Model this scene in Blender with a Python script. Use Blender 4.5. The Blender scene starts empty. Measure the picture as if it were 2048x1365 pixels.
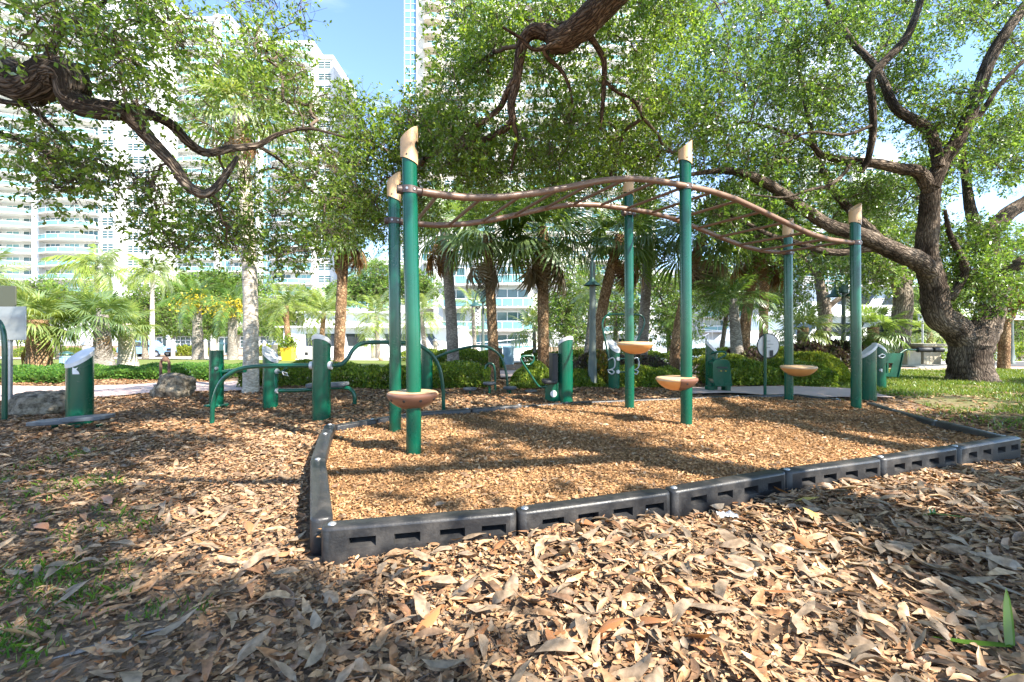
import bpy, math, random
import numpy as np
from mathutils import Vector, Matrix

random.seed(7)
rng = np.random.default_rng(11)
scene = bpy.context.scene
COL = scene.collection

# ------------------------------------------------------------------ camera, sky, sun, exposure
FPX, HOR = 910.0, 669.0
cam_d = bpy.data.cameras.new("camera")
cam_d.sensor_width = 36.0
cam_d.lens = FPX / 2048.0 * 36.0
cam_d.shift_y = -13.5 / 2048.0
cam_d.clip_start = 0.05
cam_d.clip_end = 4000.0
cam = bpy.data.objects.new("camera", cam_d)
cam.location = (0, 0, 1.0)
cam.rotation_euler = (math.pi / 2, 0, 0)
COL.objects.link(cam)
scene.camera = cam

SUN_AZ = np.array([0.80, -0.60])          # towards the sun, in plan
SUN_EL = math.radians(44.0)
SUNV = np.array([SUN_AZ[0] * math.cos(SUN_EL), SUN_AZ[1] * math.cos(SUN_EL), math.sin(SUN_EL)])

world = bpy.data.worlds.new("World")
scene.world = world
world.use_nodes = True
wn, wl = world.node_tree.nodes, world.node_tree.links
wn.clear()
sky = wn.new("ShaderNodeTexSky")
sky.sky_type = 'NISHITA'
sky.sun_disc = False
sky.sun_elevation = SUN_EL
sky.sun_rotation = math.atan2(SUN_AZ[0], SUN_AZ[1])
sky.air_density = 0.85
sky.dust_density = 0.1
sky.ozone_density = 3.0
wtc = wn.new("ShaderNodeTexCoord")
wmap = wn.new("ShaderNodeMapping")
wmap.inputs["Scale"].default_value = (1.2, 1.2, 3.2)
wno = wn.new("ShaderNodeTexNoise")
wno.inputs["Scale"].default_value = 2.6
wno.inputs["Detail"].default_value = 7.0
wno.inputs["Distortion"].default_value = 0.7
wr = wn.new("ShaderNodeValToRGB")
wr.color_ramp.elements[0].position = 0.49
wr.color_ramp.elements[0].color = (0, 0, 0, 1)
wr.color_ramp.elements[1].position = 0.78
wr.color_ramp.elements[1].color = (0.5, 0.5, 0.5, 1)
wmix = wn.new("ShaderNodeMixRGB")
wmix.inputs["Color2"].default_value = (6.2, 6.4, 6.8, 1)
wbg = wn.new("ShaderNodeBackground")
wbg.inputs["Strength"].default_value = 0.13
wout = wn.new("ShaderNodeOutputWorld")
wl.new(wtc.outputs["Generated"], wmap.inputs["Vector"])
wl.new(wmap.outputs["Vector"], wno.inputs["Vector"])
wl.new(wno.outputs["Fac"], wr.inputs["Fac"])
wl.new(wr.outputs["Color"], wmix.inputs["Fac"])
wl.new(sky.outputs["Color"], wmix.inputs["Color1"])
wl.new(wmix.outputs["Color"], wbg.inputs["Color"])
wl.new(wbg.outputs["Background"], wout.inputs["Surface"])

sun_d = bpy.data.lights.new("sun", 'SUN')
sun_d.energy = 4.5
sun_d.angle = math.radians(0.55)
sun_d.color = (1.0, 0.93, 0.82)
sun = bpy.data.objects.new("sun", sun_d)
sun.rotation_euler = Vector(SUNV.tolist()).to_track_quat('Z', 'Y').to_euler()
sun.location = (20, -15, 30)
COL.objects.link(sun)

scene.view_settings.view_transform = 'Standard'
scene.view_settings.look = 'None'
scene.view_settings.gamma = 1.0
scene.view_settings.use_curve_mapping = False
scene.view_settings.exposure = 2.08
scene.render.engine = 'CYCLES'
scene.cycles.use_denoising = True
scene.cycles.max_bounces = 7
scene.cycles.diffuse_bounces = 4
scene.cycles.glossy_bounces = 3
scene.cycles.transmission_bounces = 5
scene.cycles.transparent_max_bounces = 8
scene.cycles.sample_clamp_indirect = 6.0
scene.cycles.caustics_reflective = False
scene.cycles.caustics_refractive = False

# ------------------------------------------------------------------ helpers: places
def at(px, py, Z):
    """Point in the place that lies Z metres in front of the photographer."""
    return np.array([(px - 1024.0) / FPX * Z, Z, 1.0 - (py - HOR) / FPX * Z])

def gp(px, py, z=0.0):
    Z = (1.0 - z) * FPX / (py - HOR)
    return np.array([(px - 1024.0) / FPX * Z, Z, z])

def sstep(a, b, x):
    t = np.clip((x - a) / (b - a), 0, 1)
    return t * t * (3 - 2 * t)

_gr = np.random.default_rng(3)
_gw = [(_gr.uniform(0.6, 5.5), _gr.uniform(0, 6.28), _gr.uniform(0, 6.28)) for _ in range(14)]
def bumps(x, y):
    s = 0.0
    for k, a, p in _gw:
        s = s + np.sin(k * (x * math.cos(a) + y * math.sin(a)) + p) / (1.0 + k)
    return s * 0.028

def unit2(v): return v / math.hypot(v[0], v[1])
CN = np.array([-0.85, 2.03])     # near corner of the play border
CR = np.array([4.21, 3.81])      # right corner
def tz(x, y):
    """height of the terrain (without the small bumps)"""
    x = np.asarray(x, float); y = np.asarray(y, float)
    slope = -1.6 * sstep(15, 46, y)
    canal = np.where((x > -14) & (y > 21.6) & (y < 46), -3.2, slope)
    return canal
def gz(x, y):
    x = np.asarray(x, float); y = np.asarray(y, float)
    near = sstep(15, 9, y)
    z = tz(x, y) + bumps(x, y) * near
    z = z - 0.035 * np.exp(-((x - CN[0]) ** 2 + (y - CN[1]) ** 2) / 0.12)
    z = z - 0.09 * np.exp(-((x - CR[0]) ** 2 + (y - CR[1]) ** 2) / 0.5)
    d = unit2(CR - CN); fd = -(x - CN[0]) * d[1] + (y - CN[1]) * d[0]; al = (x - CN[0]) * d[0] + (y - CN[1]) * d[1]
    z = z - 0.004 * np.exp(-((fd + 0.10) / 0.20) ** 2) * sstep(-0.2, 0.2, al) * sstep(5.6, 5.2, al)
    return z

# ------------------------------------------------------------------ helpers: objects
W = {}
def tag(o, label=None, cat=None, group=None, kind=None):
    if label: o["label"] = label
    if cat: o["category"] = cat
    if group: o["group"] = group
    if kind: o["kind"] = kind
    return o

def thing(name, label, cat, loc, group=None):
    o = bpy.data.objects.new(name, None)
    o.empty_display_size = 0.1
    o.location = [float(v) for v in loc]
    COL.objects.link(o)
    W[o.name] = np.array(loc, float)
    return tag(o, label, cat, group)

def origin(parent):
    return W[parent.name] if parent is not None else np.zeros(3)

def link(name, me, parent=None):
    o = bpy.data.objects.new(name, me)
    COL.objects.link(o)
    if parent is not None:
        o.parent = parent
        W[o.name] = origin(parent)
    else:
        W[o.name] = np.zeros(3)
    return o

def np_mesh(name, V, F, mat, smooth=False, uv=None, mats=None, mi=None):
    """V (N,3), F (M,k) all faces of the same size"""
    V = np.asarray(V, np.float32); F = np.asarray(F, np.int32)
    me = bpy.data.meshes.new(name)
    k = F.shape[1]
    me.vertices.add(len(V)); me.vertices.foreach_set("co", V.ravel())
    me.loops.add(F.size); me.loops.foreach_set("vertex_index", F.ravel())
    me.polygons.add(len(F))
    me.polygons.foreach_set("loop_start", np.arange(0, F.size, k, dtype=np.int32))
    me.polygons.foreach_set("loop_total", np.full(len(F), k, dtype=np.int32))
    if smooth:
        me.polygons.foreach_set("use_smooth", np.ones(len(F), dtype=bool))
    for m in (mats or [mat]):
        me.materials.append(m)
    if mi is not None:
        me.polygons.foreach_set("material_index", np.asarray(mi, np.int32))
    if uv is not None:
        l = me.uv_layers.new(name="UVMap")
        l.data.foreach_set("uv", np.asarray(uv, np.float32)[F.ravel()].ravel())
    me.update(calc_edges=True)
    me.validate()
    return me

def unit(v):
    v = np.asarray(v, float)
    return v / (np.linalg.norm(v, axis=-1, keepdims=True) + 1e-12)

def spline(pts, per=6):
    P = np.asarray(pts, float)
    if len(P) < 3:
        t = np.linspace(0, 1, per + 1)[:, None]
        return P[0] * (1 - t) + P[-1] * t
    Q = np.vstack([2 * P[0] - P[1], P, 2 * P[-1] - P[-2]])
    out = []
    for i in range(1, len(Q) - 2):
        t = np.linspace(0, 1, per, endpoint=False)[:, None]
        p0, p1, p2, p3 = Q[i - 1], Q[i], Q[i + 1], Q[i + 2]
        out.append(0.5 * ((2 * p1) + (-p0 + p2) * t + (2 * p0 - 5 * p1 + 4 * p2 - p3) * t ** 2 + (-p0 + 3 * p1 - 3 * p2 + p3) * t ** 3))
    out.append(P[-1:])
    return np.vstack(out)

def frames(P):
    T = np.gradient(P, axis=0)
    T = unit(T)
    ref = np.array([0, 0, 1.0]) if abs(T[0][2]) < 0.9 else np.array([1.0, 0, 0])
    n = unit(np.cross(T[0], ref))
    N = [n]
    for i in range(1, len(P)):
        n = n - T[i] * np.dot(n, T[i])
        n = unit(n)
        N.append(n)
    N = np.array(N)
    return T, N, np.cross(T, N)

class MB:
    def __init__(self):
        self.v, self.f, self.m, self.uv, self.s, self.n = [], [], [], [], [], 0
    def add(self, V, F, mi=0, smooth=True, uv=None):
        V = np.asarray(V, float)
        self.v.append(V)
        self.uv.append(np.zeros((len(V), 2)) if uv is None else np.asarray(uv, float))
        for f in F:
            self.f.append(tuple(int(i) + self.n for i in f)); self.m.append(mi); self.s.append(smooth)
        self.n += len(V)
        return self
    def box(self, c, s, rot=0.0, mi=0, taper=1.0):
        c = np.asarray(c, float); hx, hy, hz = [q / 2 for q in s]
        V = np.array([[x * (taper if z > 0 else 1), y * (taper if z > 0 else 1), z] for z in (-hz, hz) for x, y in ((-hx, -hy), (hx, -hy), (hx, hy), (-hx, hy))])
        ca, sa = math.cos(rot), math.sin(rot)
        V = V @ np.array([[ca, sa, 0], [-sa, ca, 0], [0, 0, 1]]) + c
        return self.add(V, [(3, 2, 1, 0), (4, 5, 6, 7), (0, 1, 5, 4), (1, 2, 6, 5), (2, 3, 7, 6), (3, 0, 4, 7)], mi, False)
    def rbox(self, c, s, r, rot=0.0, mi=0, tilt=None):
        """box with rounded vertical edges and chamfered top and bottom"""
        hx, hy, hz = [q / 2 for q in s]
        r = min(r, hx * .99, hy * .99)
        ring = []
        for cx, cy, a0 in ((hx - r, hy - r, 0), (-hx + r, hy - r, 90), (-hx + r, -hy + r, 180), (hx - r, -hy + r, 270)):
            for k in range(5):
                a = math.radians(a0 + k * 22.5)
                ring.append((cx + r * math.cos(a), cy + r * math.sin(a)))
        ring = np.array(ring); n = len(ring)
        b = min(r * .5, hz * .6)
        lv = [(-hz, 1 - b / max(hx, hy)), (-hz + b, 1.0), (hz - b, 1.0), (hz - b * .3, 1 - .3 * b / max(hx, hy)), (hz, 1 - b / max(hx, hy))]
        V = np.vstack([np.c_[ring * k, np.full(n, z)] for z, k in lv])
        if tilt is not None:
            V = V @ np.asarray(tilt).T
        ca, sa = math.cos(rot), math.sin(rot)
        V = V @ np.array([[ca, sa, 0], [-sa, ca, 0], [0, 0, 1]]) + np.asarray(c, float)
        F = [(j * n + i, j * n + (i + 1) % n, (j + 1) * n + (i + 1) % n, (j + 1) * n + i) for j in range(4) for i in range(n)]
        F += [tuple(range(n))[::-1], tuple(4 * n + i for i in range(n))]
        return self.add(V, F, mi, False)
    def tube(self, pts, r, n=10, mi=0, caps=True, per=6, smooth_path=True, jitter=0.0):
        P = spline(pts, per) if smooth_path and len(pts) > 2 else np.asarray(pts, float)
        r = np.asarray(r, float) * np.ones(1) if np.ndim(r) == 0 else np.asarray(r, float)
        if len(r) == 1: R = np.full(len(P), r[0])
        else: R = np.interp(np.linspace(0, 1, len(P)), np.linspace(0, 1, len(r)), r)
        T, N, B = frames(P)
        a = np.linspace(0, 2 * np.pi, n, endpoint=False)
        Rr = R[:, None] * (1 + (jitter * rng.standard_normal((len(P), n)) if jitter else 0))
        V = P[:, None, :] + Rr[:, :, None] * (np.cos(a)[None, :, None] * N[:, None, :] + np.sin(a)[None, :, None] * B[:, None, :])
        L = np.r_[0, np.cumsum(np.linalg.norm(np.diff(P, axis=0), axis=1))]
        V = V.reshape(-1, 3)
        uv = np.c_[np.tile(a / (2 * np.pi), len(P)) * 2 * np.pi * R.mean(), np.repeat(L, n)]
        F = [(j * n + i, j * n + (i + 1) % n, (j + 1) * n + (i + 1) % n, (j + 1) * n + i) for j in range(len(P) - 1) for i in range(n)]
        if caps:
            F += [tuple(range(n))[::-1], tuple((len(P) - 1) * n + i for i in range(n))]
        return self.add(V, F, mi, True, uv)
    def lathe(self, c, prof, n=24, mi=0, a0=0.0, a1=2 * math.pi, axis=None, smooth=True):
        full = abs(a1 - a0 - 2 * math.pi) < 1e-6
        a = np.linspace(a0, a1, n, endpoint=not full)
        V = np.array([[r * math.cos(t), r * math.sin(t), z] for r, z in prof for t in a])
        if axis is not None:
            q = Vector((0, 0, 1)).rotation_difference(Vector([float(k) for k in axis]))
            M = np.array(q.to_matrix()); V = V @ M.T
        V = V + np.asarray(c, float)
        F = []
        m = n if full else n - 1
        for j in range(len(prof) - 1):
            for i in range(m):
                F.append((j * n + i, j * n + (i + 1) % n, (j + 1) * n + (i + 1) % n, (j + 1) * n + i))
        return self.add(V, F, mi, smooth)
    def disc(self, c, r, axis=(0, 0, 1), n=20, mi=0, th=0.02):
        return self.lathe(c, [(0.0001, -th / 2), (r * .97, -th / 2), (r, -th * .3), (r, th * .3), (r * .97, th / 2), (0.0001, th / 2)], n, mi, axis=axis, smooth=False)
    def build(self, name, mat, parent=None, auto=True):
        V = np.vstack(self.v) - origin(parent)
        me = bpy.data.meshes.new(name)
        me.from_pydata([tuple(p) for p in V], [], self.f)
        for m in (mat if isinstance(mat, (list, tuple)) else [mat]):
            me.materials.append(m)
        me.polygons.foreach_set("material_index", np.array(self.m, np.int32))
        me.polygons.foreach_set("use_smooth", np.array(self.s, bool))
        uv = np.vstack(self.uv)
        if np.abs(uv).max() > 0:
            l = me.uv_layers.new(name="UVMap")
            idx = np.zeros(len(me.loops), np.int32); me.loops.foreach_get("vertex_index", idx)
            l.data.foreach_set("uv", uv[idx].astype(np.float32).ravel())
        me.update(calc_edges=True)
        if any(self.s):
            me.set_sharp_from_angle(angle=math.radians(48))
        return link(name, me, parent)

# ------------------------------------------------------------------ materials
def newmat(name):
    m = bpy.data.materials.new(name); m.use_nodes = True
    nt = m.node_tree
    return m, nt.nodes, nt.links, nt.nodes["Principled BSDF"]

def pmat(name, col, rough=0.5, metal=0.0, col2=None, nscale=6.0, detail=5.0, lo=0.35, hi=0.65, bump=0.0, bscale=60.0, coat=0.0, spec=0.5, uv=False, stretch=None, dist=0.0, rough2=None):
    m, n, l, b = newmat(name)
    b.inputs["Roughness"].default_value = rough
    b.inputs["Metallic"].default_value = metal
    b.inputs["Coat Weight"].default_value = coat
    b.inputs["Coat Roughness"].default_value = 0.12
    b.inputs["Specular IOR Level"].default_value = spec
    b.inputs["Base Color"].default_value = (*col, 1)
    tc = n.new("ShaderNodeTexCoord")
    mp = n.new("ShaderNodeMapping")
    if stretch: mp.inputs["Scale"].default_value = stretch
    l.new(tc.outputs["UV" if uv else "Object"], mp.inputs["Vector"])
    if col2 is not None:
        no = n.new("ShaderNodeTexNoise")
        no.inputs["Scale"].default_value = nscale; no.inputs["Detail"].default_value = detail
        no.inputs["Roughness"].default_value = 0.62; no.inputs["Distortion"].default_value = dist
        r = n.new("ShaderNodeValToRGB")
        r.color_ramp.elements[0].position = lo; r.color_ramp.elements[1].position = hi
        r.color_ramp.elements[0].color = (*col, 1); r.color_ramp.elements[1].color = (*col2, 1)
        l.new(mp.outputs["Vector"], no.inputs["Vector"]); l.new(no.outputs["Fac"], r.inputs["Fac"])
        l.new(r.outputs["Color"], b.inputs["Base Color"])
        if rough2 is not None:
            mr = n.new("ShaderNodeMapRange")
            mr.inputs["From Min"].default_value = lo; mr.inputs["From Max"].default_value = hi
            mr.inputs["To Min"].default_value = rough; mr.inputs["To Max"].default_value = rough2
            l.new(no.outputs["Fac"], mr.inputs["Value"]); l.new(mr.outputs["Result"], b.inputs["Roughness"])
    if bump > 0:
        nb = n.new("ShaderNodeTexNoise")
        nb.inputs["Scale"].default_value = bscale; nb.inputs["Detail"].default_value = 5.0
        bp = n.new("ShaderNodeBump")
        bp.inputs["Strength"].default_value = bump; bp.inputs["Distance"].default_value = 0.02
        l.new(mp.outputs["Vector"], nb.inputs["Vector"]); l.new(nb.outputs["Fac"], bp.inputs["Height"])
        l.new(bp.outputs["Normal"], b.inputs["Normal"])
    return m

def lmat(name, cols, trans=0.45, rough=0.42, tcol=1.9, gloss=0.10, nvar=0.0, nsc=0.9):
    """leaf: diffuse + light let through + a little sheen; colour picked per leaf"""
    m, n, l, b = newmat(name)
    n.remove(b)
    out = n["Material Output"]
    g = n.new("ShaderNodeNewGeometry")
    r = n.new("ShaderNodeValToRGB")
    e = r.color_ramp.elements
    e[0].color = (*cols[0], 1); e[1].color = (*cols[-1], 1); e[1].position = 1.0
    for i, c in enumerate(cols[1:-1]):
        q = e.new((i + 1) / (len(cols) - 1)); q.color = (*c, 1)
    l.new(g.outputs["Random Per Island"], r.inputs["Fac"])
    src = r.outputs["Color"]
    if nvar > 0:
        tc = n.new("ShaderNodeTexCoord"); no = n.new("ShaderNodeTexNoise")
        no.inputs["Scale"].default_value = nsc; no.inputs["Detail"].default_value = 4.0
        hs = n.new("ShaderNodeHueSaturation")
        mr = n.new("ShaderNodeMapRange")
        mr.inputs["From Min"].default_value = 0.3; mr.inputs["From Max"].default_value = 0.7
        mr.inputs["To Min"].default_value = 1 - nvar; mr.inputs["To Max"].default_value = 1 + nvar
        l.new(tc.outputs["Object"], no.inputs["Vector"]); l.new(no.outputs["Fac"], mr.inputs["Value"])
        l.new(mr.outputs["Result"], hs.inputs["Value"]); l.new(src, hs.inputs["Color"])
        src = hs.outputs["Color"]
    d = n.new("ShaderNodeBsdfDiffuse"); t = n.new("ShaderNodeBsdfTranslucent")
    gl = n.new("ShaderNodeBsdfGlossy"); gl.inputs["Roughness"].default_value = rough
    gl.inputs["Color"].default_value = (0.9, 0.95, 0.9, 1)
    mul = n.new("ShaderNodeMixRGB"); mul.blend_type = 'MULTIPLY'; mul.inputs["Fac"].default_value = 1.0
    mul.inputs["Color2"].default_value = (tcol * 1.05, tcol, tcol * 0.55, 1)
    l.new(src, d.inputs["Color"]); l.new(src, mul.inputs["Color1"]); l.new(mul.outputs["Color"], t.inputs["Color"])
    mx = n.new("ShaderNodeMixShader"); mx.inputs["Fac"].default_value = trans
    l.new(d.outputs["BSDF"], mx.inputs[1]); l.new(t.outputs["BSDF"], mx.inputs[2])
    fr = n.new("ShaderNodeFresnel"); fr.inputs["IOR"].default_value = 1.45
    fm = n.new("ShaderNodeMath"); fm.operation = 'MULTIPLY'; fm.inputs[1].default_value = gloss * 2.2
    l.new(fr.outputs["Fac"], fm.inputs[0])
    m2 = n.new("ShaderNodeMixShader")
    l.new(fm.outputs["Value"], m2.inputs["Fac"]); l.new(mx.outputs["Shader"], m2.inputs[1]); l.new(gl.outputs["BSDF"], m2.inputs[2])
    l.new(m2.outputs["Shader"], out.inputs["Surface"])
    return m

def barkmat(name, c1, c2, c3, fur=30.0, along=0.22, bump=1.0):
    m, n, l, b = newmat(name)
    b.inputs["Roughness"].default_value = 0.95
    b.inputs["Specular IOR Level"].default_value = 0.15
    tc = n.new("ShaderNodeTexCoord"); mp = n.new("ShaderNodeMapping")
    mp.inputs["Scale"].default_value = (1, along, 1)
    l.new(tc.outputs["UV"], mp.inputs["Vector"])
    wv = n.new("ShaderNodeTexNoise"); wv.inputs["Scale"].default_value = 9.0; wv.inputs["Detail"].default_value = 5
    addv = n.new("ShaderNodeMixRGB"); addv.blend_type = 'ADD'; addv.inputs["Fac"].default_value = 0.16
    l.new(mp.outputs["Vector"], wv.inputs["Vector"]); l.new(mp.outputs["Vector"], addv.inputs["Color1"]); l.new(wv.outputs["Color"], addv.inputs["Color2"])
    vo = n.new("ShaderNodeTexVoronoi"); vo.feature = 'DISTANCE_TO_EDGE'; vo.inputs["Scale"].default_value = fur
    l.new(addv.outputs["Color"], vo.inputs["Vector"])
    r = n.new("ShaderNodeValToRGB")
    r.color_ramp.elements[0].position = 0.0; r.color_ramp.elements[0].color = (*c3, 1)
    r.color_ramp.elements[1].position = 0.22; r.color_ramp.elements[1].color = (1, 1, 1, 1)
    l.new(vo.outputs["Distance"], r.inputs["Fac"])
    no = n.new("ShaderNodeTexNoise"); no.inputs["Scale"].default_value = 2.2; no.inputs["Detail"].default_value = 6
    l.new(tc.outputs["Object"], no.inputs["Vector"])
    rc = n.new("ShaderNodeValToRGB")
    rc.color_ramp.elements[0].position = 0.36; rc.color_ramp.elements[0].color = (*c1, 1)
    rc.color_ramp.elements[1].position = 0.66; rc.color_ramp.elements[1].color = (*c2, 1)
    l.new(no.outputs["Fac"], rc.inputs["Fac"])
    mu = n.new("ShaderNodeMixRGB"); mu.blend_type = 'MULTIPLY'; mu.inputs["Fac"].default_value = 0.88
    l.new(rc.outputs["Color"], mu.inputs["Color1"]); l.new(r.outputs["Color"], mu.inputs["Color2"])
    l.new(mu.outputs["Color"], b.inputs["Base Color"])
    n3 = n.new("ShaderNodeTexNoise"); n3.inputs["Scale"].default_value = 60; n3.inputs["Detail"].default_value = 4
    l.new(mp.outputs["Vector"], n3.inputs["Vector"])
    ad = n.new("ShaderNodeMath"); ad.operation = 'MULTIPLY_ADD'; ad.inputs[1].default_value = 0.25
    mi = n.new("ShaderNodeMath"); mi.operation = 'MINIMUM'; mi.inputs[1].default_value = 0.3
    l.new(vo.outputs["Distance"], mi.inputs[0]); l.new(n3.outputs["Fac"], ad.inputs[0]); l.new(mi.outputs["Value"], ad.inputs[2])
    bp = n.new("ShaderNodeBump"); bp.inputs["Strength"].default_value = bump; bp.inputs["Distance"].default_value = 0.06
    l.new(ad.outputs["Value"], bp.inputs["Height"]); l.new(bp.outputs["Normal"], b.inputs["Normal"])
    return m

def glassmat(name, tint, fac=0.5, refl=(0.5, 0.7, 0.72), rough=0.08):
    m, n, l, b = newmat(name)
    b.inputs["Base Color"].default_value = (*refl, 1)
    b.inputs["Roughness"].default_value = rough
    t = n.new("ShaderNodeBsdfTransparent"); t.inputs["Color"].default_value = (*tint, 1)
    mx = n.new("ShaderNodeMixShader"); mx.inputs["Fac"].default_value = fac
    l.new(t.outputs["BSDF"], mx.inputs[1]); l.new(b.outputs["BSDF"], mx.inputs[2])
    l.new(mx.outputs["Shader"], n["Material Output"].inputs["Surface"])
    return m

M = {}
M['green'] = pmat("green_paint", (0.0006, 0.080, 0.044), 0.22, col2=(0.001, 0.062, 0.034), nscale=3.5, coat=0.3, rough2=0.30, spec=0.4)
M['greentube'] = pmat("green_tube_paint", (0.002, 0.075, 0.042), 0.3, col2=(0.004, 0.055, 0.034), nscale=7, coat=0.3)
M['tan'] = pmat("tan_plastic", (0.60, 0.395, 0.22), 0.42, col2=(0.50, 0.32, 0.17), nscale=5, bump=0.05)
M['orange'] = pmat("orange_plastic", (0.72, 0.33, 0.10), 0.36, col2=(0.63, 0.28, 0.085), nscale=4)
M['brown'] = pmat("brown_paint", (0.20, 0.115, 0.075), 0.42, col2=(0.15, 0.086, 0.056), nscale=9, coat=0.1)
M['brownpl'] = pmat("brown_plastic", (0.19, 0.092, 0.06), 0.34, col2=(0.15, 0.072, 0.048), nscale=5)
M['clamp'] = pmat("dark_clamp_metal", (0.11, 0.075, 0.065), 0.42, 0.25, col2=(0.07, 0.05, 0.045), nscale=12)
M['steel'] = pmat("galvanised_steel", (0.5, 0.51, 0.52), 0.36, 0.75, col2=(0.36, 0.37, 0.38), nscale=9, rough2=0.5)
M['silver'] = pmat("silver_cap", (0.62, 0.62, 0.62), 0.42, 0.25, col2=(0.48, 0.48, 0.49), nscale=6)
M['black'] = pmat("black_plastic", (0.016, 0.0165, 0.018), 0.40, col2=(0.062, 0.056, 0.050), nscale=7, lo=0.46, hi=0.78, bump=0.12, bscale=90, rough2=0.6)
M['rubber'] = pmat("grey_rubber", (0.06, 0.068, 0.078), 0.6, col2=(0.10, 0.11, 0.12), nscale=8, bump=0.15, bscale=120)
M['blackmat'] = pmat("black_matt", (0.018, 0.018, 0.02), 0.55)
M['white'] = pmat("white_paint", (0.80, 0.79, 0.76), 0.5, col2=(0.73, 0.72, 0.69), nscale=3)
M['soil'] = pmat("soil_and_litter", (0.155, 0.108, 0.072), 0.95, col2=(0.25, 0.185, 0.13), nscale=22, detail=9, bump=0.9, bscale=45, spec=0.1)
M['chipbase'] = pmat("chip_base", (0.13, 0.07, 0.032), 0.95, col2=(0.36, 0.21, 0.10), nscale=48, detail=8, bump=1.0, bscale=80, spec=0.1)
M['paver'] = pmat("pink_pavers", (0.50, 0.37, 0.32), 0.85, col2=(0.42, 0.32, 0.28), nscale=5, bump=0.2)
M['concrete'] = pmat("pale_concrete", (0.50, 0.47, 0.42), 0.85, col2=(0.40, 0.38, 0.34), nscale=3, bump=0.2)
M['beige'] = pmat("beige_concrete", (0.47, 0.42, 0.32), 0.85, col2=(0.38, 0.34, 0.26), nscale=6, bump=0.25)
M['asphalt'] = pmat("asphalt", (0.07, 0.07, 0.072), 0.9, col2=(0.10, 0.10, 0.10), nscale=8, bump=0.3)
M['lawn'] = pmat("lawn_soil", (0.10, 0.115, 0.04), 0.95, col2=(0.19, 0.145, 0.09), nscale=1.4, detail=8, lo=0.42, hi=0.6, bump=0.6, bscale=40, spec=0.1)
M['lawnfar'] = pmat("far_lawn", (0.10, 0.15, 0.03), 0.95, col2=(0.16, 0.17, 0.06), nscale=2, detail=8, bump=0.6, bscale=30, spec=0.1)
M['sand'] = pmat("grey_sand", (0.30, 0.28, 0.26), 0.95, col2=(0.15, 0.125, 0.1), nscale=9, detail=9, bump=0.6, bscale=70, spec=0.1)
M['water'] = pmat("canal_water", (0.02, 0.055, 0.05), 0.12, bump=0.3, bscale=6)
M['rock'] = pmat("limestone", (0.27, 0.225, 0.165), 0.95, col2=(0.055, 0.045, 0.033), nscale=13, detail=10, lo=0.42, hi=0.64, bump=1.0, bscale=30, spec=0.1)
M['rust'] = pmat("rusty_iron", (0.14, 0.075, 0.045), 0.8, 0.2, col2=(0.075, 0.05, 0.04), nscale=20)
M['stucco'] = pmat("white_stucco", (0.60, 0.61, 0.60), 0.85, col2=(0.54, 0.555, 0.55), nscale=0.3)
M['cream'] = pmat("cream_stucco", (0.62, 0.59, 0.50), 0.85, col2=(0.56, 0.53, 0.45), nscale=0.3)
M['tealglass'] = glassmat("teal_rail_glass", (0.45, 0.78, 0.78), 0.55, (0.27, 0.48, 0.50), 0.15)
M['pane'] = pmat("window_pane", (0.045, 0.10, 0.105), 0.07, spec=0.7)
M['panelight'] = pmat("pale_window_pane", (0.16, 0.33, 0.35), 0.1, spec=0.7)
M['bluepane'] = pmat("blue_window_pane", (0.14, 0.30, 0.46), 0.07, spec=0.8)
M['gel'] = pmat("gelcoat", (0.82, 0.83, 0.83), 0.22, coat=0.5)
M['gelblue'] = pmat("pale_blue_gelcoat", (0.55, 0.70, 0.78), 0.25, coat=0.5)
M['smoked'] = pmat("smoked_window", (0.025, 0.03, 0.035), 0.08, spec=0.7)
M['paleblue'] = pmat("pale_blue_plastic", (0.28, 0.46, 0.58), 0.45, col2=(0.22, 0.38, 0.5), nscale=6)
M['yellow'] = pmat("yellow_plastic", (0.75, 0.42, 0.03), 0.4)
M['lampgreen'] = pmat("lamp_post_green", (0.03, 0.085, 0.075), 0.35, 0.2, coat=0.3)
M['lampgrey'] = pmat("lamp_post_grey", (0.11, 0.135, 0.12), 0.5, 0.2, col2=(0.085, 0.105, 0.095), nscale=7)
M['signback'] = pmat("sign_back", (0.34, 0.36, 0.36), 0.4, 0.5, col2=(0.27, 0.29, 0.29), nscale=4)
M['signbrown'] = pmat("olive_sign_back", (0.06, 0.066, 0.042), 0.5)
M['dial'] = pmat("pale_sign_face", (0.62, 0.58, 0.54), 0.5, col2=(0.55, 0.51, 0.47), nscale=14)
M['bark'] = barkmat("oak_bark", (0.085, 0.062, 0.046), (0.27, 0.215, 0.168), (0.08, 0.07, 0.065))
M['bark2'] = barkmat("reddish_oak_bark", (0.115, 0.07, 0.046), (0.26, 0.18, 0.128), (0.08, 0.065, 0.06))
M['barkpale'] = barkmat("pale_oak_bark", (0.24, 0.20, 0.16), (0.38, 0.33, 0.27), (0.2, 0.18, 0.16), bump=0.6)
M['palmgrey'] = barkmat("grey_palm_trunk", (0.26, 0.235, 0.205), (0.40, 0.365, 0.32), (0.35, 0.33, 0.3), fur=10, along=3.2, bump=0.5)
M['palmwhite'] = barkmat("pale_palm_trunk", (0.55, 0.49, 0.40), (0.70, 0.64, 0.54), (0.5, 0.47, 0.43), fur=9, along=3.6, bump=0.4)
M['palmbrown'] = barkmat("brown_palm_trunk", (0.24, 0.145, 0.08), (0.42, 0.29, 0.17), (0.3, 0.24, 0.2), fur=16, along=0.7, bump=0.8)
M['oakleaf'] = lmat("oak_leaf", [(0.055, 0.108, 0.014), (0.100, 0.175, 0.024), (0.148, 0.232, 0.034), (0.215, 0.285, 0.045)], 0.55, nvar=0.25)
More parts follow.
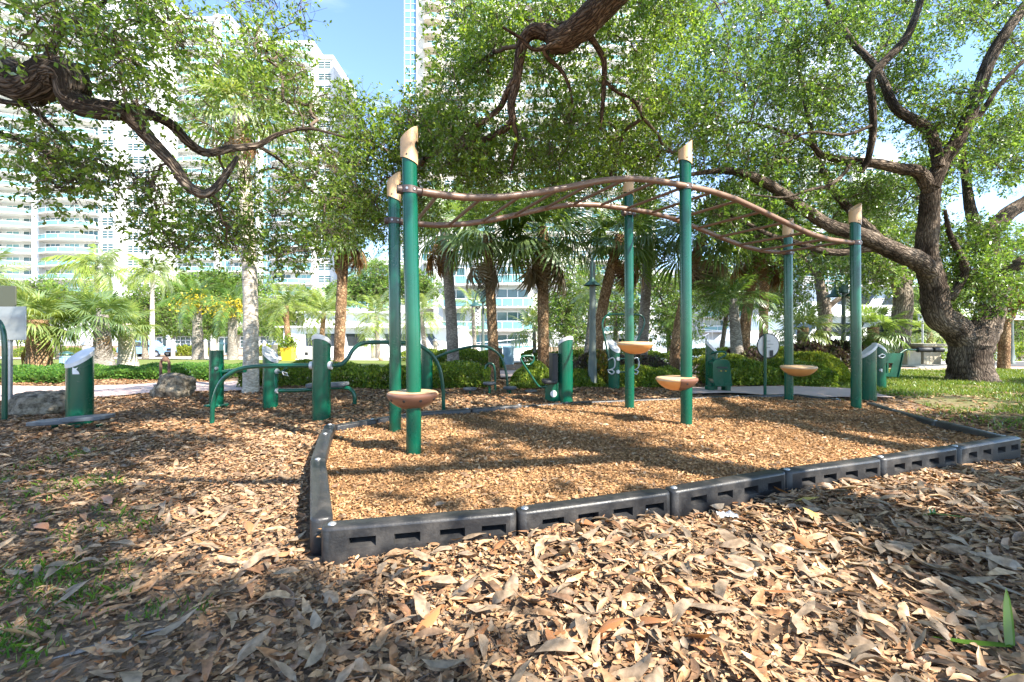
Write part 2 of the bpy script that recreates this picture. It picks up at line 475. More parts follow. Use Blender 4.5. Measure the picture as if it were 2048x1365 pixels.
M['oakleaf2'] = lmat("light_oak_leaf", [(0.050, 0.105, 0.018), (0.085, 0.16, 0.028), (0.125, 0.21, 0.038), (0.175, 0.25, 0.05)], 0.48, nvar=0.25)
M['farleaf'] = lmat("far_leaf", [(0.05, 0.11, 0.018), (0.09, 0.17, 0.028), (0.15, 0.23, 0.04), (0.19, 0.26, 0.06)], 0.4, nvar=0.3)
M['hedgeleaf'] = lmat("hedge_leaf", [(0.05, 0.10, 0.012), (0.105, 0.17, 0.02), (0.17, 0.235, 0.03), (0.26, 0.29, 0.045)], 0.34, gloss=0.12, nvar=0.2)
M['coverleaf'] = lmat("ground_cover_leaf", [(0.035, 0.095, 0.02), (0.06, 0.15, 0.028), (0.10, 0.205, 0.033), (0.14, 0.235, 0.04)], 0.3, gloss=0.12, nvar=0.2)
M['limeleaf'] = lmat("lime_shrub_leaf", [(0.10, 0.15, 0.018), (0.17, 0.22, 0.025), (0.24, 0.28, 0.035), (0.30, 0.31, 0.05)], 0.3, nvar=0.2)
M['darkleaf'] = lmat("dark_purple_leaf", [(0.03, 0.02, 0.022), (0.06, 0.035, 0.04), (0.09, 0.07, 0.05), (0.07, 0.09, 0.03)], 0.2)
M['croton'] = lmat("croton_leaf", [(0.10, 0.11, 0.02), (0.28, 0.24, 0.03), (0.20, 0.10, 0.03), (0.05, 0.10, 0.02)], 0.25)
M['fan'] = lmat("fan_frond", [(0.07, 0.125, 0.036), (0.105, 0.17, 0.046), (0.15, 0.21, 0.06)], 0.40, gloss=0.06)
M['fanlight'] = lmat("light_fan_frond", [(0.11, 0.17, 0.04), (0.17, 0.23, 0.055), (0.24, 0.28, 0.08)], 0.38, gloss=0.07)
M['feather'] = lmat("feather_frond", [(0.06, 0.13, 0.03), (0.10, 0.18, 0.04), (0.15, 0.22, 0.05)], 0.38, gloss=0.07)
M['featherlight'] = lmat("light_feather_frond", [(0.13, 0.20, 0.04), (0.20, 0.27, 0.06), (0.27, 0.31, 0.09)], 0.4, gloss=0.12)
M['dead'] = lmat("dead_frond", [(0.16, 0.085, 0.04), (0.25, 0.14, 0.065), (0.34, 0.215, 0.11)], 0.3, gloss=0.05, tcol=1.5)
M['deadgrey'] = lmat("grey_dead_frond", [(0.15, 0.12, 0.075), (0.22, 0.175, 0.11), (0.28, 0.21, 0.13)], 0.25, gloss=0.05, tcol=1.4)
M['fruit'] = lmat("yellow_fruit", [(0.55, 0.42, 0.02), (0.68, 0.5, 0.03), (0.6, 0.52, 0.08)], 0.2, tcol=1.2)
M['grass'] = lmat("grass_blade", [(0.06, 0.12, 0.018), (0.11, 0.18, 0.025), (0.17, 0.235, 0.04), (0.23, 0.24, 0.07)], 0.3, gloss=0.06)
M['weed'] = lmat("weed_leaf", [(0.045, 0.11, 0.012), (0.075, 0.16, 0.02), (0.12, 0.20, 0.03)], 0.35, gloss=0.08)
M['litter'] = lmat("dry_leaf", [(0.085, 0.046, 0.025), (0.24, 0.14, 0.075), (0.33, 0.20, 0.108), (0.42, 0.265, 0.145), (0.32, 0.15, 0.065), (0.20, 0.155, 0.112), (0.37, 0.23, 0.125), (0.48, 0.325, 0.19), (0.15, 0.095, 0.062), (0.27, 0.125, 0.055)], 0.10, gloss=0.03, rough=0.6, tcol=1.2, nvar=0.45, nsc=38.0)
M['litterrust'] = lmat("rusty_dry_leaf", [(0.25, 0.09, 0.035), (0.34, 0.15, 0.06), (0.3, 0.13, 0.07)], 0.15, gloss=0.05, tcol=1.2)
M['litteryel'] = lmat("yellow_fallen_leaf", [(0.5, 0.38, 0.05), (0.45, 0.33, 0.10)], 0.2, gloss=0.06, tcol=1.2)
M['chip'] = lmat("wood_chip", [(0.14, 0.070, 0.03), (0.29, 0.152, 0.066), (0.39, 0.218, 0.10), (0.49, 0.305, 0.155), (0.23, 0.145, 0.085), (0.34, 0.172, 0.075)], 0.04, gloss=0.03, rough=0.6, tcol=1.0, nvar=0.28, nsc=1.6)
M['ctwig'] = pmat("twig", (0.14, 0.105, 0.08), 0.9, col2=(0.085, 0.065, 0.05), nscale=8, spec=0.1)
BED = np.array([CN, (0.02, 2.216), (0.855, 2.503), (1.69, 2.854), (2.515, 3.144), (3.335, 3.453), CR,
                (4.52, 4.9), (4.80, 6.0), (4.35, 6.95), (3.4, 6.75), (0.78, 6.12), (-1.1, 5.22), (-1.77, 4.44), (-1.62, 3.95), (-1.34, 3.14)])
def in_poly(x, y, P):
    x = np.asarray(x); y = np.asarray(y)
    c = np.zeros(x.shape, bool)
    for i in range(len(P)):
        x0, y0 = P[i]; x1, y1 = P[(i + 1) % len(P)]
        cond = ((y0 > y) != (y1 > y))
        xi = (x1 - x0) * (y - y0) / ((y1 - y0) if y1 != y0 else 1e-9) + x0
        c ^= cond & (x < xi)
    return c
# ================================================================== the setting
def grid_sheet(name, xs, ys, zf, mat, kind="structure", off=0.0):
    X, Y = np.meshgrid(xs, ys)
    Z = zf(X, Y) + off
    V = np.c_[X.ravel(), Y.ravel(), Z.ravel()]
    nx, ny = len(xs), len(ys)
    i = np.arange(nx - 1)[None, :] + np.arange(ny - 1)[:, None] * nx
    F = np.stack([i, i + 1, i + 1 + nx, i + nx], -1).reshape(-1, 4)
    o = link(name, np_mesh(name, V, F, mat, True))
    tag(o, kind=kind)
    return o

def strip(name, A, B, n, mat, off, zf=gz, cross=6):
    """sheet between two polylines that follows the ground"""
    A = spline([(*p, 0) for p in A], n)[:, :2]; B = spline([(*p, 0) for p in B], n)[:, :2]
    t = np.linspace(0, 1, cross)[None, :, None]
    G = A[:, None, :] * (1 - t) + B[:, None, :] * t
    V2 = G.reshape(-1, 2)
    V = np.c_[V2, zf(V2[:, 0], V2[:, 1]) + off]
    r, c = G.shape[:2]
    i = np.arange(c - 1)[None, :] + np.arange(r - 1)[:, None] * c
    F = np.stack([i, i + 1, i + 1 + c, i + c], -1).reshape(-1, 4)
    o = link(name, np_mesh(name, V, F, mat, True))
    tag(o, kind="structure")
    return o

xs = np.unique(np.r_[np.linspace(-1500, -60, 12), np.linspace(-60, -14.001, 24), -14.0, np.linspace(-13.9, 16, 150), np.linspace(16, 60, 24), np.linspace(60, 1500, 12)])
ys = np.unique(np.r_[np.linspace(-300, -6, 12), np.linspace(-6, 12, 110), np.linspace(12, 21.6, 24), 21.61, np.linspace(22, 45.9, 12), 46.0, 46.01, np.linspace(47, 90, 20), np.linspace(90, 2500, 14)])
def ground_z(x, y):
    return gz(x, y) - 0.09 * in_poly(x, y, BED * 0.985 + BED.mean(0) * 0.015)
ground = grid_sheet("ground", xs, ys, ground_z, M['soil'])

PATH_A = [(-16, 6.1), (-9, 6.35), (-5.6, 7.45), (-2.2, 9.6), (2, 10.9), (6, 11.7), (18, 13.0)]
PATH_B = [(-16, 8.5), (-9, 8.6), (-6.2, 9.6), (-3.0, 11.4), (1.7, 12.8), (5.6, 13.5), (18, 15.0)]
strip("footpath", PATH_A, PATH_B, 14, M['paver'], 0.03)
strip("side_path", [(2.85, 7.2), (4.2, 7.25), (5.75, 6.85)], [(2.95, 8.15), (4.4, 8.25), (6.1, 7.9)], 8, M['paver'], 0.045)
strip("lawn", [(5.35, 3.4), (5.6, 5.2), (6.0, 7.4), (6.2, 9.6), (6.6, 11.6)], [(26, 3.4), (26, 5.2), (26, 7.4), (26, 9.6), (26, 13)], 10, M['lawn'], 0.012, cross=30)
strip("far_lawn", [(-45, 10.5), (-14, 11.5), (-7, 12.4), (-2, 13.2)], [(-45, 19), (-14, 18.6), (-7, 18.0), (-2, 17)], 10, M['lawnfar'], 0.02, cross=10)
strip("quay", [(-13.9, 18.9), (-5, 17.4), (4, 15.0), (20, 16.2), (50, 19)], [(-13.9, 21.5), (-5, 21.5), (4, 21.5), (20, 21.5), (50, 21.5)], 10, M['concrete'], 0.03)
strip("street", [(-75, 21), (-40, 21), (-14.5, 21)], [(-75, 52), (-40, 52), (-14.5, 52)], 8, M['concrete'], 0.03, cross=24)
strip("road", [(14, 13.6), (24, 14.0), (60, 17)], [(14, 15.2), (24, 16.0), (60, 19)], 8, M['asphalt'], 0.05)
grid_sheet("canal_water", np.linspace(-13.95, 120, 30), np.linspace(21.65, 45.9, 14), lambda x, y: np.full_like(x, -1.75), M['water'])
mb = MB(); mb.box((20, 21.58, -1.2), (68, 0.12, 2.1)); tag(mb.build("quay_wall", M['concrete']), kind="structure")

# ------------------------------------------------------------------ play bed and border
def front_dist(x, y):
    d = (CR - CN) / np.linalg.norm(CR - CN)
    return -(x - CN[0]) * d[1] + (y - CN[1]) * d[0]
def bz(x, y):
    x = np.asarray(x, float); y = np.asarray(y, float)
    return 0.058 + 0.05 * np.exp(-np.clip(front_dist(x, y), 0, 9) / 0.45) + bumps(x * 1.3 + 5, y * 1.3) * 0.45

n = 90
bx = np.linspace(-1.85, 4.9, n); by = np.linspace(1.95, 7.05, n)
X, Y = np.meshgrid(bx, by)
V = np.c_[X.ravel(), Y.ravel(), bz(X, Y).ravel()]
i = np.arange(n - 1)[None, :] + np.arange(n - 1)[:, None] * n
F = np.stack([i, i + 1, i + 1 + n, i + n], -1).reshape(-1, 4)
ctr = V[F].mean(1)
F = F[in_poly(ctr[:, 0], ctr[:, 1], BED)]
bed = link("play_bed", np_mesh("play_bed", V, F, M['chipbase'], True)); tag(bed, kind="structure")

border = thing("play_border", "black plastic border of bolted timbers around the wood chip play bed", "border", (CN[0], CN[1], 0))
def timber(p0, p1, top, h=0.165, w=0.092, pockets=True, lower=True, gap=0.004):
    p0 = np.array(p0, float); p1 = np.array(p1, float)
    d = p1 - p0; L = np.linalg.norm(d) - gap; a = math.atan2(d[1], d[0])
    mid = (p0 + p1) / 2
    mb = MB()
    def tier(ztop, zbot, w, shrink, pk):
        hx, hy = L / 2 - shrink, w / 2
        r = 0.036
        ring = []
        for cx, cy, a0 in ((hx - r, hy - r, 0), (-hx + r, hy - r, 90), (-hx + r, -hy + r, 180), (hx - r, -hy + r, 270)):
            for k in range(5):
                t = math.radians(a0 + k * 22.5)
                ring.append((cx + r * math.cos(t), cy + r * math.sin(t)))
        ring = np.array(ring); m = len(ring)
        lv = [(zbot, 0.0), (ztop - 0.014, 0.0), (ztop - 0.005, 0.003), (ztop, 0.012)]
        V = []
        for z, ins in lv:
            k = np.array([(hx - ins) / hx, (hy - ins) / hy])
            V.append(np.c_[ring * k, np.full(m, z)])
        V = np.vstack(V)
        F = []
        for j in range(3):
            for q in range(m):
                if pk and j == 0 and q == 14: continue
                F.append((j * m + q, j * m + (q + 1) % m, (j + 1) * m + (q + 1) % m, (j + 1) * m + q))
        F.append(tuple(3 * m + q for q in range(m)))
        G = MB(); G.add(V, F, 0, True)
        if pk:
            zc = (ztop - 0.072); z0, z1 = zc - 0.024, zc + 0.022
            cs = [-hx + 2 * hx * f for f in (0.20, 0.42, 0.65, 0.87)]
            xb = [-hx + r]
            for c in cs: xb += [c - 0.058, c + 0.058]
            xb.append(hx - r)
            zb = [zbot, z0, z1, ztop - 0.014]
            for ix in range(len(xb) - 1):
                for iz in range(3):
                    xa, xe, za, ze = xb[ix], xb[ix + 1], zb[iz], zb[iz + 1]
                    if iz == 1 and ix % 2 == 1:
                        f = [(xa, -hy, za), (xe, -hy, za), (xe, -hy, ze), (xa, -hy, ze)]
                        k = [(xa + .008, -hy + .055, za + .022), (xe - .008, -hy + .055, za + .022), (xe - .008, -hy + .055, ze), (xa + .008, -hy + .055, ze)]
                        G.add(f + k, [(4, 5, 6, 7), (0, 1, 5, 4), (1, 2, 6, 5), (2, 3, 7, 6), (3, 0, 4, 7)], 0, False)
                    else:
                        G.add([(xa, -hy, za), (xe, -hy, za), (xe, -hy, ze), (xa, -hy, ze)], [(0, 1, 2, 3)], 0, True)
        return G
    ca, sa = math.cos(a), math.sin(a)
    R = np.array([[ca, sa, 0], [-sa, ca, 0], [0, 0, 1]])
    for G in [tier(top, top - h, w, 0.0, pockets)] + ([tier(top - h - 0.006, top - 2 * h, w - 0.006, -0.012, pockets)] if lower else []):
        G.v = [v @ R + np.array([mid[0], mid[1], 0]) for v in G.v]
        off = mb.n
        mb.v += G.v; mb.uv += G.uv; mb.f += [tuple(q + off for q in f) for f in G.f]; mb.m += G.m; mb.s += G.s; mb.n += G.n
    o = mb.build("timber", M['black'], border)
    bo = MB()
    e = p0 + (d / np.linalg.norm(d)) * 0.045
    bo.lathe((e[0], e[1], top - 0.001), [(0.019, 0), (0.018, 0.004), (0.011, 0.009), (0.0001, 0.011)], 12)
    bo.build("bolt", M['steel'], o)
    return o
FR = [CN, (0.02, 2.216), (0.855, 2.503), (1.69, 2.854), (2.515, 3.144), (3.335, 3.453), CR]
for k in range(6):
    timber(FR[k], FR[k + 1], 0.15 - 0.002 * (k % 2), lower=True)
LFT = [(-1.78, 4.46), (-1.63, 3.98), (-1.34, 3.14), (CN[0] - 0.03, CN[1] + 0.075)]
for k in range(3):
    timber(LFT[k], LFT[k + 1], (0.125, 0.14, 0.149)[k], w=0.10)
RGT = [(CR[0] + 0.03, CR[1] + 0.075), (4.36, 4.65), (4.55, 5.4), (4.78, 6.08)]
for k in range(3):
    timber(RGT[k], RGT[k + 1], (0.12, 0.105, 0.095)[k])
BCK = [(4.62, 6.4), (4.35, 7.0), (3.4, 6.78), (2.5, 6.57), (1.65, 6.37), (0.78, 6.15), (0.13, 5.83), (-0.5, 5.53), (-1.1, 5.25), (-1.45, 4.86), (-1.76, 4.50)]
for k in range(len(BCK) - 1):
    timber(BCK[k], BCK[k + 1], 0.085 if k < 6 else 0.10, w=0.08, pockets=False, lower=False)

# ------------------------------------------------------------------ horizontal ladder
SC, SZ = 0.942, 0.058
def S(p): return np.array([p[0] * SC, p[1] * SC, SZ + p[2] * SC])
PF = [np.array([-0.822, 3.80]), np.array([1.915, 5.00]), np.array([4.627, 6.12])]
PB = [np.array([-1.24, 4.83]), np.array([1.575, 6.10]), np.array([4.185, 6.88])]
ladder = thing("monkey_bars", "wavy brown monkey bars on six tall green posts with tan caps", "monkey bars", S((1.7, 5.4, -0.06)))
def prof_from_pixels(A, B, pts):
    out = []
    for x, y in pts:
        k = (x - 1024) / FPX
        d = B - A
        t = (k * A[1] - A[0]) / (d[0] - k * d[1])
        Yy = A[1] + t * d[1]
        out.append((t, 1 - (y - HOR) / FPX * Yy))
    return out
prof = prof_from_pixels(PF[0], PF[2], [(836, 383), (880, 390), (935, 396), (1000, 395), (1070, 387), (1140, 374), (1200, 362), (1255, 357), (1310, 361), (1370, 372), (1420, 382), (1470, 398), (1520, 421), (1570, 445), (1620, 468), (1660, 480), (1700, 485)])
pt = np.array([0.0] + [p[0] for p in prof] + [1.0]); pz = np.array([prof[0][1]] + [p[1] for p in prof] + [prof[-1][1]])
def rail_pt(P, t):
    z = np.interp(t, pt, pz)
    q = P[0] + (P[2] - P[0]) * t
    return S((q[0], q[1], z))
railobj = []
for P in (PF, PB):
    ts = np.linspace(0.012, 0.988, 49)
    mb = MB(); mb.tube(np.array([rail_pt(P, t) for t in ts]), 0.030, 12, smooth_path=False)
    railobj.append(mb.build("rail", M['brown'], ladder))
for k in range(15):
    t = 0.035 + k * (0.93 / 14)
    mb = MB(); a = rail_pt(PF, t); b = rail_pt(PB, t)
    mb.tube([a, b], 0.0165, 8, smooth_path=False)
    mb.build("rung", M['brown'], ladder)
udir = unit((PF[2] - PF[0]))
def ladder_post(p, base, bot, top, lean=0.0):
    r = 0.0595 * SC * 1.04
    q = S((p[0], p[1], 0.0))
    mb = MB()
    zt = S((0, 0, bot + 0.16))[2]
    mb.tube([(q[0] + 0.001, q[1], base), (q[0], q[1], base + 0.9), (q[0] - lean * 0.5, q[1], 1.5), (q[0] - lean, q[1], zt)], r, 28, per=3)
    po = mb.build("post", M['green'], ladder)
    # sleeve cap: slanted top and bottom, a cut-out on the side of the rails
    c = np.array([q[0] - lean, q[1]]); R = r * 1.17
    z0, z1 = S((0, 0, bot))[2], S((0, 0, top))[2]
    na, nz = 48, 22
    a = np.linspace(0, 2 * np.pi, na, endpoint=False); az = math.atan2(udir[1], udir[0])
    ca = np.cos(a - az + 0.25)
    topz = z1 - 0.055 + 0.055 * ca; botz = z0 + 0.02 - 0.026 * ca
    V = []; 
    for j in range(nz + 1):
        f = j / nz
        z = botz * (1 - f) + topz * f
        V.append(np.c_[c[0] + R * np.cos(a), c[1] + R * np.sin(a), z])
    V = np.vstack(V)
    F = []
    hz = z0 + (z1 - z0) * 0.46
    for j in range(nz):
        for i2 in range(na):
            fi = (i2, (i2 + 1) % na)
            ct = V[[j * na + fi[0], j * na + fi[1], (j + 1) * na + fi[1], (j + 1) * na + fi[0]]].mean(0)
            da = (math.atan2(ct[1] - c[1], ct[0] - c[0]) - az + 0.62 + math.pi) % (2 * math.pi) - math.pi
            if ((da * R) / 0.030) ** 2 + ((ct[2] - hz) / 0.040) ** 2 < 1: continue
            F.append((j * na + fi[0], j * na + fi[1], (j + 1) * na + fi[1], (j + 1) * na + fi[0]))
    mb = MB(); mb.add(V, F, 0, True)
    Ri = R * 0.88
    lid = np.vstack([np.c_[c[0] + R * np.cos(a), c[1] + R * np.sin(a), topz], np.c_[c[0] + Ri * np.cos(a), c[1] + Ri * np.sin(a), topz - 0.002], np.c_[c[0] + Ri * .97 * np.cos(a), c[1] + Ri * .97 * np.sin(a), topz - 0.028]])
    LF = [(j * na + i2, j * na + (i2 + 1) % na, (j + 1) * na + (i2 + 1) % na, (j + 1) * na + i2) for j in range(2) for i2 in range(na)] + [tuple(2 * na + i2 for i2 in range(na))]
    mb.add(lid, LF, 0, False)
    bl = np.vstack([np.c_[c[0] + R * np.cos(a), c[1] + R * np.sin(a), botz], np.c_[c[0] + r * np.cos(a), c[1] + r * np.sin(a), botz + 0.004]])
    mb.add(bl, [(i2, na + i2, na + (i2 + 1) % na, (i2 + 1) % na) for i2 in range(na)], 0, False)
    cap = mb.build("cap", M['tan'], ladder)
    vm = -np.array([-udir[1], udir[0]])
    bo = MB(); bb = np.array([c[0], c[1], z0 + 0.055]) + np.array([vm[0] * .9 - udir[0] * .44, vm[1] * .9 - udir[1] * .44, 0]) * R
    bo.disc(bb, 0.007, (vm[0] * .9 - udir[0] * .44, vm[1] * .9 - udir[1] * .44, 0), 10, th=0.004); bo.build("bolt", M['blackmat'], cap)
    return po, c, r
posts = []
for i3 in range(3):
    base = -0.1
    bot, top = ((2.42, 2.735), (2.86, 3.135), (2.455, 2.765))[i3]
    po, c, r = ladder_post(PF[i3], base, bot, top, 0.035 if i3 == 0 else 0.012)
    posts.append((po, c, r, rail_pt(PF, (0, .5, 1)[i3])[2]))
    po, c, r = ladder_post(PB[i3], base, bot - 0.01, top - 0.01, 0.012)
    posts.append((po, c, r, rail_pt(PB, (0, .5, 1)[i3])[2]))
for po, c, r, z in posts:
    mb = MB()
    mb.lathe((c[0], c[1], z), [(r, -0.028), (r + 0.009, -0.028), (r + 0.0095, 0.0), (r + 0.009, 0.028), (r, 0.028)], 24)
    d = np.array([udir[0], udir[1], 0])
    cl = mb.build("clamp", M['clamp'], ladder)
    for s in (-1, 1):
        bo = MB()
        nrm = unit(np.array([-udir[0] * 0.35 * s + udir[1] * .8, -udir[1] * 0.35 * s - udir[0] * .8, 0]))
        pp = np.array([c[0], c[1], z]) + nrm * (r + 0.011)
        bo.disc(pp, 0.010, nrm, 8, th=0.010); bo.build("bolt", M['steel'], cl)
    mb = MB()
    a = np.array([c[0], c[1], z]) - d * (r + 0.035); b = np.array([c[0], c[1], z]) + d * (r + 0.035)
    mb.tube([a, b], 0.034, 12, smooth_path=False); mb.build("collar", M['clamp'], cl)

def pod(p, zrel, off, rad=0.205, front=True, tilt=0.0):
    q = S((p[0], p[1], 0)); z = S((0, 0, zrel))[2]
    c = np.array([q[0] + off[0], q[1] + off[1], z])
    pr = [(0.0001, -0.110), (0.06, -0.106), (0.115, -0.088), (0.16, -0.058), (0.192, -0.022), (0.203, -0.004)]
    k = rad / 0.205
    mb = MB(); mb.lathe(c, [(a * k, b * k) for a, b in pr], 36)
    o = mb.build("seat_pod", M['orange'], ladder)
    tp = MB()
    tp.lathe(c, [(a * k, b * k) for a, b in [(0.203, -0.005), (0.2075, 0.004), (0.205, 0.016), (0.194, 0.026), (0.15, 0.032), (0.0001, 0.035)]], 36)
    tp.build("pod_top", M['tan'], o)
    if front:
        sh = MB()
        sh.lathe(c, [(a * k * 1.015 + 0.002, b * k * 1.02 - 0.001) for a, b in pr[1:]] + [(0.212 * k, 0.006), (0.209 * k, 0.02), (0.19 * k, 0.03)], 26, a0=math.radians(front[0]), a1=math.radians(front[1]))
        sh.build("pod_bracket", M['brownpl'], o)
        for a in front[2]:
            bo = MB(); t = math.radians(a)
            nn = np.array([math.cos(t), math.sin(t), -0.5])
            bo.disc(c + np.array([math.cos(t) * 0.194 * k, math.sin(t) * 0.194 * k, -0.024 * k]), 0.011, nn, 10, th=0.012); bo.build("bolt", M['blackmat'], o)
    return o
pod(PF[0], 0.485, (-0.018, 0.055), 0.200, front=(205, 352, (225, 262, 300, 340)))
pod(PF[1], 0.495, (-0.080, 0.060), 0.208, front=(262, 372, (282, 330)))
pod(PB[1], 0.865, (0.045, -0.10), 0.222, front=None)
pod(PB[2], 0.50, (0.085, -0.09), 0.226, front=None)

# ------------------------------------------------------------------ leaf litter, chips, grass
PROF = np.array([0.0, 0.78, 1.0, 0.72, 0.0])
def leaf_strips(pos, yaw, Ln, Wd, pitch, roll, r):
    N = len(pos)
    t = np.linspace(0, 1, 5)
    loc = np.zeros((N, 11, 3))
    bend = r.uniform(-0.3, 0.35, N); cup = r.uniform(-0.6, 0.8, N)
    sw = r.uniform(-0.12, 0.12, N)
    idx = 0
    for s in range(5):
        x = (t[s] - 0.5) * Ln
        zb = bend * Ln * (4 * (t[s] - 0.5) ** 2 - 0.5) * 0.6
        yb = sw * Ln * (4 * (t[s] - 0.5) ** 2)
        if s in (0, 4):
            loc[:, idx, 0] = x; loc[:, idx, 1] = yb; loc[:, idx, 2] = zb; idx += 1
        else:
            hw = Wd * 0.5 * PROF[s]
            for side in (-1, 0, 1):
                jit = 1 + r.uniform(-0.22, 0.22, N)
                loc[:, idx, 0] = x + (r.uniform(-0.04, 0.04, N) * Ln if side else 0)
                loc[:, idx, 1] = yb + side * hw * (jit if side else 1)
                loc[:, idx, 2] = zb + (np.abs(side) * hw * cup + (r.uniform(-0.12, 0.12, N) * Wd if side else 0))
                idx += 1
    def rot(v, c, s, i, j):
        a = v[:, :, i] * c[:, None] - v[:, :, j] * s[:, None]
        b = v[:, :, i] * s[:, None] + v[:, :, j] * c[:, None]
        v[:, :, i], v[:, :, j] = a, b
    rot(loc, np.cos(roll), np.sin(roll), 1, 2); rot(loc, np.cos(pitch), np.sin(pitch), 0, 2); rot(loc, np.cos(yaw), np.sin(yaw), 0, 1)
    V = loc + pos[:, None, :]
    f = [(0, 2, 1), (0, 3, 2)]
    for s in range(2):
        b = 1 + 3 * s
        f += [(b, b + 1, b + 4), (b, b + 4, b + 3), (b + 1, b + 2, b + 5), (b + 1, b + 5, b + 4)]
    f += [(7, 8, 10), (8, 9, 10)]
    F = (np.array(f)[None] + (np.arange(N) * 11)[:, None, None]).reshape(-1, 3)
    return V.reshape(-1, 3), F

def diamonds(pos, d, up, Ln, Wd, fold):
    side = unit(np.cross(d, up)); up2 = np.cross(side, d)
    N = len(pos)
    V = np.empty((N, 4, 3))
    V[:, 0] = pos - d * (Ln / 2)[:, None]
    V[:, 2] = pos + d * (Ln / 2)[:, None]
    m = pos + up2 * (fold * Wd)[:, None]
    V[:, 1] = m + side * (Wd / 2)[:, None]
    V[:, 3] = m - side * (Wd / 2)[:, None]
    b = (np.arange(N) * 4)[:, None]
    F = np.concatenate([b + np.array([[0, 1, 2]]), b + np.array([[0, 2, 3]])], 0)
    return V.reshape(-1, 3), F

def tubes_np(paths, r0, r1, n=4):
    """many thin tapered tubes in one go: paths (N,k,3)"""
    N, k = paths.shape[:2]
    T = unit(np.gradient(paths, axis=1))
    ref = np.where(np.abs(T[..., 2:3]) < 0.9, np.array([0, 0, 1.0]), np.array([1.0, 0, 0]))
    A = unit(np.cross(T, ref)); B = np.cross(T, A)
    rad = (r0[:, None] * (1 - np.linspace(0, 1, k)) + r1[:, None] * np.linspace(0, 1, k))[..., None]
    a = np.arange(n) / n * 2 * np.pi
    V = paths[:, :, None, :] + rad[:, :, None, :] * (np.cos(a)[None, None, :, None] * A[:, :, None, :] + np.sin(a)[None, None, :, None] * B[:, :, None, :])
    i = (np.arange(n)[None, :] + np.arange(k - 1)[:, None] * n)
    i2 = ((np.arange(n) + 1) % n)[None, :] + np.arange(k - 1)[:, None] * n
    q = np.stack([i, i2, i2 + n, i + n], -1).reshape(-1, 4)
    F = (q[None] + (np.arange(N) * k * n)[:, None, None]).reshape(-1, 4)
    return V.reshape(-1, 3), F

def scatter(n, y0, y1, r, k=1.22, pad=0.4):
    y = np.sqrt(r.uniform(y0 ** 2, y1 ** 2, n))
    x = r.uniform(-1, 1, n) * (k * y + pad)
    return x, y
EDGE = BED + unit(BED - BED.mean(0)) * 0.07
def litter_mask(x, y, r):
    keep = ~in_poly(x, y, EDGE)
    left = sstep(-0.35, -1.3, x) * sstep(4.5, 2.0, y)
    dens = 1 - 0.40 * left
    sx, sy = gp(230, 1290)[:2]
    dens = dens * (1 - 0.72 * np.exp(-(((x - sx) * .8 + (y - sy) * .55) ** 2 / 0.035 + ((y - sy) * .8 - (x - sx) * .55) ** 2 / 0.008)))
    dens = dens * (1 - 0.85 * sstep(5.0, 6.2, x) * sstep(4.2, 5.2, y))
    pa = in_poly(x, y, np.array(PATH_A + PATH_B[::-1]))
    dens = np.where(pa, 0.03, dens)
    dens = np.where((x > 2.9) & (x < 5.9) & (y > 7.15) & (y < 8.1), 0.05, dens)
    dens = np.where(y > 11, 0.15 * dens, dens)
    return keep & (r.uniform(0, 1, x.shape) < dens)

r = np.random.default_rng(21)
x, y = scatter(46000, 0.85, 4.3, r)
k = litter_mask(x, y, r); x, y = x[k], y[k]; N = len(x)
big = r.uniform(0, 1, N) < (0.22 + 0.36 * sstep(-0.8, 0.4, x))
Ln = np.where(big, 0.055 + 0.10 * r.uniform(0, 1, N) ** 1.8, r.uniform(0.02, 0.045, N))
Wd = np.where(big, Ln * r.uniform(0.17, 0.30, N), Ln * r.uniform(0.38, 0.58, N))
pile = 0.0
pos = np.c_[x, y, gz(x, y) + 0.004 + pile + r.uniform(0, 1, N) ** 1.4 * 0.036]
V1, F1 = leaf_strips(pos, r.uniform(0, 6.28, N), Ln, Wd, r.normal(0, 0.17, N), r.normal(0, 0.27, N), r)
o = link("leaf_litter", np_mesh("leaf_litter", V1, F1, M['litter'], True), ground); o["kind"] = "stuff"
x, y = scatter(90000, 0.85, 4.3, r)
k = litter_mask(x, y, r); x, y = x[k], y[k]; N = len(x)
Ln = r.uniform(0.012, 0.040, N); Wd = Ln * r.uniform(0.25, 0.65, N)
a = r.uniform(0, 6.28, N)
d = unit(np.c_[np.cos(a), np.sin(a), r.normal(0, 0.2, N)])
up = unit(np.c_[r.normal(0, 0.35, N), r.normal(0, 0.35, N), np.ones(N)])
V0, F0 = diamonds(np.c_[x, y, gz(x, y) + 0.005 + r.uniform(0, 0.024, N)], d, up, Ln, Wd, r.uniform(-0.2, 0.3, N))
o = link("leaf_fragments", np_mesh("leaf_fragments", V0, F0, M['litter']), ground); o["kind"] = "stuff"
x, y = scatter(700, 0.9, 5.0, r); k = litter_mask(x, y, r); x, y = x[k], y[k]; N = len(x)
a = r.uniform(0, 6.28, N); L_ = r.uniform(0.03, 0.16, N)
ft = np.linspace(-.5, .5, 4)[None, :, None]
pth = np.c_[x, y, gz(x, y) + 0.03][:, None] + ft * (np.c_[np.cos(a), np.sin(a), r.normal(0, .1, N)] * L_[:, None])[:, None] + r.normal(0, .004, (N, 4, 3))
Vt, Ft = tubes_np(pth, r.uniform(.0015, .004, N), r.uniform(.001, .002, N), 4)
o = link("fallen_twigs", np_mesh("fallen_twigs", Vt, Ft, M['ctwig'], True), ground); o["kind"] = "stuff"
x, y = scatter(90000, 4.0, 9.8, r, k=1.18)
k = litter_mask(x, y, r) & ~((x > 6.0) & (y > 7.5) & (r.uniform(0, 1, x.shape) < .7)); x, y = x[k], y[k]; N = len(x)
Ln = r.uniform(0.045, 0.095, N); Wd = Ln * r.uniform(0.3, 0.55, N)
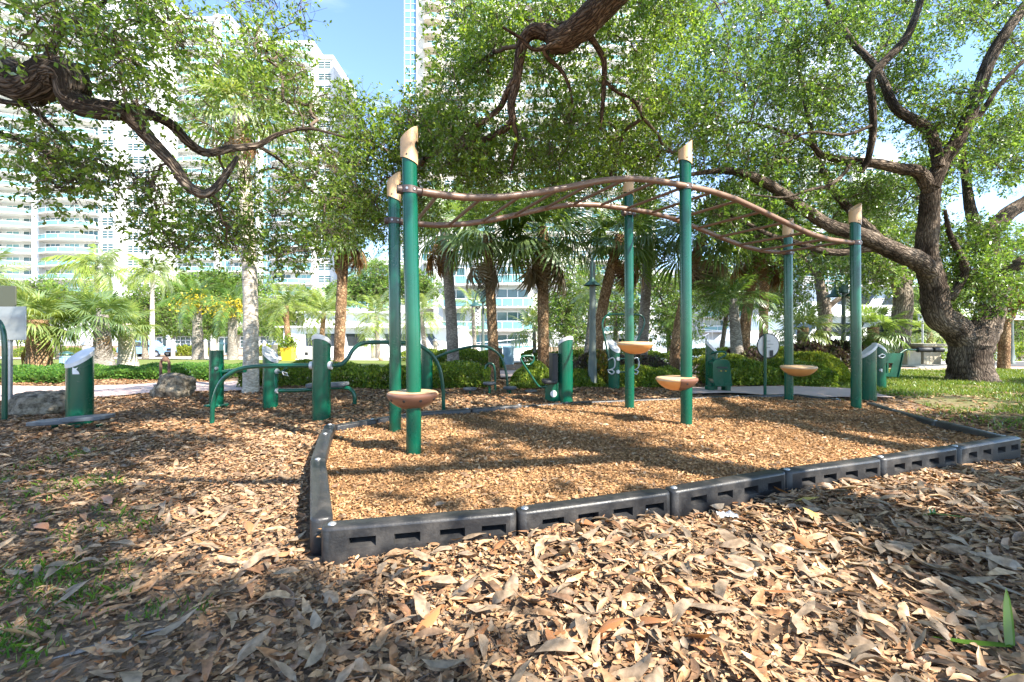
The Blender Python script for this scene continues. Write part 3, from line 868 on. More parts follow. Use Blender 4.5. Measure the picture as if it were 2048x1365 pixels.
a = r.uniform(0, 6.28, N)
d = unit(np.c_[np.cos(a), np.sin(a), r.normal(0, 0.22, N)])
up = unit(np.c_[r.normal(0, 0.3, N), r.normal(0, 0.3, N), np.ones(N)])
V2, F2 = diamonds(np.c_[x, y, gz(x, y) + 0.006 + r.uniform(0, 0.025, N)], d, up, Ln, Wd, r.uniform(-0.1, 0.3, N))
o = link("leaf_litter", np_mesh("leaf_litter_far", V2, F2, M['litter']), ground); o["kind"] = "stuff"
# chips in the bed
x = r.uniform(-1.85, 4.9, 260000); y = r.uniform(2.0, 7.05, 260000)
k = in_poly(x, y, BED) & (r.uniform(0, 1, x.shape) < np.clip(2.9 / y, 0, 1) ** 1.1); x, y = x[k], y[k]; N = len(x)
Ln = r.uniform(0.014, 0.034, N) * (0.9 + 0.07 * y); Wd = r.uniform(0.005, 0.010, N) * (0.8 + 0.15 * y)
a = r.uniform(0, 6.28, N)
d = unit(np.c_[np.cos(a), np.sin(a), r.normal(0, 0.33, N)])
up = unit(np.c_[r.normal(0, 0.45, N), r.normal(0, 0.45, N), np.ones(N)])
V3, F3 = diamonds(np.c_[x, y, bz(x, y) + 0.002 + r.uniform(0, 0.016, N)], d, up, Ln, Wd, np.zeros(N))
o = link("wood_chips", np_mesh("wood_chips", V3, F3, M['chip']), bed); o["kind"] = "stuff"
# a few oak leaves lying on the chips
x = r.uniform(-1.7, 4.6, 2000); y = r.uniform(2.1, 6.6, 2000); k = in_poly(x, y, BED * 0.97 + BED.mean(0) * 0.03); x, y = x[k], y[k]; N = len(x)
Ln = r.uniform(0.035, 0.075, N)
V4, F4 = leaf_strips(np.c_[x, y, bz(x, y) + 0.018], r.uniform(0, 6.28, N), Ln, Ln * 0.42, r.normal(0, .2, N), r.normal(0, .3, N), r)
o = link("leaf_litter", np_mesh("leaves_on_chips", V4, F4, M['litter'], True), bed); o["kind"] = "stuff"
# the largest fallen leaves, one by one
protos = []
for q in range(14):
    Lq = r.uniform(0.075, 0.145)
    Vq, Fq = leaf_strips(np.zeros((1, 3)), np.zeros(1), np.array([Lq]), np.array([Lq * r.uniform(0.24, 0.36)]), np.zeros(1), np.zeros(1), r)
    protos.append(np_mesh("fallen_leaf", Vq, Fq, M['litter'] if q < 11 else (M['litterrust'] if q < 13 else M['litteryel']), True))
for q in range(2):
    pass
cnt = 0
while cnt < 290:
    yy = math.sqrt(r.uniform(1.15 ** 2, 2.9 ** 2)); xx = r.uniform(-1.12, 1.12) * yy
    if not litter_mask(np.array([xx]), np.array([yy]), r)[0]: continue
    if xx < -0.5 and r.uniform() < 0.45: continue
    pi = 13 if cnt in (5, 120, 200) else int(r.integers(0, 13 if r.uniform() < .35 else 11))
    lf = link("fallen_leaf", protos[pi], ground)
    pl = 0.0 * math.exp(-((front_dist(xx, yy) + 0.16) / 0.16) ** 2)
    lf.location = (xx, yy, float(gz(xx, yy)) + 0.035 + pl + r.uniform(0, 0.02))
    lf.rotation_euler = (r.normal(0, .35), r.normal(0, .3), r.uniform(0, 6.28))
    cnt += 1
# bare sand showing through
sx, sy = gp(230, 1290)[:2]
Vs = []; 
for q in range(20):
    a = q / 20 * 2 * math.pi; rr = (1 + 0.25 * math.sin(3 * a + 1) + 0.15 * math.sin(7 * a))
    X2 = sx + rr * (0.13 * math.cos(a) * .85 + 0.10 * math.sin(a) * .5); Y2 = sy + rr * (-0.0 + 0.10 * math.cos(a) * .6 + 0.055 * math.sin(a) * .8)
    Vs.append((X2, Y2, float(gz(X2, Y2)) + 0.006))
Vs.append((sx, sy, float(gz(sx, sy)) + 0.014))
mb = MB(); mb.add(Vs, [(q, (q + 1) % 20, 20) for q in range(20)]); tag(mb.build("sand_patch", M['sand']), kind="structure")

def blades(x, y, z, h, w, r, lean=0.5):
    N = len(x); a = r.uniform(0, 6.28, N); b = r.uniform(0, 6.28, N)
    base = np.c_[x, y, z]
    sd = np.c_[np.cos(a), np.sin(a), np.zeros(N)] * w[:, None]
    ln = np.c_[np.cos(b), np.sin(b), np.zeros(N)] * (h * lean * r.uniform(0.2, 1, N))[:, None]
    V = np.stack([base - sd, base + sd, base + ln * .4 + np.c_[np.zeros(N), np.zeros(N), h * .6] + sd * .7, base + ln + np.c_[np.zeros(N), np.zeros(N), h]], 1)
    q = (np.arange(N) * 4)[:, None]
    F = np.concatenate([q + np.array([[0, 1, 2]]), q + np.array([[0, 2, 3]])], 0)
    return V.reshape(-1, 3), F
x = r.uniform(4.4, 17, 150000); y = 4.0 + 8.6 * r.uniform(0, 1, 150000) ** 0.9
patch = bumps(x * 1.7 + 3, y * 1.7) + bumps(x * 5, y * 5 + 2) * 0.6
edge = 5.15 + 0.25 * np.maximum(0, y - 8) - 1.1 * sstep(5.2, 3.8, y)
k = (x < 1.2 * y + .5) & (patch > -0.004 - 0.022 * sstep(edge, edge + 3.2, x)) & (x > edge + r.normal(0.35, 0.35, x.shape)) & ~((x < 6.1) & (y > 6.8) & (y < 8.2)) & ~in_poly(x, y, EDGE)
x, y = x[k], y[k]; N = len(x)
Vg, Fg = blades(x, y, gz(x, y) + 0.01, r.uniform(0.025, 0.075, N), r.uniform(0.002, 0.0045, N) * 1.6, r, 0.8)
o = link("grass", np_mesh("grass", Vg, Fg, M['grass'])); tag(o, "patchy green grass growing right of the play bed", "grass", kind="stuff")
wx, wy = [], []
for px, py, s, c in ((140, 925, .09, 160), (190, 990, .05, 40), (95, 1003, .11, 220), (215, 1032, .05, 60), (235, 985, .04, 30), (90, 1182, .09, 260), (135, 1212, .05, 60), (255, 1040, .04, 30), (160, 1075, .07, 70), (60, 945, .06, 40), (20, 975, .05, 40), (300, 1240, .04, 50), (25, 1295, .05, 150), (205, 1215, .05, 90), (260, 1060, .06, 80), (400, 1230, .03, 30), (175, 985, .08, 100), (45, 1330, .05, 60), (145, 1160, .05, 40), (240, 1150, .04, 30), (110, 1130, .05, 35), (30, 1160, .06, 60), (200, 890, .05, 30), (60, 1060, .07, 40)):
    g = gp(px, py)
    wx.append(r.normal(g[0], s, c)); wy.append(r.normal(g[1], s * 1.1, c))
x = np.concatenate(wx); y = np.concatenate(wy); N = len(x)
Vw, Fw = blades(x, y, gz(x, y) + 0.015, r.uniform(0.012, 0.042, N), r.uniform(0.0018, 0.0042, N), r, 1.2)
o = link("weeds", np_mesh("weeds", Vw, Fw, M['weed'])); tag(o, "small green weeds sprouting through the leaf litter at left", "weeds", kind="stuff")
# ================================================================== outdoor fitness stations
def wide_post(mb_parent, c, r, h, low, slope=1.0, capped=True, mat='green'):
    """thick round post with a slanted top; low = plan direction in which the cut falls"""
    low = unit(np.array(low, float))
    n = 32; a = np.linspace(0, 2 * np.pi, n, endpoint=False)
    e = np.cos(a) * low[0] + np.sin(a) * low[1]
    top = c[2] + h - slope * r * (e + 1)
    ring = lambda R, z: np.c_[c[0] + R * np.cos(a), c[1] + R * np.sin(a), z * np.ones(n)]
    V = np.vstack([ring(r, c[2] - 0.08), ring(r, top)])
    F = [(i, (i + 1) % n, n + (i + 1) % n, n + i) for i in range(n)] + [tuple(n + i for i in range(n))]
    mb = MB(); mb.add(V, F); o = mb.build("post", M[mat], mb_parent)
    if capped:
        R = r + 0.006
        V = np.vstack([ring(R, top - 0.035), ring(R, top + 0.010), ring(R - 0.006, top + 0.016), ring(R - 0.02, top + 0.012)])
        F = [(j * n + i, j * n + (i + 1) % n, (j + 1) * n + (i + 1) % n, (j + 1) * n + i) for j in range(3) for i in range(n)] + [tuple(3 * n + i for i in range(n))]
        mb = MB(); mb.add(V, F, 0, False); cap = mb.build("cap", M['silver'], mb_parent)
    return o
def gpt(px, py):
    g = gp(px, py); g[2] = float(gz(g[0], g[1])); return g
def sc(py): return FPX / gp(0, py)[1]          # pixels per metre at a ground line

# 1 far left: end of a green arched bar
c = gpt(10, 842); Z = c[1]
t = thing("arched_bar", "dark green curved pipe leaving the picture at the far left edge", "exercise bar", c)
mb = MB(); mb.tube([at(9, 860, Z), at(9.5, 760, Z), at(9, 690, Z), at(4, 655, Z), at(-12, 638, Z), at(-60, 630, Z), at(-150, 628, Z), at(-190, 640, Z), at(-200, 690, Z), at(-202, 850, Z)], 0.026, 12); mb.build("pipe", M['greentube'], t)

# 2 sign seen from behind
c = gpt(20, 828); Z = c[1]
t = thing("park_sign", "grey road sign seen from behind on a metal channel post", "sign", c)
mb = MB(); mb.box(at(19, 702, Z) + (0, 0, -0.03), (0.055, 0.03, 1.62)); mb.build("post", M['steel'], t)
mb = MB(); mb.rbox(at(12, 593, Z - 0.03), (0.26, 0.26, 0.012), 0.02, tilt=((1, 0, 0), (0, 0, 1), (0, 1, 0))); mb.build("small_panel", M['signbrown'], t)
mb = MB(); mb.rbox(at(8, 647, Z - 0.03), (0.56, 0.42, 0.012), 0.012, tilt=((1, 0, 0), (0, 0, 1), (0, 1, 0))); mb.build("large_panel", M['signback'], t)

# 3 balance station
c = gpt(160, 848)
t = thing("balance_station", "green exercise post with slanted silver top and torn sticker behind two grey foot boards", "exercise station", c)
wide_post(t, c, 0.118, 0.87, (-0.30, -0.95), 0.75)
mb = MB(); P = at(151, 742, c[1] - 0.119); 
mb.add([P + np.array(v) * 0.075 for v in ((-.45, 0, -.5), (.5, .09, -.5), (.42, .06, -.2), (.1, 0, .2), (.35, .03, .5), (-.1, 0, .35), (-.45, 0, .5), (-.5, 0, 0))], [tuple(range(8))], 0, False)
mb.build("torn_sticker", M['white'], t)
for k, (px, py, w, rz) in enumerate(((110, 845, 0.50, 0.08), (172, 840, 0.50, -0.05))):
    q = gpt(px, py + 20)
    mb = MB(); q2 = at(px, py, q[1] - (0.1 if k else -0.02)) - (0, 0, 0 if k else .012)
    ring = []
    for s in range(22):
        a = s / 22 * 2 * math.pi
        ring.append(((0.25 if k else 0.225) * math.copysign(abs(math.cos(a)) ** 0.6, math.cos(a)), 0.115 * math.copysign(abs(math.sin(a)) ** 0.7, math.sin(a)) * (1 + 0.25 * math.cos(a) * (1 if k else -1))))
    ring = np.array(ring)
    z = q2[2]
    V = np.vstack([np.c_[q2[0] + ring[:, 0] * f, q2[1] + ring[:, 1] * f, np.full(22, z + dz + 0.02) + ring[:, 0] * (0.06 if k else 0.05)] for f, dz in ((.94, -.022), (1, -.016), (1, .010), (.97, .016))])
    mb.add(V, [(j * 22 + i, j * 22 + (i + 1) % 22, (j + 1) * 22 + (i + 1) % 22, (j + 1) * 22 + i) for j in range(3) for i in range(22)] + [tuple(66 + i for i in range(22)), tuple(range(21, -1, -1))], 0, False)
    mb.build("foot_board", M['rubber'], t)
for px, dy in ((156, 0.0), (188, 0.06), (100, 0.05)):
    q = gpt(px, 862); mb = MB(); mb.tube([(q[0], q[1] - 0.0 + dy, q[2] - 0.06), (q[0], q[1] + dy, 0.055)], 0.028, 10, smooth_path=False); mb.build("foot", M['green'], t)

# 4 post with a side arm
c = gpt(433, 807); Z = c[1]
t = thing("side_arm_post", "green exercise post with a stubby horizontal arm beside the pale palm trunk", "exercise station", c)
mb = MB(); mb.tube([c + (0, 0, -.08), c + (0, 0, 0.83)], 0.093, 28, smooth_path=False); mb.build("post", M['green'], t)
mb = MB(); mb.rbox(c + (0, 0, 0.01), (0.25, 0.23, 0.09), 0.03); mb.build("base_shoe", M['green'], t)
mb = MB(); a = at(446, 744, Z); b = at(490, 741, Z - .1); mb.tube([a - (0.05, 0, 0), a, b], 0.035, 14, smooth_path=False); mb.build("arm", M['green'], t)
mb = MB(); mb.disc(at(433, 737, Z - 0.093), 0.02, (0, -1, 0), 12, th=0.03); mb.build("bolt", M['steel'], t)

# 5 sit-up bench station
c = gpt(541, 812); Z = c[1]
t = thing("bench_station", "green exercise post with slanted top and low bench bar in front of the hedge", "exercise station", c)
wide_post(t, c, 0.098, 0.865, (1, -0.25), 0.95)
mb = MB(); mb.tube([at(553, 782, Z), at(600, 781, Z), at(650, 777, Z), at(690, 776, Z), at(703, 781, Z), at(709, 793, Z), at(709, 815, Z)], 0.028, 12); mb.build("bench_bar", M['green'], t)
mb = MB(); q = at(655, 770, Z); mb.rbox(q, (0.56, 0.20, 0.055), 0.04, tilt=((1, 0, 0), (0, 1, 0), (0.03, 0, 1))); mb.build("seat", M['rubber'], t)
mb = MB(); mb.tube([at(553, 743, Z), at(563, 745, Z - 0.05), at(572, 736, Z - .12)], 0.014, 8); mb.tube([at(566, 746, Z - .05), at(575, 736, Z - .1)], 0.011, 8); mb.build("handle", M['greentube'], t)
mb = MB(); q = at(570, 748, Z - 0.1); mb.tube([q + np.array(v) for v in ((-.04, 0, .03), (.02, 0, .012), (.045, 0, -.03), (-.02, 0, -.015), (-.04, 0, .03))], 0.009, 8, smooth_path=False); mb.build("pedal", M['steel'], t)
for py in (743, 782):
    mb = MB(); mb.disc(at(554, py, Z - 0.02), 0.036, (1, -0.2, 0), 14, th=0.03); mb.build("flange", M['silver'], t)

# 6 stretching bar: post in the middle, low arch left and wavy arch right
c = gpt(643, 848); Z = c[1]
t = thing("parallel_bar_station", "green exercise post with a long wavy green bar running through to both sides", "exercise station", c)
wide_post(t, c, 0.097, 0.955, (0.1, 1), 0.62)
lz = Z
zr = gpt(888, 826)[1]
mb = MB(); mb.tube([at(424, 875, lz), at(424.5, 830, lz), at(428, 800, lz), at(442, 765, lz), at(465, 745, lz), at(495, 735, lz), at(540, 732, lz), at(600, 731, lz), at(628, 731, lz)], 0.0245, 12); mb.build("left_bar", M['greentube'], t)
def zz(px): return lz + (zr - lz) * (px - 660) / (888 - 660)
pts = [(658, 731), (680, 730), (695, 718), (706, 700), (722, 688), (745, 685), (790, 685.5), (825, 688), (850, 698), (868, 715), (880, 740), (886, 775), (887, 805), (888, 840)]
mb = MB(); mb.tube([at(x_, y_, zz(x_)) for x_, y_ in pts], 0.0245, 12); mb.build("right_bar", M['greentube'], t)
for s in (-1, 1):
    mb = MB(); mb.disc(c + np.array([s * 0.103, -0.01, 1 - (731 - HOR) / FPX * Z - c[2]]), 0.046, (1, 0, 0), 16, th=0.035); mb.build("flange", M['silver'], t)

# 7 arched step station
c = gpt(854, 786); Z = c[1]
t = thing("step_arch_station", "green exercise post with a high arched bar over a row of round black steps", "exercise station", c)
wide_post(t, c, 0.098, 0.83, (1, 0.25), 0.95)
pts = [(866, 718), (895, 706), (925, 697), (950, 693), (972, 694), (990, 702), (1003, 716), (1010, 735), (1014, 758), (1016, 790)]
mb = MB(); mb.tube([at(x_, y_, Z) for x_, y_ in pts], 0.022, 12); mb.build("arch_bar", M['greentube'], t)
steps = [(902, 787, 786, .105), (940, 778, 793, .11), (979, 767, 792, .11), (1020, 776, 789, .115), (1062, 783, 786, .11)]
for k, (px, py, gy, rr) in enumerate(steps):
    g = gpt(px, gy); P = at(px, py, g[1])
    s = thing("balance_step", ("low flat black step disc lying on the chips beside the arched pipe foot", "round black step disc on a short stem before the hedge", "tallest round black step disc on a green stem", "round black step disc at the right foot of the arched bar", "low black step disc in front of the round green bush")[k], "step", g, "round black step discs")
    mb = MB(); mb.lathe(P, [(0.0001, -0.02), (rr * .7, -0.03), (rr * .97, -0.012), (rr, 0.004), (rr * .93, 0.018), (0.0001, 0.022)], 24); mb.build("disc", M['rubber'], s)
    mb = MB(); mb.tube([(P[0], P[1], -0.06), (P[0], P[1], P[2] - 0.01)], 0.024, 10, smooth_path=False); mb.build("stem", M['green'], s)
g = gpt(990, 782); Z = g[1]
t = thing("cane_handle", "small dark green cane-shaped grab handle behind the step discs", "handle", g)
mb = MB(); mb.tube([at(971, 738, Z), at(973, 731, Z), at(980, 727, Z), at(987, 731, Z), at(990, 745, Z), at(990.5, 765, Z), at(990.5, 795, Z)], 0.020, 10); mb.build("pipe", M['greentube'], t)

# 8 chest press with seat
c = gpt(1131, 808); Z = c[1]
t = thing("press_station", "seated press machine with black seat pad on a green post", "exercise station", c)
wide_post(t, c, 0.106, 0.95, (-0.55, 0.83), 0.62)
mb = MB(); mb.rbox(at(1107, 735, Z - 0.02), (0.085, 0.26, 0.40), 0.035, rot=0.15); mb.build("backrest", M['blackmat'], t)
mb = MB(); mb.rbox(at(1099, 763, Z - 0.03), (0.20, 0.30, 0.055), 0.05, rot=0.1); mb.build("seat", M['blackmat'], t)
mb = MB()
P = at(1104, 785, Z - 0.03)
mb.add([P + np.array(v) for v in ((-.10, -.02, .10), (.10, -.02, .14), (.10, -.02, -.17), (-.10, -.02, -.10), (-.10, .02, .10), (.10, .02, .14), (.10, .02, -.17), (-.10, .02, -.10))], [(0, 3, 2, 1), (4, 5, 6, 7), (0, 1, 5, 4), (2, 3, 7, 6), (1, 2, 6, 5), (3, 0, 4, 7)], 0, False)
mb.build("side_plate", M['green'], t)
mb = MB(); mb.disc(at(1107, 788, Z - 0.055), 0.05, (0.2, -1, 0), 18, th=0.012); mb.build("decal", M['silver'], t)
mb = MB(); mb.tube([at(1094, 773, Z - .05), at(1082, 774, Z - .1), at(1075, 770, Z - .12), at(1060, 748, Z - .15), at(1046, 727, Z - .18), at(1042, 718, Z - .18), at(1046, 713, Z - .18), at(1060, 712, Z - .15), at(1067, 714, Z - .14), at(1067, 722, Z - .14), at(1060, 729, Z - .15), at(1052, 729, Z - .17)], 0.0145, 10); mb.build("press_arm", M['greentube'], t)
mb = MB(); mb.rbox(at(1113, 752, Z), (0.05, 0.10, 0.52), 0.02); mb.build("bracket", M['green'], t)

# 9 shoulder wheel station with tall loop
c = gpt(1228, 783); Z = c[1]
t = thing("loop_bar_station", "green exercise post with a tall looped bar and grey hand grips by the lamp post", "exercise station", c)
wide_post(t, c, 0.100, 0.86, (0.55, -0.83), 0.9)
mb = MB(); pts = [(1219, 722), (1214, 700), (1209, 675), (1205, 655), (1206, 642), (1213, 632), (1226, 629), (1250, 629), (1275, 629.5), (1285, 634), (1289, 645), (1286, 657), (1279, 672), (1272, 688), (1266, 705), (1258, 718), (1245, 719)]
mb.tube([at(x_, y_, Z - 0.08) for x_, y_ in pts], 0.0175, 10); mb.build("loop_bar", M['greentube'], t)
for dx in (0, 48):
    mb = MB()
    mb.tube([at(1216 + dx, 720, Z - .14), at(1226 + dx, 716, Z - .14), at(1230 + dx, 726, Z - .14), at(1228 + dx, 736, Z - .14), at(1218 + dx, 741, Z - .14)], 0.012, 8); mb.build("grip", M['steel'], t)
    mb = MB(); mb.tube([at(1215 + dx, 741, Z - .14), at(1222 + dx, 740, Z - .14), at(1228 + dx, 744, Z - .14), at(1224 + dx, 749, Z - .14), at(1216 + dx, 744, Z - .14)], 0.012, 8); mb.build("pedal", M['steel'], t)
    for py in (718, 744):
        mb = MB(); mb.disc(at(1236 + dx * .35, py, Z - .105), 0.034, (0.3, -1, 0), 12, th=0.03); mb.build("flange", M['silver'], t)
mb = MB(); mb.tube([at(1238, 718, Z - .1), at(1280, 718, Z - .1)], 0.016, 8, smooth_path=False); mb.tube([at(1238, 745, Z - .1), at(1278, 742, Z - .1)], 0.014, 8, smooth_path=False); mb.build("crossbar", M['greentube'], t)

# 10 stepper
c = gpt(1424, 788); Z = c[1]
t = thing("stepper_machine", "bright green stepper machine with rounded cover and handlebar on the play bed edge", "exercise station", c)
wide_post(t, c + (0, 0.02, 0), 0.095, 0.86, (0.9, -0.4), 1.0)
bx0 = at(1438, 745, Z - 0.13)
prof2 = [(-.145, .165), (-.10, .21), (.10, .21), (.13, .17), (.175, -.22), (-.10, -.22), (-.145, -.1)]
V = [bx0 + np.array([x_, yy_, z_]) for yy_ in (-.10, .10) for x_, z_ in prof2]
mb = MB(); mb.add(V, [tuple(range(6, -1, -1))[::-1], tuple(range(7, 14))[::-1]] + [(i, i + 7, (i + 1) % 7 + 7, (i + 1) % 7) for i in range(7)], 0, False); body = mb.build("cover", M['green'], t)
mb = MB(); mb.rbox(bx0 + (0.01, -0.104, 0.085), (0.17, 0.012, 0.022), 0.005); mb.build("slot", M['blackmat'], body)
for k in range(4):
    mb = MB(); mb.box(bx0 + (-0.05 + k * 0.038, -0.103, 0.03), (0.024, 0.008, 0.02), 0.0); mb.build("stencil_mark", M['litteryel'] if k % 2 else M['blackmat'], body)
mb = MB(); mb.tube([at(1422, 708, Z - .1), at(1430, 705, Z - .16), at(1446, 704, Z - .2), at(1452, 708, Z - .2), at(1446, 714, Z - .2), at(1432, 720, Z - .18), at(1424, 716, Z - .12)], 0.0165, 10); mb.build("handlebar", M['green'], t)
mb = MB(); mb.tube([at(1428, 722, Z - .12), at(1430, 732, Z - .12)], 0.03, 12, smooth_path=False); mb.build("steering_neck", M['green'], t)
for k, (px, py) in enumerate(((1419, 787), (1452, 783))):
    mb = MB(); q = at(px, py, Z - 0.08 + .04 * k); mb.rbox(q + (0, 0, 0.02), (0.11, 0.14, 0.22), 0.03, rot=0.2); mb.build("foot", M['green'], t)
mb = MB(); q = at(1462, 791, Z - 0.02); mb.rbox(q, (0.30, 0.13, 0.03), 0.02, rot=-0.5, tilt=((1, 0, 0), (0, 1, 0), (-0.2, 0, 1))); mb.build("step_plate", M['rubber'], t)

# 11 round instruction sign
c = gpt(1530, 797); Z = c[1]
t = thing("round_sign", "round pale instruction sign with dark rim on a green pole", "sign", c)
mb = MB(); mb.tube([c + (0, 0, -.08), at(1530.5, 668, Z)], 0.0225, 12, smooth_path=False); mb.build("pole", M['green'], t)
mb = MB(); q = at(1536, 692, Z + 0.035); mb.disc(q, 0.185, (0.15, -1, 0), 36, th=0.016); fc = mb.build("face", M['dial'], t)
mb = MB(); a = np.linspace(0, 2 * np.pi, 37); mb.tube(np.c_[q[0] + 0.188 * np.cos(a) * .99, q[1] + 0.188 * np.cos(a) * .15, q[2] + 0.188 * np.sin(a)], 0.010, 8, smooth_path=False, caps=False); mb.build("rim", M['blackmat'], t)
for k in range(3):
    mb = MB(); mb.box(q + (-0.02 + 0.05 * (k % 2), -0.018, 0.075 - 0.05 * k), (0.09, 0.004, 0.006)); mb.build("print_line", M['blackmat'], fc)
mb = MB(); mb.box(q + (0.045, -0.02, -0.12), (0.05, 0.005, 0.10)); mb.build("print_block", M['blackmat'], fc)

# 12 pair of posts with the swing plate
c = gpt(1737, 803); Z = c[1]
t = thing("slanted_post", "green exercise post with slanted top close behind the last ladder post", "exercise station", c)
wide_post(t, c, 0.098, 0.855, (-1, 0.25), 0.95)
c = gpt(1758, 778); Z = c[1]
t = thing("swing_plate_station", "green exercise post holding a perforated green plate with a black padded roller", "exercise station", c)
wide_post(t, c, 0.108, 0.83, (1, 0.2), 0.85)
q = at(1787, 730, Z - 0.10)
def plate(pts, y, th): 
    k = len(pts); V = [(q[0] + a_, q[1] + y_, q[2] + b_) for y_ in (y, y + th) for a_, b_ in pts]
    return V, [tuple(range(k)), tuple(range(2 * k - 1, k - 1, -1))] + [(i, i + k, (i + 1) % k + k, (i + 1) % k) for i in range(k)]
w = 0.0105
mb = MB()
outer = [(-20 * w, 20 * w), (16 * w, 20 * w), (7 * w, -21 * w), (-20 * w, -20 * w)]
for pts in ([(-20 * w, 20 * w), (16 * w, 20 * w), (12.2 * w, 3 * w), (-20 * w, 3 * w)], [(-20 * w, 3 * w), (-16 * w, 3 * w), (-16 * w, -14 * w), (-20 * w, -14 * w)], [(-11 * w, 3 * w), (-8.5 * w, 3 * w), (-8.5 * w, -14 * w), (-11 * w, -14 * w)], [(-1 * w, 3 * w), (12.2 * w, 3 * w), (8.5 * w, -14 * w), (-6 * w, -14 * w)], [(-20 * w, -14 * w), (8.5 * w, -14 * w), (7 * w, -21 * w), (-20 * w, -20 * w)]):
    mb.add(*plate(pts, 0.0, 0.012), 0, False)
mb.add([(q[0] + a_, q[1] + y_, q[2] + b_) for a_, b_ in ((16 * w, 20 * w), (7 * w, -21 * w)) for y_ in (-0.02, 0.14)] + [(q[0] + a_ + .012, q[1] + y_, q[2] + b_) for a_, b_ in ((16 * w, 20 * w), (7 * w, -21 * w)) for y_ in (-0.02, 0.14)], [(0, 1, 3, 2), (4, 6, 7, 5), (0, 4, 5, 1), (2, 3, 7, 6), (0, 2, 6, 4), (1, 5, 7, 3)], 0, False)
mb.build("swing_plate", M['green'], t)
mb = MB(); mb.tube([at(1760, 711, Z - .12), at(1764, 709, Z - .12), at(1770, 712, Z - .12), at(1764, 716, Z - .12), at(1757, 713, Z - .12), at(1760, 711, Z - .12)], 0.011, 8); mb.build("pivot_ring", M['steel'], t)
mb = MB(); mb.disc(at(1762, 741, Z - .10), 0.032, (0.4, -1, 0), 14, th=0.03); mb.build("pivot_bolt", M['steel'], t)
mb = MB(); mb.tube([at(1800, 707, Z - .08), at(1812, 700, Z - .06), at(1824, 700, Z - .05), at(1836, 700, Z - .05)], 0.017, 10); mb.tube([at(1836, 700, Z - .05), at(1886, 700, Z - .05)], 0.012, 10, smooth_path=False); mb.build("arm", M['greentube'], t)
for a_, b_ in ((1834, 1862), (1866, 1886)):
    mb = MB(); A = at(a_, 700, Z - .05); B = at(b_, 700, Z - .05)
    mb.tube([A, A + (0.012, 0, 0), (A + B) / 2, B - (0.012, 0, 0), B], [0.034, 0.048, 0.046, 0.048, 0.036], 16, per=4); mb.build("pad_roller", M['blackmat'], t)

# ------------------------------------------------------------------ rocks, rusty bracket, litter, seedlings
def rock(name, label, px0, px1, py0, py1, seed, squash=0.8):
    g = gpt((px0 + px1) / 2, py1 - 3); s_ = FPX / g[1]
    rx = (px1 - px0) / 2 / s_; h = (py1 - py0) / s_
    import bmesh
    bm = bmesh.new(); bmesh.ops.create_icosphere(bm, subdivisions=5, radius=1.0)
    rr = np.random.default_rng(seed)
    ks = [(rr.normal(0, 1, 3) * f, rr.uniform(0, 6.28), am) for f, am in ((1.5, .13), (2, .10), (3, .07), (4.5, .06), (7, .04), (9, .035), (13, .022), (19, .018), (26, .014), (34, .010))]
    for v in bm.verts:
        p = np.array(v.co); f = 1.0
        for kv, ph, am in ks: f += am * math.sin(float(p @ kv) * 1.0 + ph)
        f += 0.03 * abs(math.sin(float(p @ ks[5][0]) * 1.7)) 
        p = np.sign(p) * np.abs(p) ** 0.85 * f
        v.co = (p[0] * rx * .95, p[1] * rx * squash, max(p[2], -0.35) * h * (0.74 if squash > .75 else 0.62) + h * 0.16)
    me = bpy.data.meshes.new(name); bm.to_mesh(me); bm.free()
    for pl in me.polygons: pl.use_smooth = True
    me.materials.append(M['rock'])
    o = link(name, me); o.location = (g[0], g[1] + rx * squash * .4, g[2]); W[o.name] = np.array(o.location)
    tag(o, label, "boulder", "limestone boulders")
rock("boulder", "low wide limestone boulder behind the balance station at left", 20, 142, 782, 829, 4)
rock("boulder", "rounded pitted limestone boulder at the footpath edge under the rusty bracket", 296, 375, 752, 803, 9, 0.7)
g = gpt(331, 781); Z = g[1] + 0.25
t = thing("rusty_bracket", "rusty upside-down U-shaped iron bracket behind the pitted boulder", "bracket", at(331, 770, Z))
mb = MB(); mb.tube([at(321, 785, Z), at(321.5, 740, Z), at(322, 725, Z), at(326, 720, Z), at(334, 720, Z), at(338, 725, Z), at(338, 740, Z), at(338, 785, Z)], 0.024, 10, jitter=0.06); mb.build("frame", M['rust'], t)
mb = MB(); mb.lathe(at(331, 719, Z), [(0.0001, -.05), (0.05, -.035), (0.06, 0), (0.045, .04), (0.0001, .05)], 12); mb.build("top_fitting", M['rust'], t)

def crumple(name, label, px, py, s, seed):
    g = gpt(px, py); rr = np.random.default_rng(seed)
    n_ = 9; V = []; 
    for i in range(n_):
        for j in range(n_):
            V.append((g[0] + (i / (n_ - 1) - .5) * s * 1.6 + rr.normal(0, s * .05), g[1] + (j / (n_ - 1) - .5) * s + rr.normal(0, s * .05), g[2] + 0.05 + abs(rr.normal(0, s * .14))))
    mb = MB(); mb.add(V, [(i * n_ + j, (i + 1) * n_ + j, (i + 1) * n_ + j + 1, i * n_ + j + 1) for i in range(n_ - 1) for j in range(n_ - 1)], 0, False)
    tag(mb.build(name, M['wrap']), label, "wrapper", "discarded plastic wrappers")
M['wrap'] = glassmat("clear_plastic", (0.9, 0.93, 0.95), 0.5, (0.75, 0.78, 0.8), 0.1)
crumple("plastic_wrapper", "crumpled clear plastic wrapper lying on the sunlit leaves", 1455, 1045, 0.06, 5)
crumple("plastic_wrapper", "small clear plastic wrapper against the second border timber from the corner", 1286, 1042, 0.045, 6)

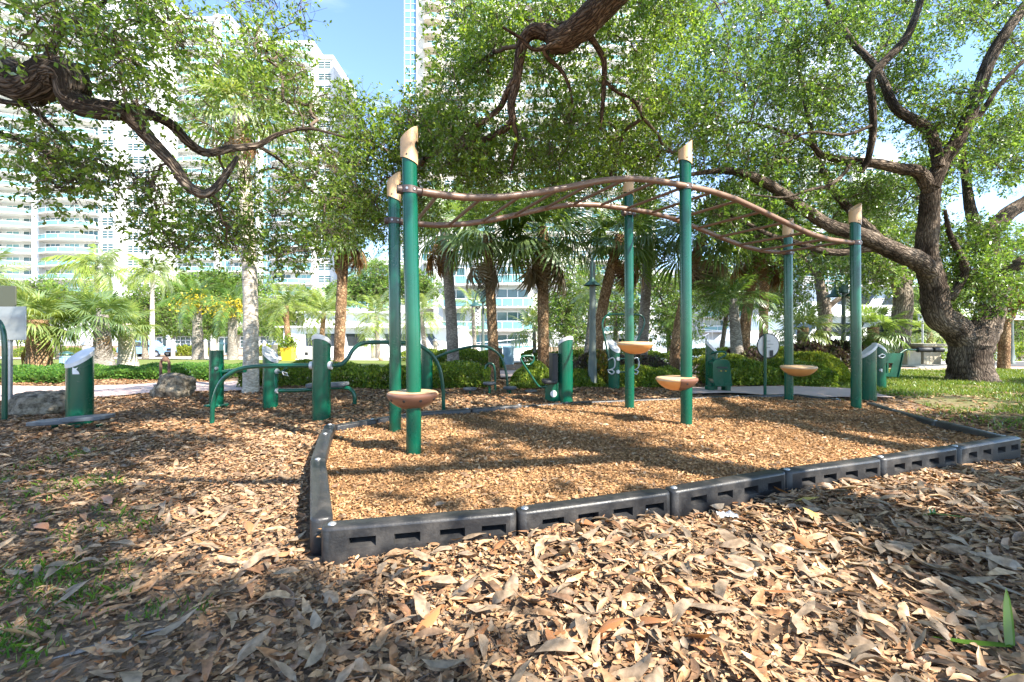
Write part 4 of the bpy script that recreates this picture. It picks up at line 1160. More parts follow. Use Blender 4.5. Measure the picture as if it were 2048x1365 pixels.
def seedling(label, px, py, spec):
    g = gpt(px, py)
    t = thing("palm_seedling", label, "seedling", g, "palm seedlings")
    for ang, ln, wd, up in spec:
        n_ = 7; L = []; R_ = []; C_ = []
        d = np.array([math.cos(ang), math.sin(ang), 0]); sd = np.array([-d[1], d[0], 0])
        for i in range(n_):
            f = i / (n_ - 1)
            p = g + (0, 0, 0.01) + d * ln * f * math.cos(up) + np.array([0, 0, 1]) * ln * (f * math.sin(up) - 0.22 * f * f * math.cos(up))
            p[2] = max(p[2], g[2] + 0.03 + 0.02 * (1 - f))
            hw = wd * (0.35 + 0.65 * math.sin(math.pi * min(1, f * 0.8 + .2))) * (1 if f < .99 else .15)
            C_.append(p + np.array([0, 0, -0.10 * hw]) + (np.array([0, 1, 0]) * hw * .2 if up > 1 else 0)); sdd = sd if up < 1 else np.array([1.0, 0, 0])
            L.append(p - sdd * hw); R_.append(p + sdd * hw)
        V = L + C_ + R_
        mb = MB(); mb.add(V, [(i, i + 1, n_ + i + 1, n_ + i) for i in range(n_ - 1)] + [(n_ + i, n_ + i + 1, 2 * n_ + i + 1, 2 * n_ + i) for i in range(n_ - 1)])
        mb.build("blade", M['weed'], t)
seedling("tall upright green palm seedling blade at the bottom right", 2022, 1322, ((1.5, 0.21, 0.017, 1.5), (2.85, 0.21, 0.013, 0.35)))
seedling("small green palm seedling with a blade lying flat on the leaves", 1868, 1058, ((0.0, 0.17, 0.012, 0.12), (1.6, 0.07, 0.009, 1.2), (0.8, 0.08, 0.01, 1.0), (2.6, 0.06, 0.008, 0.7)))
# ================================================================== trees, palms, hedges
def sprays(C, R, nsp, ll, r, per=7, wr=0.46, down=0.15, stems=False):
    """leaf sprays spread through round clumps; C (n,3), R (n,3)"""
    n = len(C)
    idx = np.repeat(np.arange(n), nsp)
    u = unit(r.normal(0, 1, (len(idx), 3)))
    rad = r.uniform(0, 1, len(idx)) ** 0.42
    o = C[idx] + u * rad[:, None] * R[idx]
    s = unit(u * 0.7 + r.normal(0, 0.55, (len(idx), 3)) + np.array([0, 0, -down]))
    L = ll * r.uniform(1.3, 2.6, len(idx))
    k = np.tile(np.arange(per), len(idx)); j = np.repeat(np.arange(len(idx)), per)
    t = (k + r.uniform(0.2, 1.0, len(k))) / per
    rnd = unit(r.normal(0, 1, (len(j), 3)))
    side = unit(np.cross(s[j], rnd))
    d = unit(s[j] * 0.55 + side * 0.9 + np.array([0, 0, -0.12]))
    ln = ll * r.uniform(0.6, 1.2, len(j))
    p = o[j] + s[j] * (L[j] * t)[:, None] + d * (ln * 0.5)[:, None]
    up = unit(r.normal(0, 0.75, (len(j), 3)) + np.array([0, 0, 1.0]))
    V, F = diamonds(p, d, up, ln, ln * wr * r.uniform(.8, 1.2, len(j)), r.uniform(0.05, 0.3, len(j)))
    if not stems: return V, F
    b0 = o - s * (L * 0.9)[:, None]; sd = unit(np.cross(s, r.normal(0, 1, s.shape))) * (ll * 0.045)
    Vs = np.stack([b0 - sd, b0 + sd, o + s * L[:, None]], 1).reshape(-1, 3)
    Fs = np.arange(len(Vs)).reshape(-1, 3)
    return V, F, Vs, Fs

def blobs(spec, r, rmin=0.3, rmax=0.55):
    out = []
    for px, py, rx, ry, n, z0, z1 in spec:
        a = r.uniform(0, 2 * np.pi, n); q = np.sqrt(r.uniform(0, 1, n))
        Z = r.uniform(z0, z1, n)
        X = px + rx * q * np.cos(a); Y = py + ry * q * np.sin(a)
        for i in range(n):
            p = at(X[i], Y[i], Z[i]); out.append((*p, r.uniform(rmin, rmax)))
    return np.array(out)

def tree(label, loc, limbs, clumps, bark, leaf, ll, seed, nsp=34, per=7, name="oak_tree", group="oak trees", twig=0.011, cat="tree", flat=0.8, jitter=0.035, wr=0.46, canopy_n=0, canopy_div=2):
    r = np.random.default_rng(seed)
    t = thing(name, label, cat, loc, group)
    P = []
    for k, (pts, rad) in enumerate(limbs):
        pts = np.array(pts, float)
        mb = MB(); mb.tube(pts, rad, 14 if max(rad) > 0.08 else 9, per=7, jitter=jitter)
        mb.build("trunk" if k == 0 else "limb", M[bark], t)
        sp = spline(pts, 10) if len(pts) > 2 else pts
        rr_ = np.interp(np.linspace(0, 1, len(sp)), np.linspace(0, 1, len(rad)), rad)
        P.append(np.c_[sp, rr_][(len(sp) // 3 if k == 0 else 0):])
    P = np.vstack(P)
    C = clumps[:, :3]; R = clumps[:, 3:4] * np.array([[1, 1, flat]])
    # twigs: from the nearest limb out to each clump, and on into it
    n_ = len(C)
    best = np.full(n_, 1e9); src = np.zeros((n_, 3)); par = np.full(n_, -1); plen = np.zeros(n_)
    for k0 in range(0, n_, 64):
        D = np.linalg.norm(P[None, :, :3] - C[k0:k0 + 64, None, :], axis=2) - P[None, :, 3] * 1.5
        D = D + np.where(P[None, :, 2] > C[k0:k0 + 64, None, 2] + 0.6, 0.35, 0)
        j = D.argmin(1); best[k0:k0 + 64] = D[np.arange(len(j)), j]; src[k0:k0 + 64] = P[j, :3]
    done = np.zeros(n_, bool); order = []
    cost = best.copy()
    for _ in range(n_):
        i = int(np.where(done, 1e9, cost).argmin()); done[i] = True; order.append(i)
        plen[i] = (plen[par[i]] if par[i] >= 0 else 0) + np.linalg.norm(src[i] - C[i])
        dd = np.linalg.norm(C - C[i], axis=1) + 0.22 * plen[i] + 0.05
        up_ = (~done) & (dd < cost)
        cost[up_] = dd[up_]; src[up_] = C[i]; par[up_] = i
    cnt_ = np.ones(n_)
    for i in order[::-1]:
        if par[i] >= 0: cnt_[par[i]] += cnt_[i]
    S0 = src
    dist = np.linalg.norm(S0 - C, axis=1)
    tr0 = twig * 0.45 * np.sqrt(cnt_ + 0.6)
    f = np.linspace(0, 1, 7)[None, :, None]
    bow = r.normal(0, 0.10, (len(C), 1, 3)) * dist[:, None, None] + np.array([0, 0, 0.10]) * dist[:, None, None]
    wob = r.normal(0, 0.035, (len(C), 7, 3)) * np.minimum(dist, 1.2)[:, None, None]; wob[:, 0] = 0
    path = S0[:, None] * (1 - f) + C[:, None] * f + bow * (4 * f * (1 - f)) + wob
    V1, F1 = tubes_np(path, np.clip(tr0, 0.004, 0.07), np.clip(tr0 * 0.8, twig * .4, 0.06), 5)
    nv = len(C) - canopy_n
    ci = np.r_[np.repeat(np.arange(nv), 5), np.repeat(np.arange(nv, len(C)), 2)].astype(int)
    e = C[ci] + unit(r.normal(0, 1, (len(ci), 3))) * R[ci] * r.uniform(0.6, 1.1, (len(ci), 1))
    st = path[ci, r.integers(3, 7, len(ci))]
    f5 = np.linspace(0, 1, 5)[None, :, None]
    p2 = st[:, None] * (1 - f5) + e[:, None] * f5 + r.normal(0, 0.04, (len(ci), 5, 3)) * (f5 > 0)
    V2, F2 = tubes_np(p2, np.full(len(ci), twig * 0.5), np.full(len(ci), twig * 0.15), 3)
    o = origin(t)
    link("twigs", np_mesh("twigs", np.vstack([V1, V2]) - o, np.vstack([F1, F2 + len(V1)]), M['ctwig'], True), t)
    ns = np.maximum(4, (nsp * (clumps[:, 3] / 0.45) ** 2 * r.uniform(0.6, 1.3, len(C)))).astype(int)
    V, F, Vs, Fs = sprays(C[:nv], R[:nv], ns[:nv], ll, r, per, wr, stems=True)
    mi = np.r_[np.zeros(len(F)), np.ones(len(Fs))]; F = np.vstack([F, Fs + len(V)]); V = np.vstack([V, Vs])
    if canopy_n:  # unseen canopy clumps get larger leaves, to cast denser shade
        Vc, Fc = sprays(C[nv:], R[nv:], np.maximum(4, ns[nv:] // canopy_div), max(0.115, ll), r, per, 0.55)
        F = np.vstack([F, Fc + len(V)]); V = np.vstack([V, Vc]); mi = np.r_[mi, np.zeros(len(Fc))]
    link("crown", np_mesh("crown", V - o, F, M[leaf], mats=[M[leaf], M['ctwig']], mi=mi), t)
    return t

def pxl(Z, pts, dz=None):
    """limb given as picture place + radius at a distance; dz = distance gained along it"""
    n = len(pts)
    return ([at(p[0], p[1], Z + (dz[i] if dz is not None else 0)) for i, p in enumerate(pts)], [p[2] for p in pts])

rt = np.random.default_rng(5)
SUNLIT = [(565, 1055, 65, 26), (470, 1022, 48, 14), (430, 1010, 41, 10), (735, 1110, 41, 12), (1000, 1130, 82, 25), (1150, 1215, 75, 28), (1450, 1090, 109, 31), (1620, 1075, 102, 34), (1560, 1180, 150, 31), (1800, 1110, 75, 22), (1730, 1240, 116, 28), (1620, 1320, 136, 19), (1250, 1320, 82, 22),
          (690, 1015, 28, 14), (705, 890, 63, 11), (740, 925, 54, 11), (1120, 935, 80, 15), (1490, 890, 134, 29), (1270, 855, 116, 19), (1640, 960, 107, 23), (1730, 905, 107, 15), (1330, 815, 196, 11), (960, 805, 107, 8), (1150, 832, 143, 8), (620, 870, 31, 9), (540, 868, 40, 8), (330, 850, 60, 8), (540, 925, 60, 12), (330, 960, 60, 10),
          (1880, 760, 143, 26), (1990, 800, 80, 26), (1800, 815, 80, 11), (1930, 960, 71, 17), (250, 790, 260, 20), (1020, 985, 54, 12), (1400, 960, 54, 12), (870, 870, 63, 9)]
LITP = [at(500, y_, 7.9) for y_ in (760, 700, 640, 580, 520)] + [S((PF[0][0], PF[0][1], z_)) for z_ in (.15, .3, 1.5, 1.3)] + [S((PF[1][0], PF[1][1], z_)) for z_ in (.15, .3, 1.1, 1.4)] + [gpt(160, 848) + (0, 0, .6), gpt(1131, 808) + (0, 0, .4), gpt(433, 807) + (0, 0, .5), gpt(541, 812) + (0, 0, .3), gpt(1435, 785) + (0, 0, .45)] + [np.array([x_, 8.3, .36]) for x_ in (-4.4, -3.6, -2.8, -2.0, -1.2, -.6, .4, 1.4, 2.5, 4.3, 5.5, 6.3)] + [np.array([x_, 10.3, .2]) for x_ in (-11, -9, -7)]
def canopy(n, zlo, zhi, r, x0=None, x1=None, keep_gap=1.0):  # unseen crown clumps placed to cast shade; gaps shaped to keep SUNLIT patches lit
    out = []
    tries = 0
    while len(out) < n and tries < n * 40:
        tries += 1
        y = math.sqrt(r.uniform(0.7 ** 2, 9.5 ** 2)); x = r.uniform(-1, 1) * (1.2 * y + 0.8)
        if x0 is not None and not (x0 <= x <= x1): continue
        z = r.uniform(zlo, zhi)
        c = np.array([x, y, 0]) + SUNV * (z / SUNV[2])
        R = r.uniform(0.24, 0.46)
        # out of the picture, above or beside it
        if c[1] > 0.3:
            topz = 1 + (HOR + 20) / FPX * c[1]
            if abs(c[0]) < 1.16 * c[1] + R and c[2] - R < topz: continue
        px = 1024 + FPX * x / y; py = HOR + FPX / y
        mx = FPX * R * 0.95 / y; my = FPX * R * 0.95 * 1.2 / (y * y)
        if any(((px - a) / (rx + mx * keep_gap)) ** 2 + ((py - b) / (ry + my * keep_gap)) ** 2 < 1 for a, b, rx, ry in SUNLIT): continue
        if any(np.linalg.norm(np.cross(c - L_, SUNV)) < R * 0.9 for L_ in LITP): continue
        out.append((*c, R))
    return np.array(out)

# ---- tree A: limb coming in from the left
ZA = 3.6
limbs = [
    ([(-6.9, 3.2, -0.1), (-6.8, 3.25, 0.8), (-6.6, 3.3, 1.7), (-6.2, 3.4, 2.5), (-5.6, 3.5, 3.05)], [0.42, 0.34, 0.31, 0.28, 0.24]),
    ([(-5.75, 3.45, 2.95), tuple(at(-90, 125, ZA)), tuple(at(0, 148, ZA)), tuple(at(60, 172, ZA)), tuple(at(105, 150, ZA)), tuple(at(140, 160, ZA)), tuple(at(148, 200, ZA)), tuple(at(185, 217, ZA)), tuple(at(230, 222, ZA)), tuple(at(262, 226, ZA))], [0.24, 0.19, 0.155, 0.148, 0.140, 0.13, 0.098, 0.080, 0.074, 0.062]),
    pxl(ZA, [(255, 225, .07), (280, 255, .055), (310, 290, .05), (345, 328, .046), (372, 368, .044), (405, 388, .040), (432, 376, .035), (455, 345, .030), (475, 315, .018)], np.linspace(0, 0.5, 9)),
    pxl(ZA, [(258, 222, .06), (310, 233, .040), (345, 252, .040), (380, 288, .040), (415, 306, .038), (465, 297, .035), (515, 291, .030), (560, 268, .022), (620, 258, .016), (690, 275, .010)], np.linspace(0, 1.3, 10)),
    pxl(3.9, [(515, 291, .022), (560, 320, .020), (600, 360, .016), (640, 395, .012), (690, 420, .008)], np.linspace(0.9, 1.9, 5)),
    pxl(ZA, [(60, 172, .05), (100, 110, .035), (120, 70, .025), (170, 30, .02), (230, -10, .016)], np.linspace(0, 0.3, 5)),
    pxl(ZA, [(-60, 170, .06), (0, 202, .022), (50, 212, .020), (90, 240, .016), (140, 290, .012), (190, 330, .008)], np.linspace(-.2, 0.3, 6)),
    pxl(ZA, [(-60, 160, .05), (-10, 258, .020), (40, 280, .016), (110, 320, .012), (160, 370, .008)], np.linspace(-.2, 0.3, 5)),
    ([(-6.2, 3.4, 2.5), (-5.4, 2.4, 3.6), (-4.2, 1.4, 4.6), (-2.6, 0.6, 5.3), (-1.0, 0.2, 5.8)], [0.2, 0.16, 0.12, 0.08, 0.04]),
    ([(-5.7, 3.4, 3.0), (-5.2, 3.6, 4.2), (-3.9, 4.0, 5.2), (-2.4, 4.6, 5.6), (-1.6, 5.6, 5.7)], [0.18, 0.14, 0.11, 0.08, 0.04]),
]
cl = blobs([(60, 35, 110, 55, 10, 3.0, 3.9), (210, 30, 130, 45, 11, 3.2, 4.2), (290, 110, 80, 55, 9, 3.4, 4.4), (200, 120, 40, 30, 2, 3.5, 4.2), (260, 190, 60, 25, 4, 3.4, 4.0),
            (90, 265, 70, 40, 5, 3.5, 4.2), (160, 325, 80, 45, 9, 3.6, 4.4), (70, 350, 40, 30, 2, 3.6, 4.2), (110, 395, 30, 40, 3, 3.7, 4.1), (210, 350, 30, 30, 3, 3.7, 4.1),
            (275, 350, 35, 40, 5, 3.7, 4.3), (300, 450, 40, 35, 4, 3.9, 4.5), (370, 480, 40, 28, 5, 3.9, 4.5), (330, 395, 40, 22, 3, 3.9, 4.5),
            (430, 420, 60, 50, 7, 4.1, 5.0), (480, 480, 60, 38, 8, 4.2, 5.0), (570, 490, 60, 35, 7, 4.4, 5.2), (530, 400, 80, 70, 14, 4.4, 5.6),
            (420, 60, 90, 70, 11, 4.4, 5.6), (560, 70, 80, 80, 16, 4.6, 6.0), (570, 190, 90, 80, 16, 4.6, 6.2), (400, 190, 60, 60, 3, 4.6, 5.8), (630, 280, 70, 90, 16, 4.8, 6.4), (650, 400, 80, 90, 20, 4.8, 6.4), (490, 320, 80, 50, 6, 4.6, 5.8), (390, 340, 50, 30, 2, 4.2, 5.0)], rt, 0.20, 0.34)
cl2 = canopy(230, 4.4, 6.8, rt, -7, -0.4)
tree("live oak whose gnarled dark limb reaches in from the left edge", (-6.9, 3.2, 0), limbs, np.vstack([cl, cl2]), 'bark', 'oakleaf', 0.055, 31, nsp=58, twig=0.009, canopy_n=len(cl2), canopy_div=2)

# ---- tree B: stands behind the photographer on the right, limb comes in from the top
ZB = 5.0
limbs = [
    ([(7.2, -2.6, -0.1), (7.1, -2.5, 1.2), (6.9, -2.2, 2.4), (6.4, -1.6, 3.4)], [0.55, 0.42, 0.38, 0.33]),
    ([(6.5, -1.7, 3.3), (4.8, 0.6, 4.6), (3.0, 2.8, 5.3), (1.9, 4.2, 5.35), tuple(at(1255, -45, ZB)), tuple(at(1205, 10, ZB)), tuple(at(1165, 52, ZB)), tuple(at(1125, 80, ZB)), tuple(at(1095, 88, ZB))], [0.30, 0.21, 0.18, 0.17, 0.165, 0.16, 0.15, 0.14, 0.105]),
    pxl(ZB, [(1115, 82, .09), (1090, 66, .085), (1065, 64, .078), (1046, 85, .066), (1038, 125, .056), (1032, 170, .050), (1022, 210, .046), (1026, 240, .042), (1024, 252, .03)], np.linspace(0, 0.2, 9)),
    pxl(ZB, [(1030, 160, .045), (1012, 190, .038), (1000, 215, .034), (965, 245, .030), (930, 262, .026), (915, 290, .020), (900, 330, .012)], np.linspace(0.1, 0.5, 7)),
    pxl(ZB, [(1026, 240, .045), (1010, 258, .042), (985, 273, .038), (950, 288, .034), (920, 303, .028), (880, 308, .020), (850, 318, .010)], np.linspace(0.15, 0.7, 7)),
    pxl(ZB, [(1026, 245, .030), (1034, 275, .022), (1028, 310, .018), (1020, 350, .010)], np.linspace(0.15, 0.4, 4)),
    pxl(ZB, [(1165, 55, .04), (1185, 80, .035), (1207, 120, .033), (1208, 160, .030), (1205, 215, .024), (1200, 260, .014)], np.linspace(0, 0.3, 6)),
    pxl(ZB, [(1085, 90, .03), (1095, 115, .026), (1125, 145, .022), (1140, 180, .016), (1148, 230, .010)], np.linspace(0, 0.3, 5)),
    pxl(ZB, [(1120, 85, .03), (1070, 100, .022), (1040, 76, .02), (1005, 55, .012)], np.linspace(-0.1, -0.2, 4)),
    pxl(ZB, [(1207, 160, .022), (1235, 185, .020), (1265, 200, .016), (1285, 235, .008)], np.linspace(0.2, 0.5, 4)),
    ([(6.4, -1.6, 3.4), (5.0, -2.0, 4.8), (3.0, -2.4, 5.8), (0.8, -2.6, 6.3)], [0.22, 0.14, 0.09, 0.04]),
    ([(6.6, -1.9, 3.2), (7.0, 0.5, 4.6), (7.4, 2.4, 5.6), (8.6, 4.0, 6.3)], [0.22, 0.15, 0.10, 0.05]),
    ([(3.0, 2.8, 5.3), (2.6, 4.6, 6.0), (2.7, 6.0, 6.6), (3.0, 7.4, 6.9)], [0.14, 0.10, 0.07, 0.03]),
    ([(4.8, 0.6, 4.6), (3.4, -0.4, 5.6), (1.6, -0.8, 6.2)], [0.11, 0.07, 0.03]),
]
cl = blobs([(940, 40, 90, 60, 14, 5.5, 8), (920, 130, 80, 60, 12, 5.2, 8), (1100, 20, 120, 45, 15, 5.5, 8), (1000, 120, 60, 50, 8, 5.5, 8), (1150, 150, 70, 60, 9, 5.4, 8), (1280, 60, 90, 80, 16, 5.5, 8), (1290, 180, 80, 60, 13, 5.5, 8),
            (860, 230, 100, 50, 16, 5.2, 8), (780, 250, 70, 60, 12, 5.4, 8), (880, 330, 110, 60, 22, 5.0, 7.6), (760, 340, 90, 70, 18, 5.4, 7.6), (990, 300, 100, 60, 18, 5.0, 7.6), (1110, 270, 90, 60, 15, 5.2, 7.8), (1200, 260, 80, 60, 12, 5.2, 7.8), (1090, 345, 120, 40, 13, 5.8, 8.4), (1240, 330, 90, 60, 16, 6, 8.4),
            (730, 435, 100, 50, 14, 6.0, 8.2), (850, 410, 70, 30, 5, 6.6, 8.4), (1000, 395, 90, 25, 4, 7, 8.6), (1320, 260, 60, 80, 10, 6, 8.5), (1300, 390, 50, 40, 6, 7, 9), (700, 190, 25, 30, 2, 5.5, 7)], rt, 0.26, 0.46)
cl2 = canopy(600, 4.6, 7.4, rt, -1.0, 12)
tree("live oak with a thick bent limb hanging into view from the top centre", (7.2, -2.6, 0), limbs, np.vstack([cl, cl2]), 'bark2', 'oakleaf', 0.062, 32, nsp=78, twig=0.010, canopy_n=len(cl2), canopy_div=3)

# ---- tree C: the big oak on the right
ZC = 9.5
limbs = [
    pxl(ZC, [(1943, 790, .54), (1942, 766, .45), (1940, 742, .37), (1940, 705, .345), (1943, 675, .355), (1946, 655, .31)]),
    pxl(ZC, [(1940, 690, .27), (1908, 655, .27), (1878, 632, .25), (1870, 602, .235), (1866, 568, .225), (1856, 535, .215), (1852, 500, .19), (1857, 450, .172), (1860, 400, .162), (1862, 362, .15)], np.linspace(0, -0.6, 10)),
    pxl(ZC, [(1862, 545, .18), (1835, 522, .185), (1800, 508, .17), (1762, 490, .155), (1720, 470, .14), (1660, 452, .115), (1610, 420, .10), (1565, 388, .10), (1515, 358, .085), (1455, 342, .06), (1390, 348, .035), (1320, 360, .02)], np.linspace(-.4, -1.6, 12)),
    pxl(ZC, [(1770, 495, .09), (1730, 497, .085), (1685, 505, .075), (1645, 502, .06), (1600, 488, .05), (1540, 470, .04), (1480, 440, .03), (1420, 420, .02)], np.linspace(-.6, -1.2, 8)),
    pxl(ZC, [(1861, 375, .15), (1885, 325, .13), (1922, 268, .12), (1953, 195, .112), (1982, 115, .10), (2022, 50, .09), (2075, -20, .08)], np.linspace(-.6, -1.0, 7)),
    pxl(ZC, [(1860, 380, .13), (1838, 345, .115), (1800, 338, .10), (1755, 328, .09), (1700, 322, .075), (1648, 312, .06), (1620, 288, .045), (1560, 262, .032), (1500, 245, .016)], np.linspace(-.6, -1.2, 9)),
    pxl(ZC, [(1878, 335, .10), (1868, 285, .10), (1850, 254, .098), (1812, 232, .09), (1788, 212, .085), (1768, 168, .075), (1748, 130, .07), (1708, 88, .06), (1678, 45, .055), (1655, 5, .05), (1635, -40, .04)], np.linspace(-.7, -.2, 11)),
    pxl(ZC, [(1722, 345, .05), (1736, 318, .055), (1746, 262, .062), (1744, 200, .062), (1742, 158, .07), (1772, 120, .072), (1808, 82, .068), (1832, 30, .06), (1850, -30, .055), (1880, -90, .05)], np.linspace(-1, -1.4, 10)),
    pxl(ZC, [(1952, 700, .28), (1976, 640, .24), (1988, 580, .22), (1982, 520, .18), (1978, 475, .17), (2002, 440, .155), (2035, 415, .15), (2090, 385, .14), (2150, 350, .1)], np.linspace(0, 0.8, 9)),
    pxl(ZC, [(1978, 495, .16), (1952, 455, .125), (1940, 415, .10), (1934, 375, .085), (1926, 310, .06), (1930, 240, .03)], np.linspace(0.3, 1.0, 6)),
    pxl(ZC, [(1988, 570, .12), (2020, 540, .11), (2050, 520, .10), (2110, 490, .07)], np.linspace(0, -0.4, 4)),
    pxl(ZC, [(1925, 265, .06), (1960, 230, .05), (2000, 170, .04), (2050, 120, .03)], np.linspace(-.7, -.9, 4)),
    pxl(ZC, [(1700, 322, .045), (1690, 345, .036), (1660, 370, .030), (1620, 380, .026), (1570, 395, .02), (1500, 390, .012)], np.linspace(-1.0, -1.5, 6)),
    pxl(ZC, [(1780, 500, .10), (1720, 440, .085), (1670, 385, .075), (1640, 330, .06), (1620, 250, .05), (1600, 150, .04), (1590, 60, .03)], np.linspace(-.4, .6, 7)),
    pxl(ZC, [(1748, 250, .03), (1690, 270, .028), (1620, 265, .024), (1560, 290, .015)], np.linspace(-1.1, -1.6, 4)),
    pxl(ZC, [(1900, 600, .08), (1930, 540, .07), (1900, 470, .05), (1890, 420, .03)], np.linspace(-.3, -.6, 4)),
]
cl = blobs([(1400, 60, 90, 70, 16, 7.5, 11), (1400, 190, 90, 70, 15, 7.5, 11), (1420, 300, 80, 50, 12, 7.5, 10), (1540, 60, 100, 70, 18, 8, 12), (1530, 180, 90, 70, 18, 8, 12), (1560, 290, 90, 50, 14, 8, 11), (1500, 400, 110, 40, 14, 8, 11),
            (1690, 60, 100, 70, 18, 8, 12.5), (1660, 200, 90, 70, 19, 8, 12.5), (1680, 370, 80, 50, 10, 8.5, 12), (1840, 60, 90, 70, 17, 8.5, 12.5), (1850, 190, 90, 70, 18, 8.5, 12.5), (1890, 300, 80, 60, 13, 9, 13), (1990, 60, 80, 70, 14, 8.5, 12.5), (2010, 220, 70, 90, 16, 9, 13), (2020, 330, 60, 60, 10, 9, 13), (2010, 470, 60, 50, 7, 9.2, 12),
            (1950, 530, 42, 50, 9, 8.9, 9.6), (1905, 510, 30, 60, 5, 9.2, 9.8), (1985, 580, 30, 25, 3, 9, 9.6), (1770, 410, 80, 60, 12, 9.5, 12), (1600, 500, 70, 30, 5, 9, 11)], rt, 0.36, 0.62)
extra = []
for _ in range(70):
    extra.append((rt.uniform(5.5, 15), rt.uniform(3.5, 11), rt.uniform(7.4, 9.6), rt.uniform(.45, .7)))
extra = np.array([e for e in extra if e[2] - e[3] > 1 + (HOR + 30) / FPX * e[1] or e[0] > 1.2 * e[1]])
extra = np.array([e for e in extra if all(np.linalg.norm(np.cross(e[:3] - L_, SUNV)) > e[3] for L_ in LITP)])
tree("big live oak on the right with a stout forked trunk and crooked limbs", at(1945, 764, ZC), limbs, np.vstack([cl, extra]), 'bark', 'oakleaf2', 0.080, 33, nsp=52, twig=0.013, canopy_n=len(extra), canopy_div=3)

# ---- oaks further back on the right
limbs = [pxl(14.5, [(1794, 735, .36), (1797, 690, .29), (1803, 640, .27), (1806, 595, .26), (1800, 545, .2), (1792, 505, .15), (1760, 460, .10), (1740, 420, .06)]),
         pxl(14.5, [(1804, 600, .17), (1788, 560, .13), (1772, 535, .12), (1752, 510, .10), (1730, 470, .06)], np.linspace(0, -.4, 5)),
         pxl(14.5, [(1806, 590, .15), (1825, 540, .12), (1850, 500, .09), (1880, 470, .05)], np.linspace(0, .5, 4))]
cl = blobs([(1740, 480, 70, 60, 14, 13.5, 16), (1830, 480, 60, 60, 10, 14, 17), (1770, 570, 40, 30, 3, 13.5, 15), (1700, 560, 40, 40, 4, 14, 16), (1870, 590, 30, 30, 3, 15, 17), (1790, 390, 80, 60, 12, 14, 17), (1690, 440, 50, 50, 8, 14, 17)], rt, .5, .8)
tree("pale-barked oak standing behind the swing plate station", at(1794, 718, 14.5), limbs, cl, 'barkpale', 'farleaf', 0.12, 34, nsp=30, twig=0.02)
limbs = [pxl(17, [(1640, 735, .34), (1642, 690, .26), (1650, 640, .24), (1645, 590, .20), (1638, 555, .15), (1652, 515, .12), (1672, 480, .07)]),
         pxl(17, [(1642, 560, .12), (1622, 535, .09), (1605, 515, .07), (1590, 495, .04)], np.linspace(0, -.4, 4)),
         pxl(17, [(1652, 620, .10), (1675, 600, .09), (1700, 590, .07), (1720, 570, .04)], np.linspace(0, -.4, 4))]
cl = blobs([(1580, 540, 60, 50, 10, 16, 19), (1660, 490, 60, 40, 8, 16, 19), (1600, 600, 40, 30, 4, 16, 18), (1700, 520, 40, 40, 5, 16, 18), (1560, 470, 50, 40, 6, 16, 19)], rt, .5, .8)
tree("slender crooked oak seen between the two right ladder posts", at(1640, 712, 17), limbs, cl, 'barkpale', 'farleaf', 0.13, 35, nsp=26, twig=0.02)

# ---- smaller broadleaf trees further back
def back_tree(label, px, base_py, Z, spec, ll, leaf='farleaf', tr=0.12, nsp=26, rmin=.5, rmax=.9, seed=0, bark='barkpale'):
    g = at(px, base_py, Z); g[2] = float(tz(g[0], Z)) if not (g[0] > -14 and 21.6 < Z < 46) else -0.3
    cx = np.mean([s[0] for s in spec]); cy = np.mean([s[1] for s in spec])
    top = at(cx, cy, Z)
    fork = at((px + cx) / 2, (base_py * .3 + cy * .7), Z)
    limbs = [([g - (0, 0, .1), g * .6 + fork * .4, fork, top], [tr, tr * .8, tr * .65, tr * .3])]
    for s in spec[:4]:
        limbs.append(([fork, fork * .5 + at(s[0], s[1], Z) * .5 + (0, 0, .1), at(s[0], s[1], Z)], [tr * .5, tr * .35, tr * .12]))
    cl = blobs([(a, b, c, d, n, Z - 1.2, Z + 1.2) for a, b, c, d, n in spec], rt, rmin, rmax)
    tree(label, g, limbs, cl, bark, leaf, ll, 40 + seed, nsp=nsp, twig=0.02, name="broadleaf_tree", group="broadleaf trees in the background")
back_tree("light green young tree left of the tall lamp post", 1130, 700, 19, [(1130, 610, 45, 35, 9), (1160, 570, 40, 40, 8), (1105, 650, 35, 30, 5), (1150, 660, 25, 25, 4)], .14, seed=1)
back_tree("light green small tree between the two middle ladder posts", 1340, 705, 18, [(1335, 600, 40, 40, 9), (1345, 650, 35, 30, 6), (1310, 570, 35, 30, 6)], .13, seed=2)
back_tree("bright green tree behind the stepper machine", 1440, 700, 20, [(1420, 580, 50, 40, 10), (1480, 600, 45, 35, 9), (1540, 580, 40, 40, 8), (1450, 540, 50, 30, 7)], .14, seed=3)
back_tree("dense dark green tree in front of the left townhouse", 395, 705, 40, [(400, 590, 60, 35, 16), (460, 580, 60, 30, 14), (350, 610, 50, 35, 12), (500, 610, 50, 30, 10), (420, 640, 60, 20, 10)], .26, tr=.3, nsp=11, rmin=1.0, rmax=1.6, seed=4)
back_tree("pale green tree behind the short fat palm at left", 120, 705, 34, [(110, 600, 60, 30, 10), (60, 600, 50, 30, 8), (180, 620, 50, 25, 7), (20, 620, 40, 30, 6)], .22, tr=.25, rmin=.9, rmax=1.4, seed=5, nsp=11)
back_tree("round green tree behind the coconut palm at left", 290, 700, 38, [(290, 600, 50, 30, 9), (330, 620, 45, 25, 7), (255, 630, 40, 20, 6)], .24, tr=.25, rmin=.9, rmax=1.4, seed=6, nsp=11)
back_tree("green tree in front of the low apartment building", 770, 690, 48, [(770, 560, 60, 22, 11), (730, 580, 40, 25, 8), (820, 575, 40, 25, 8), (690, 590, 40, 25, 7)], .3, tr=.3, rmin=1.0, rmax=1.7, seed=7, nsp=9)
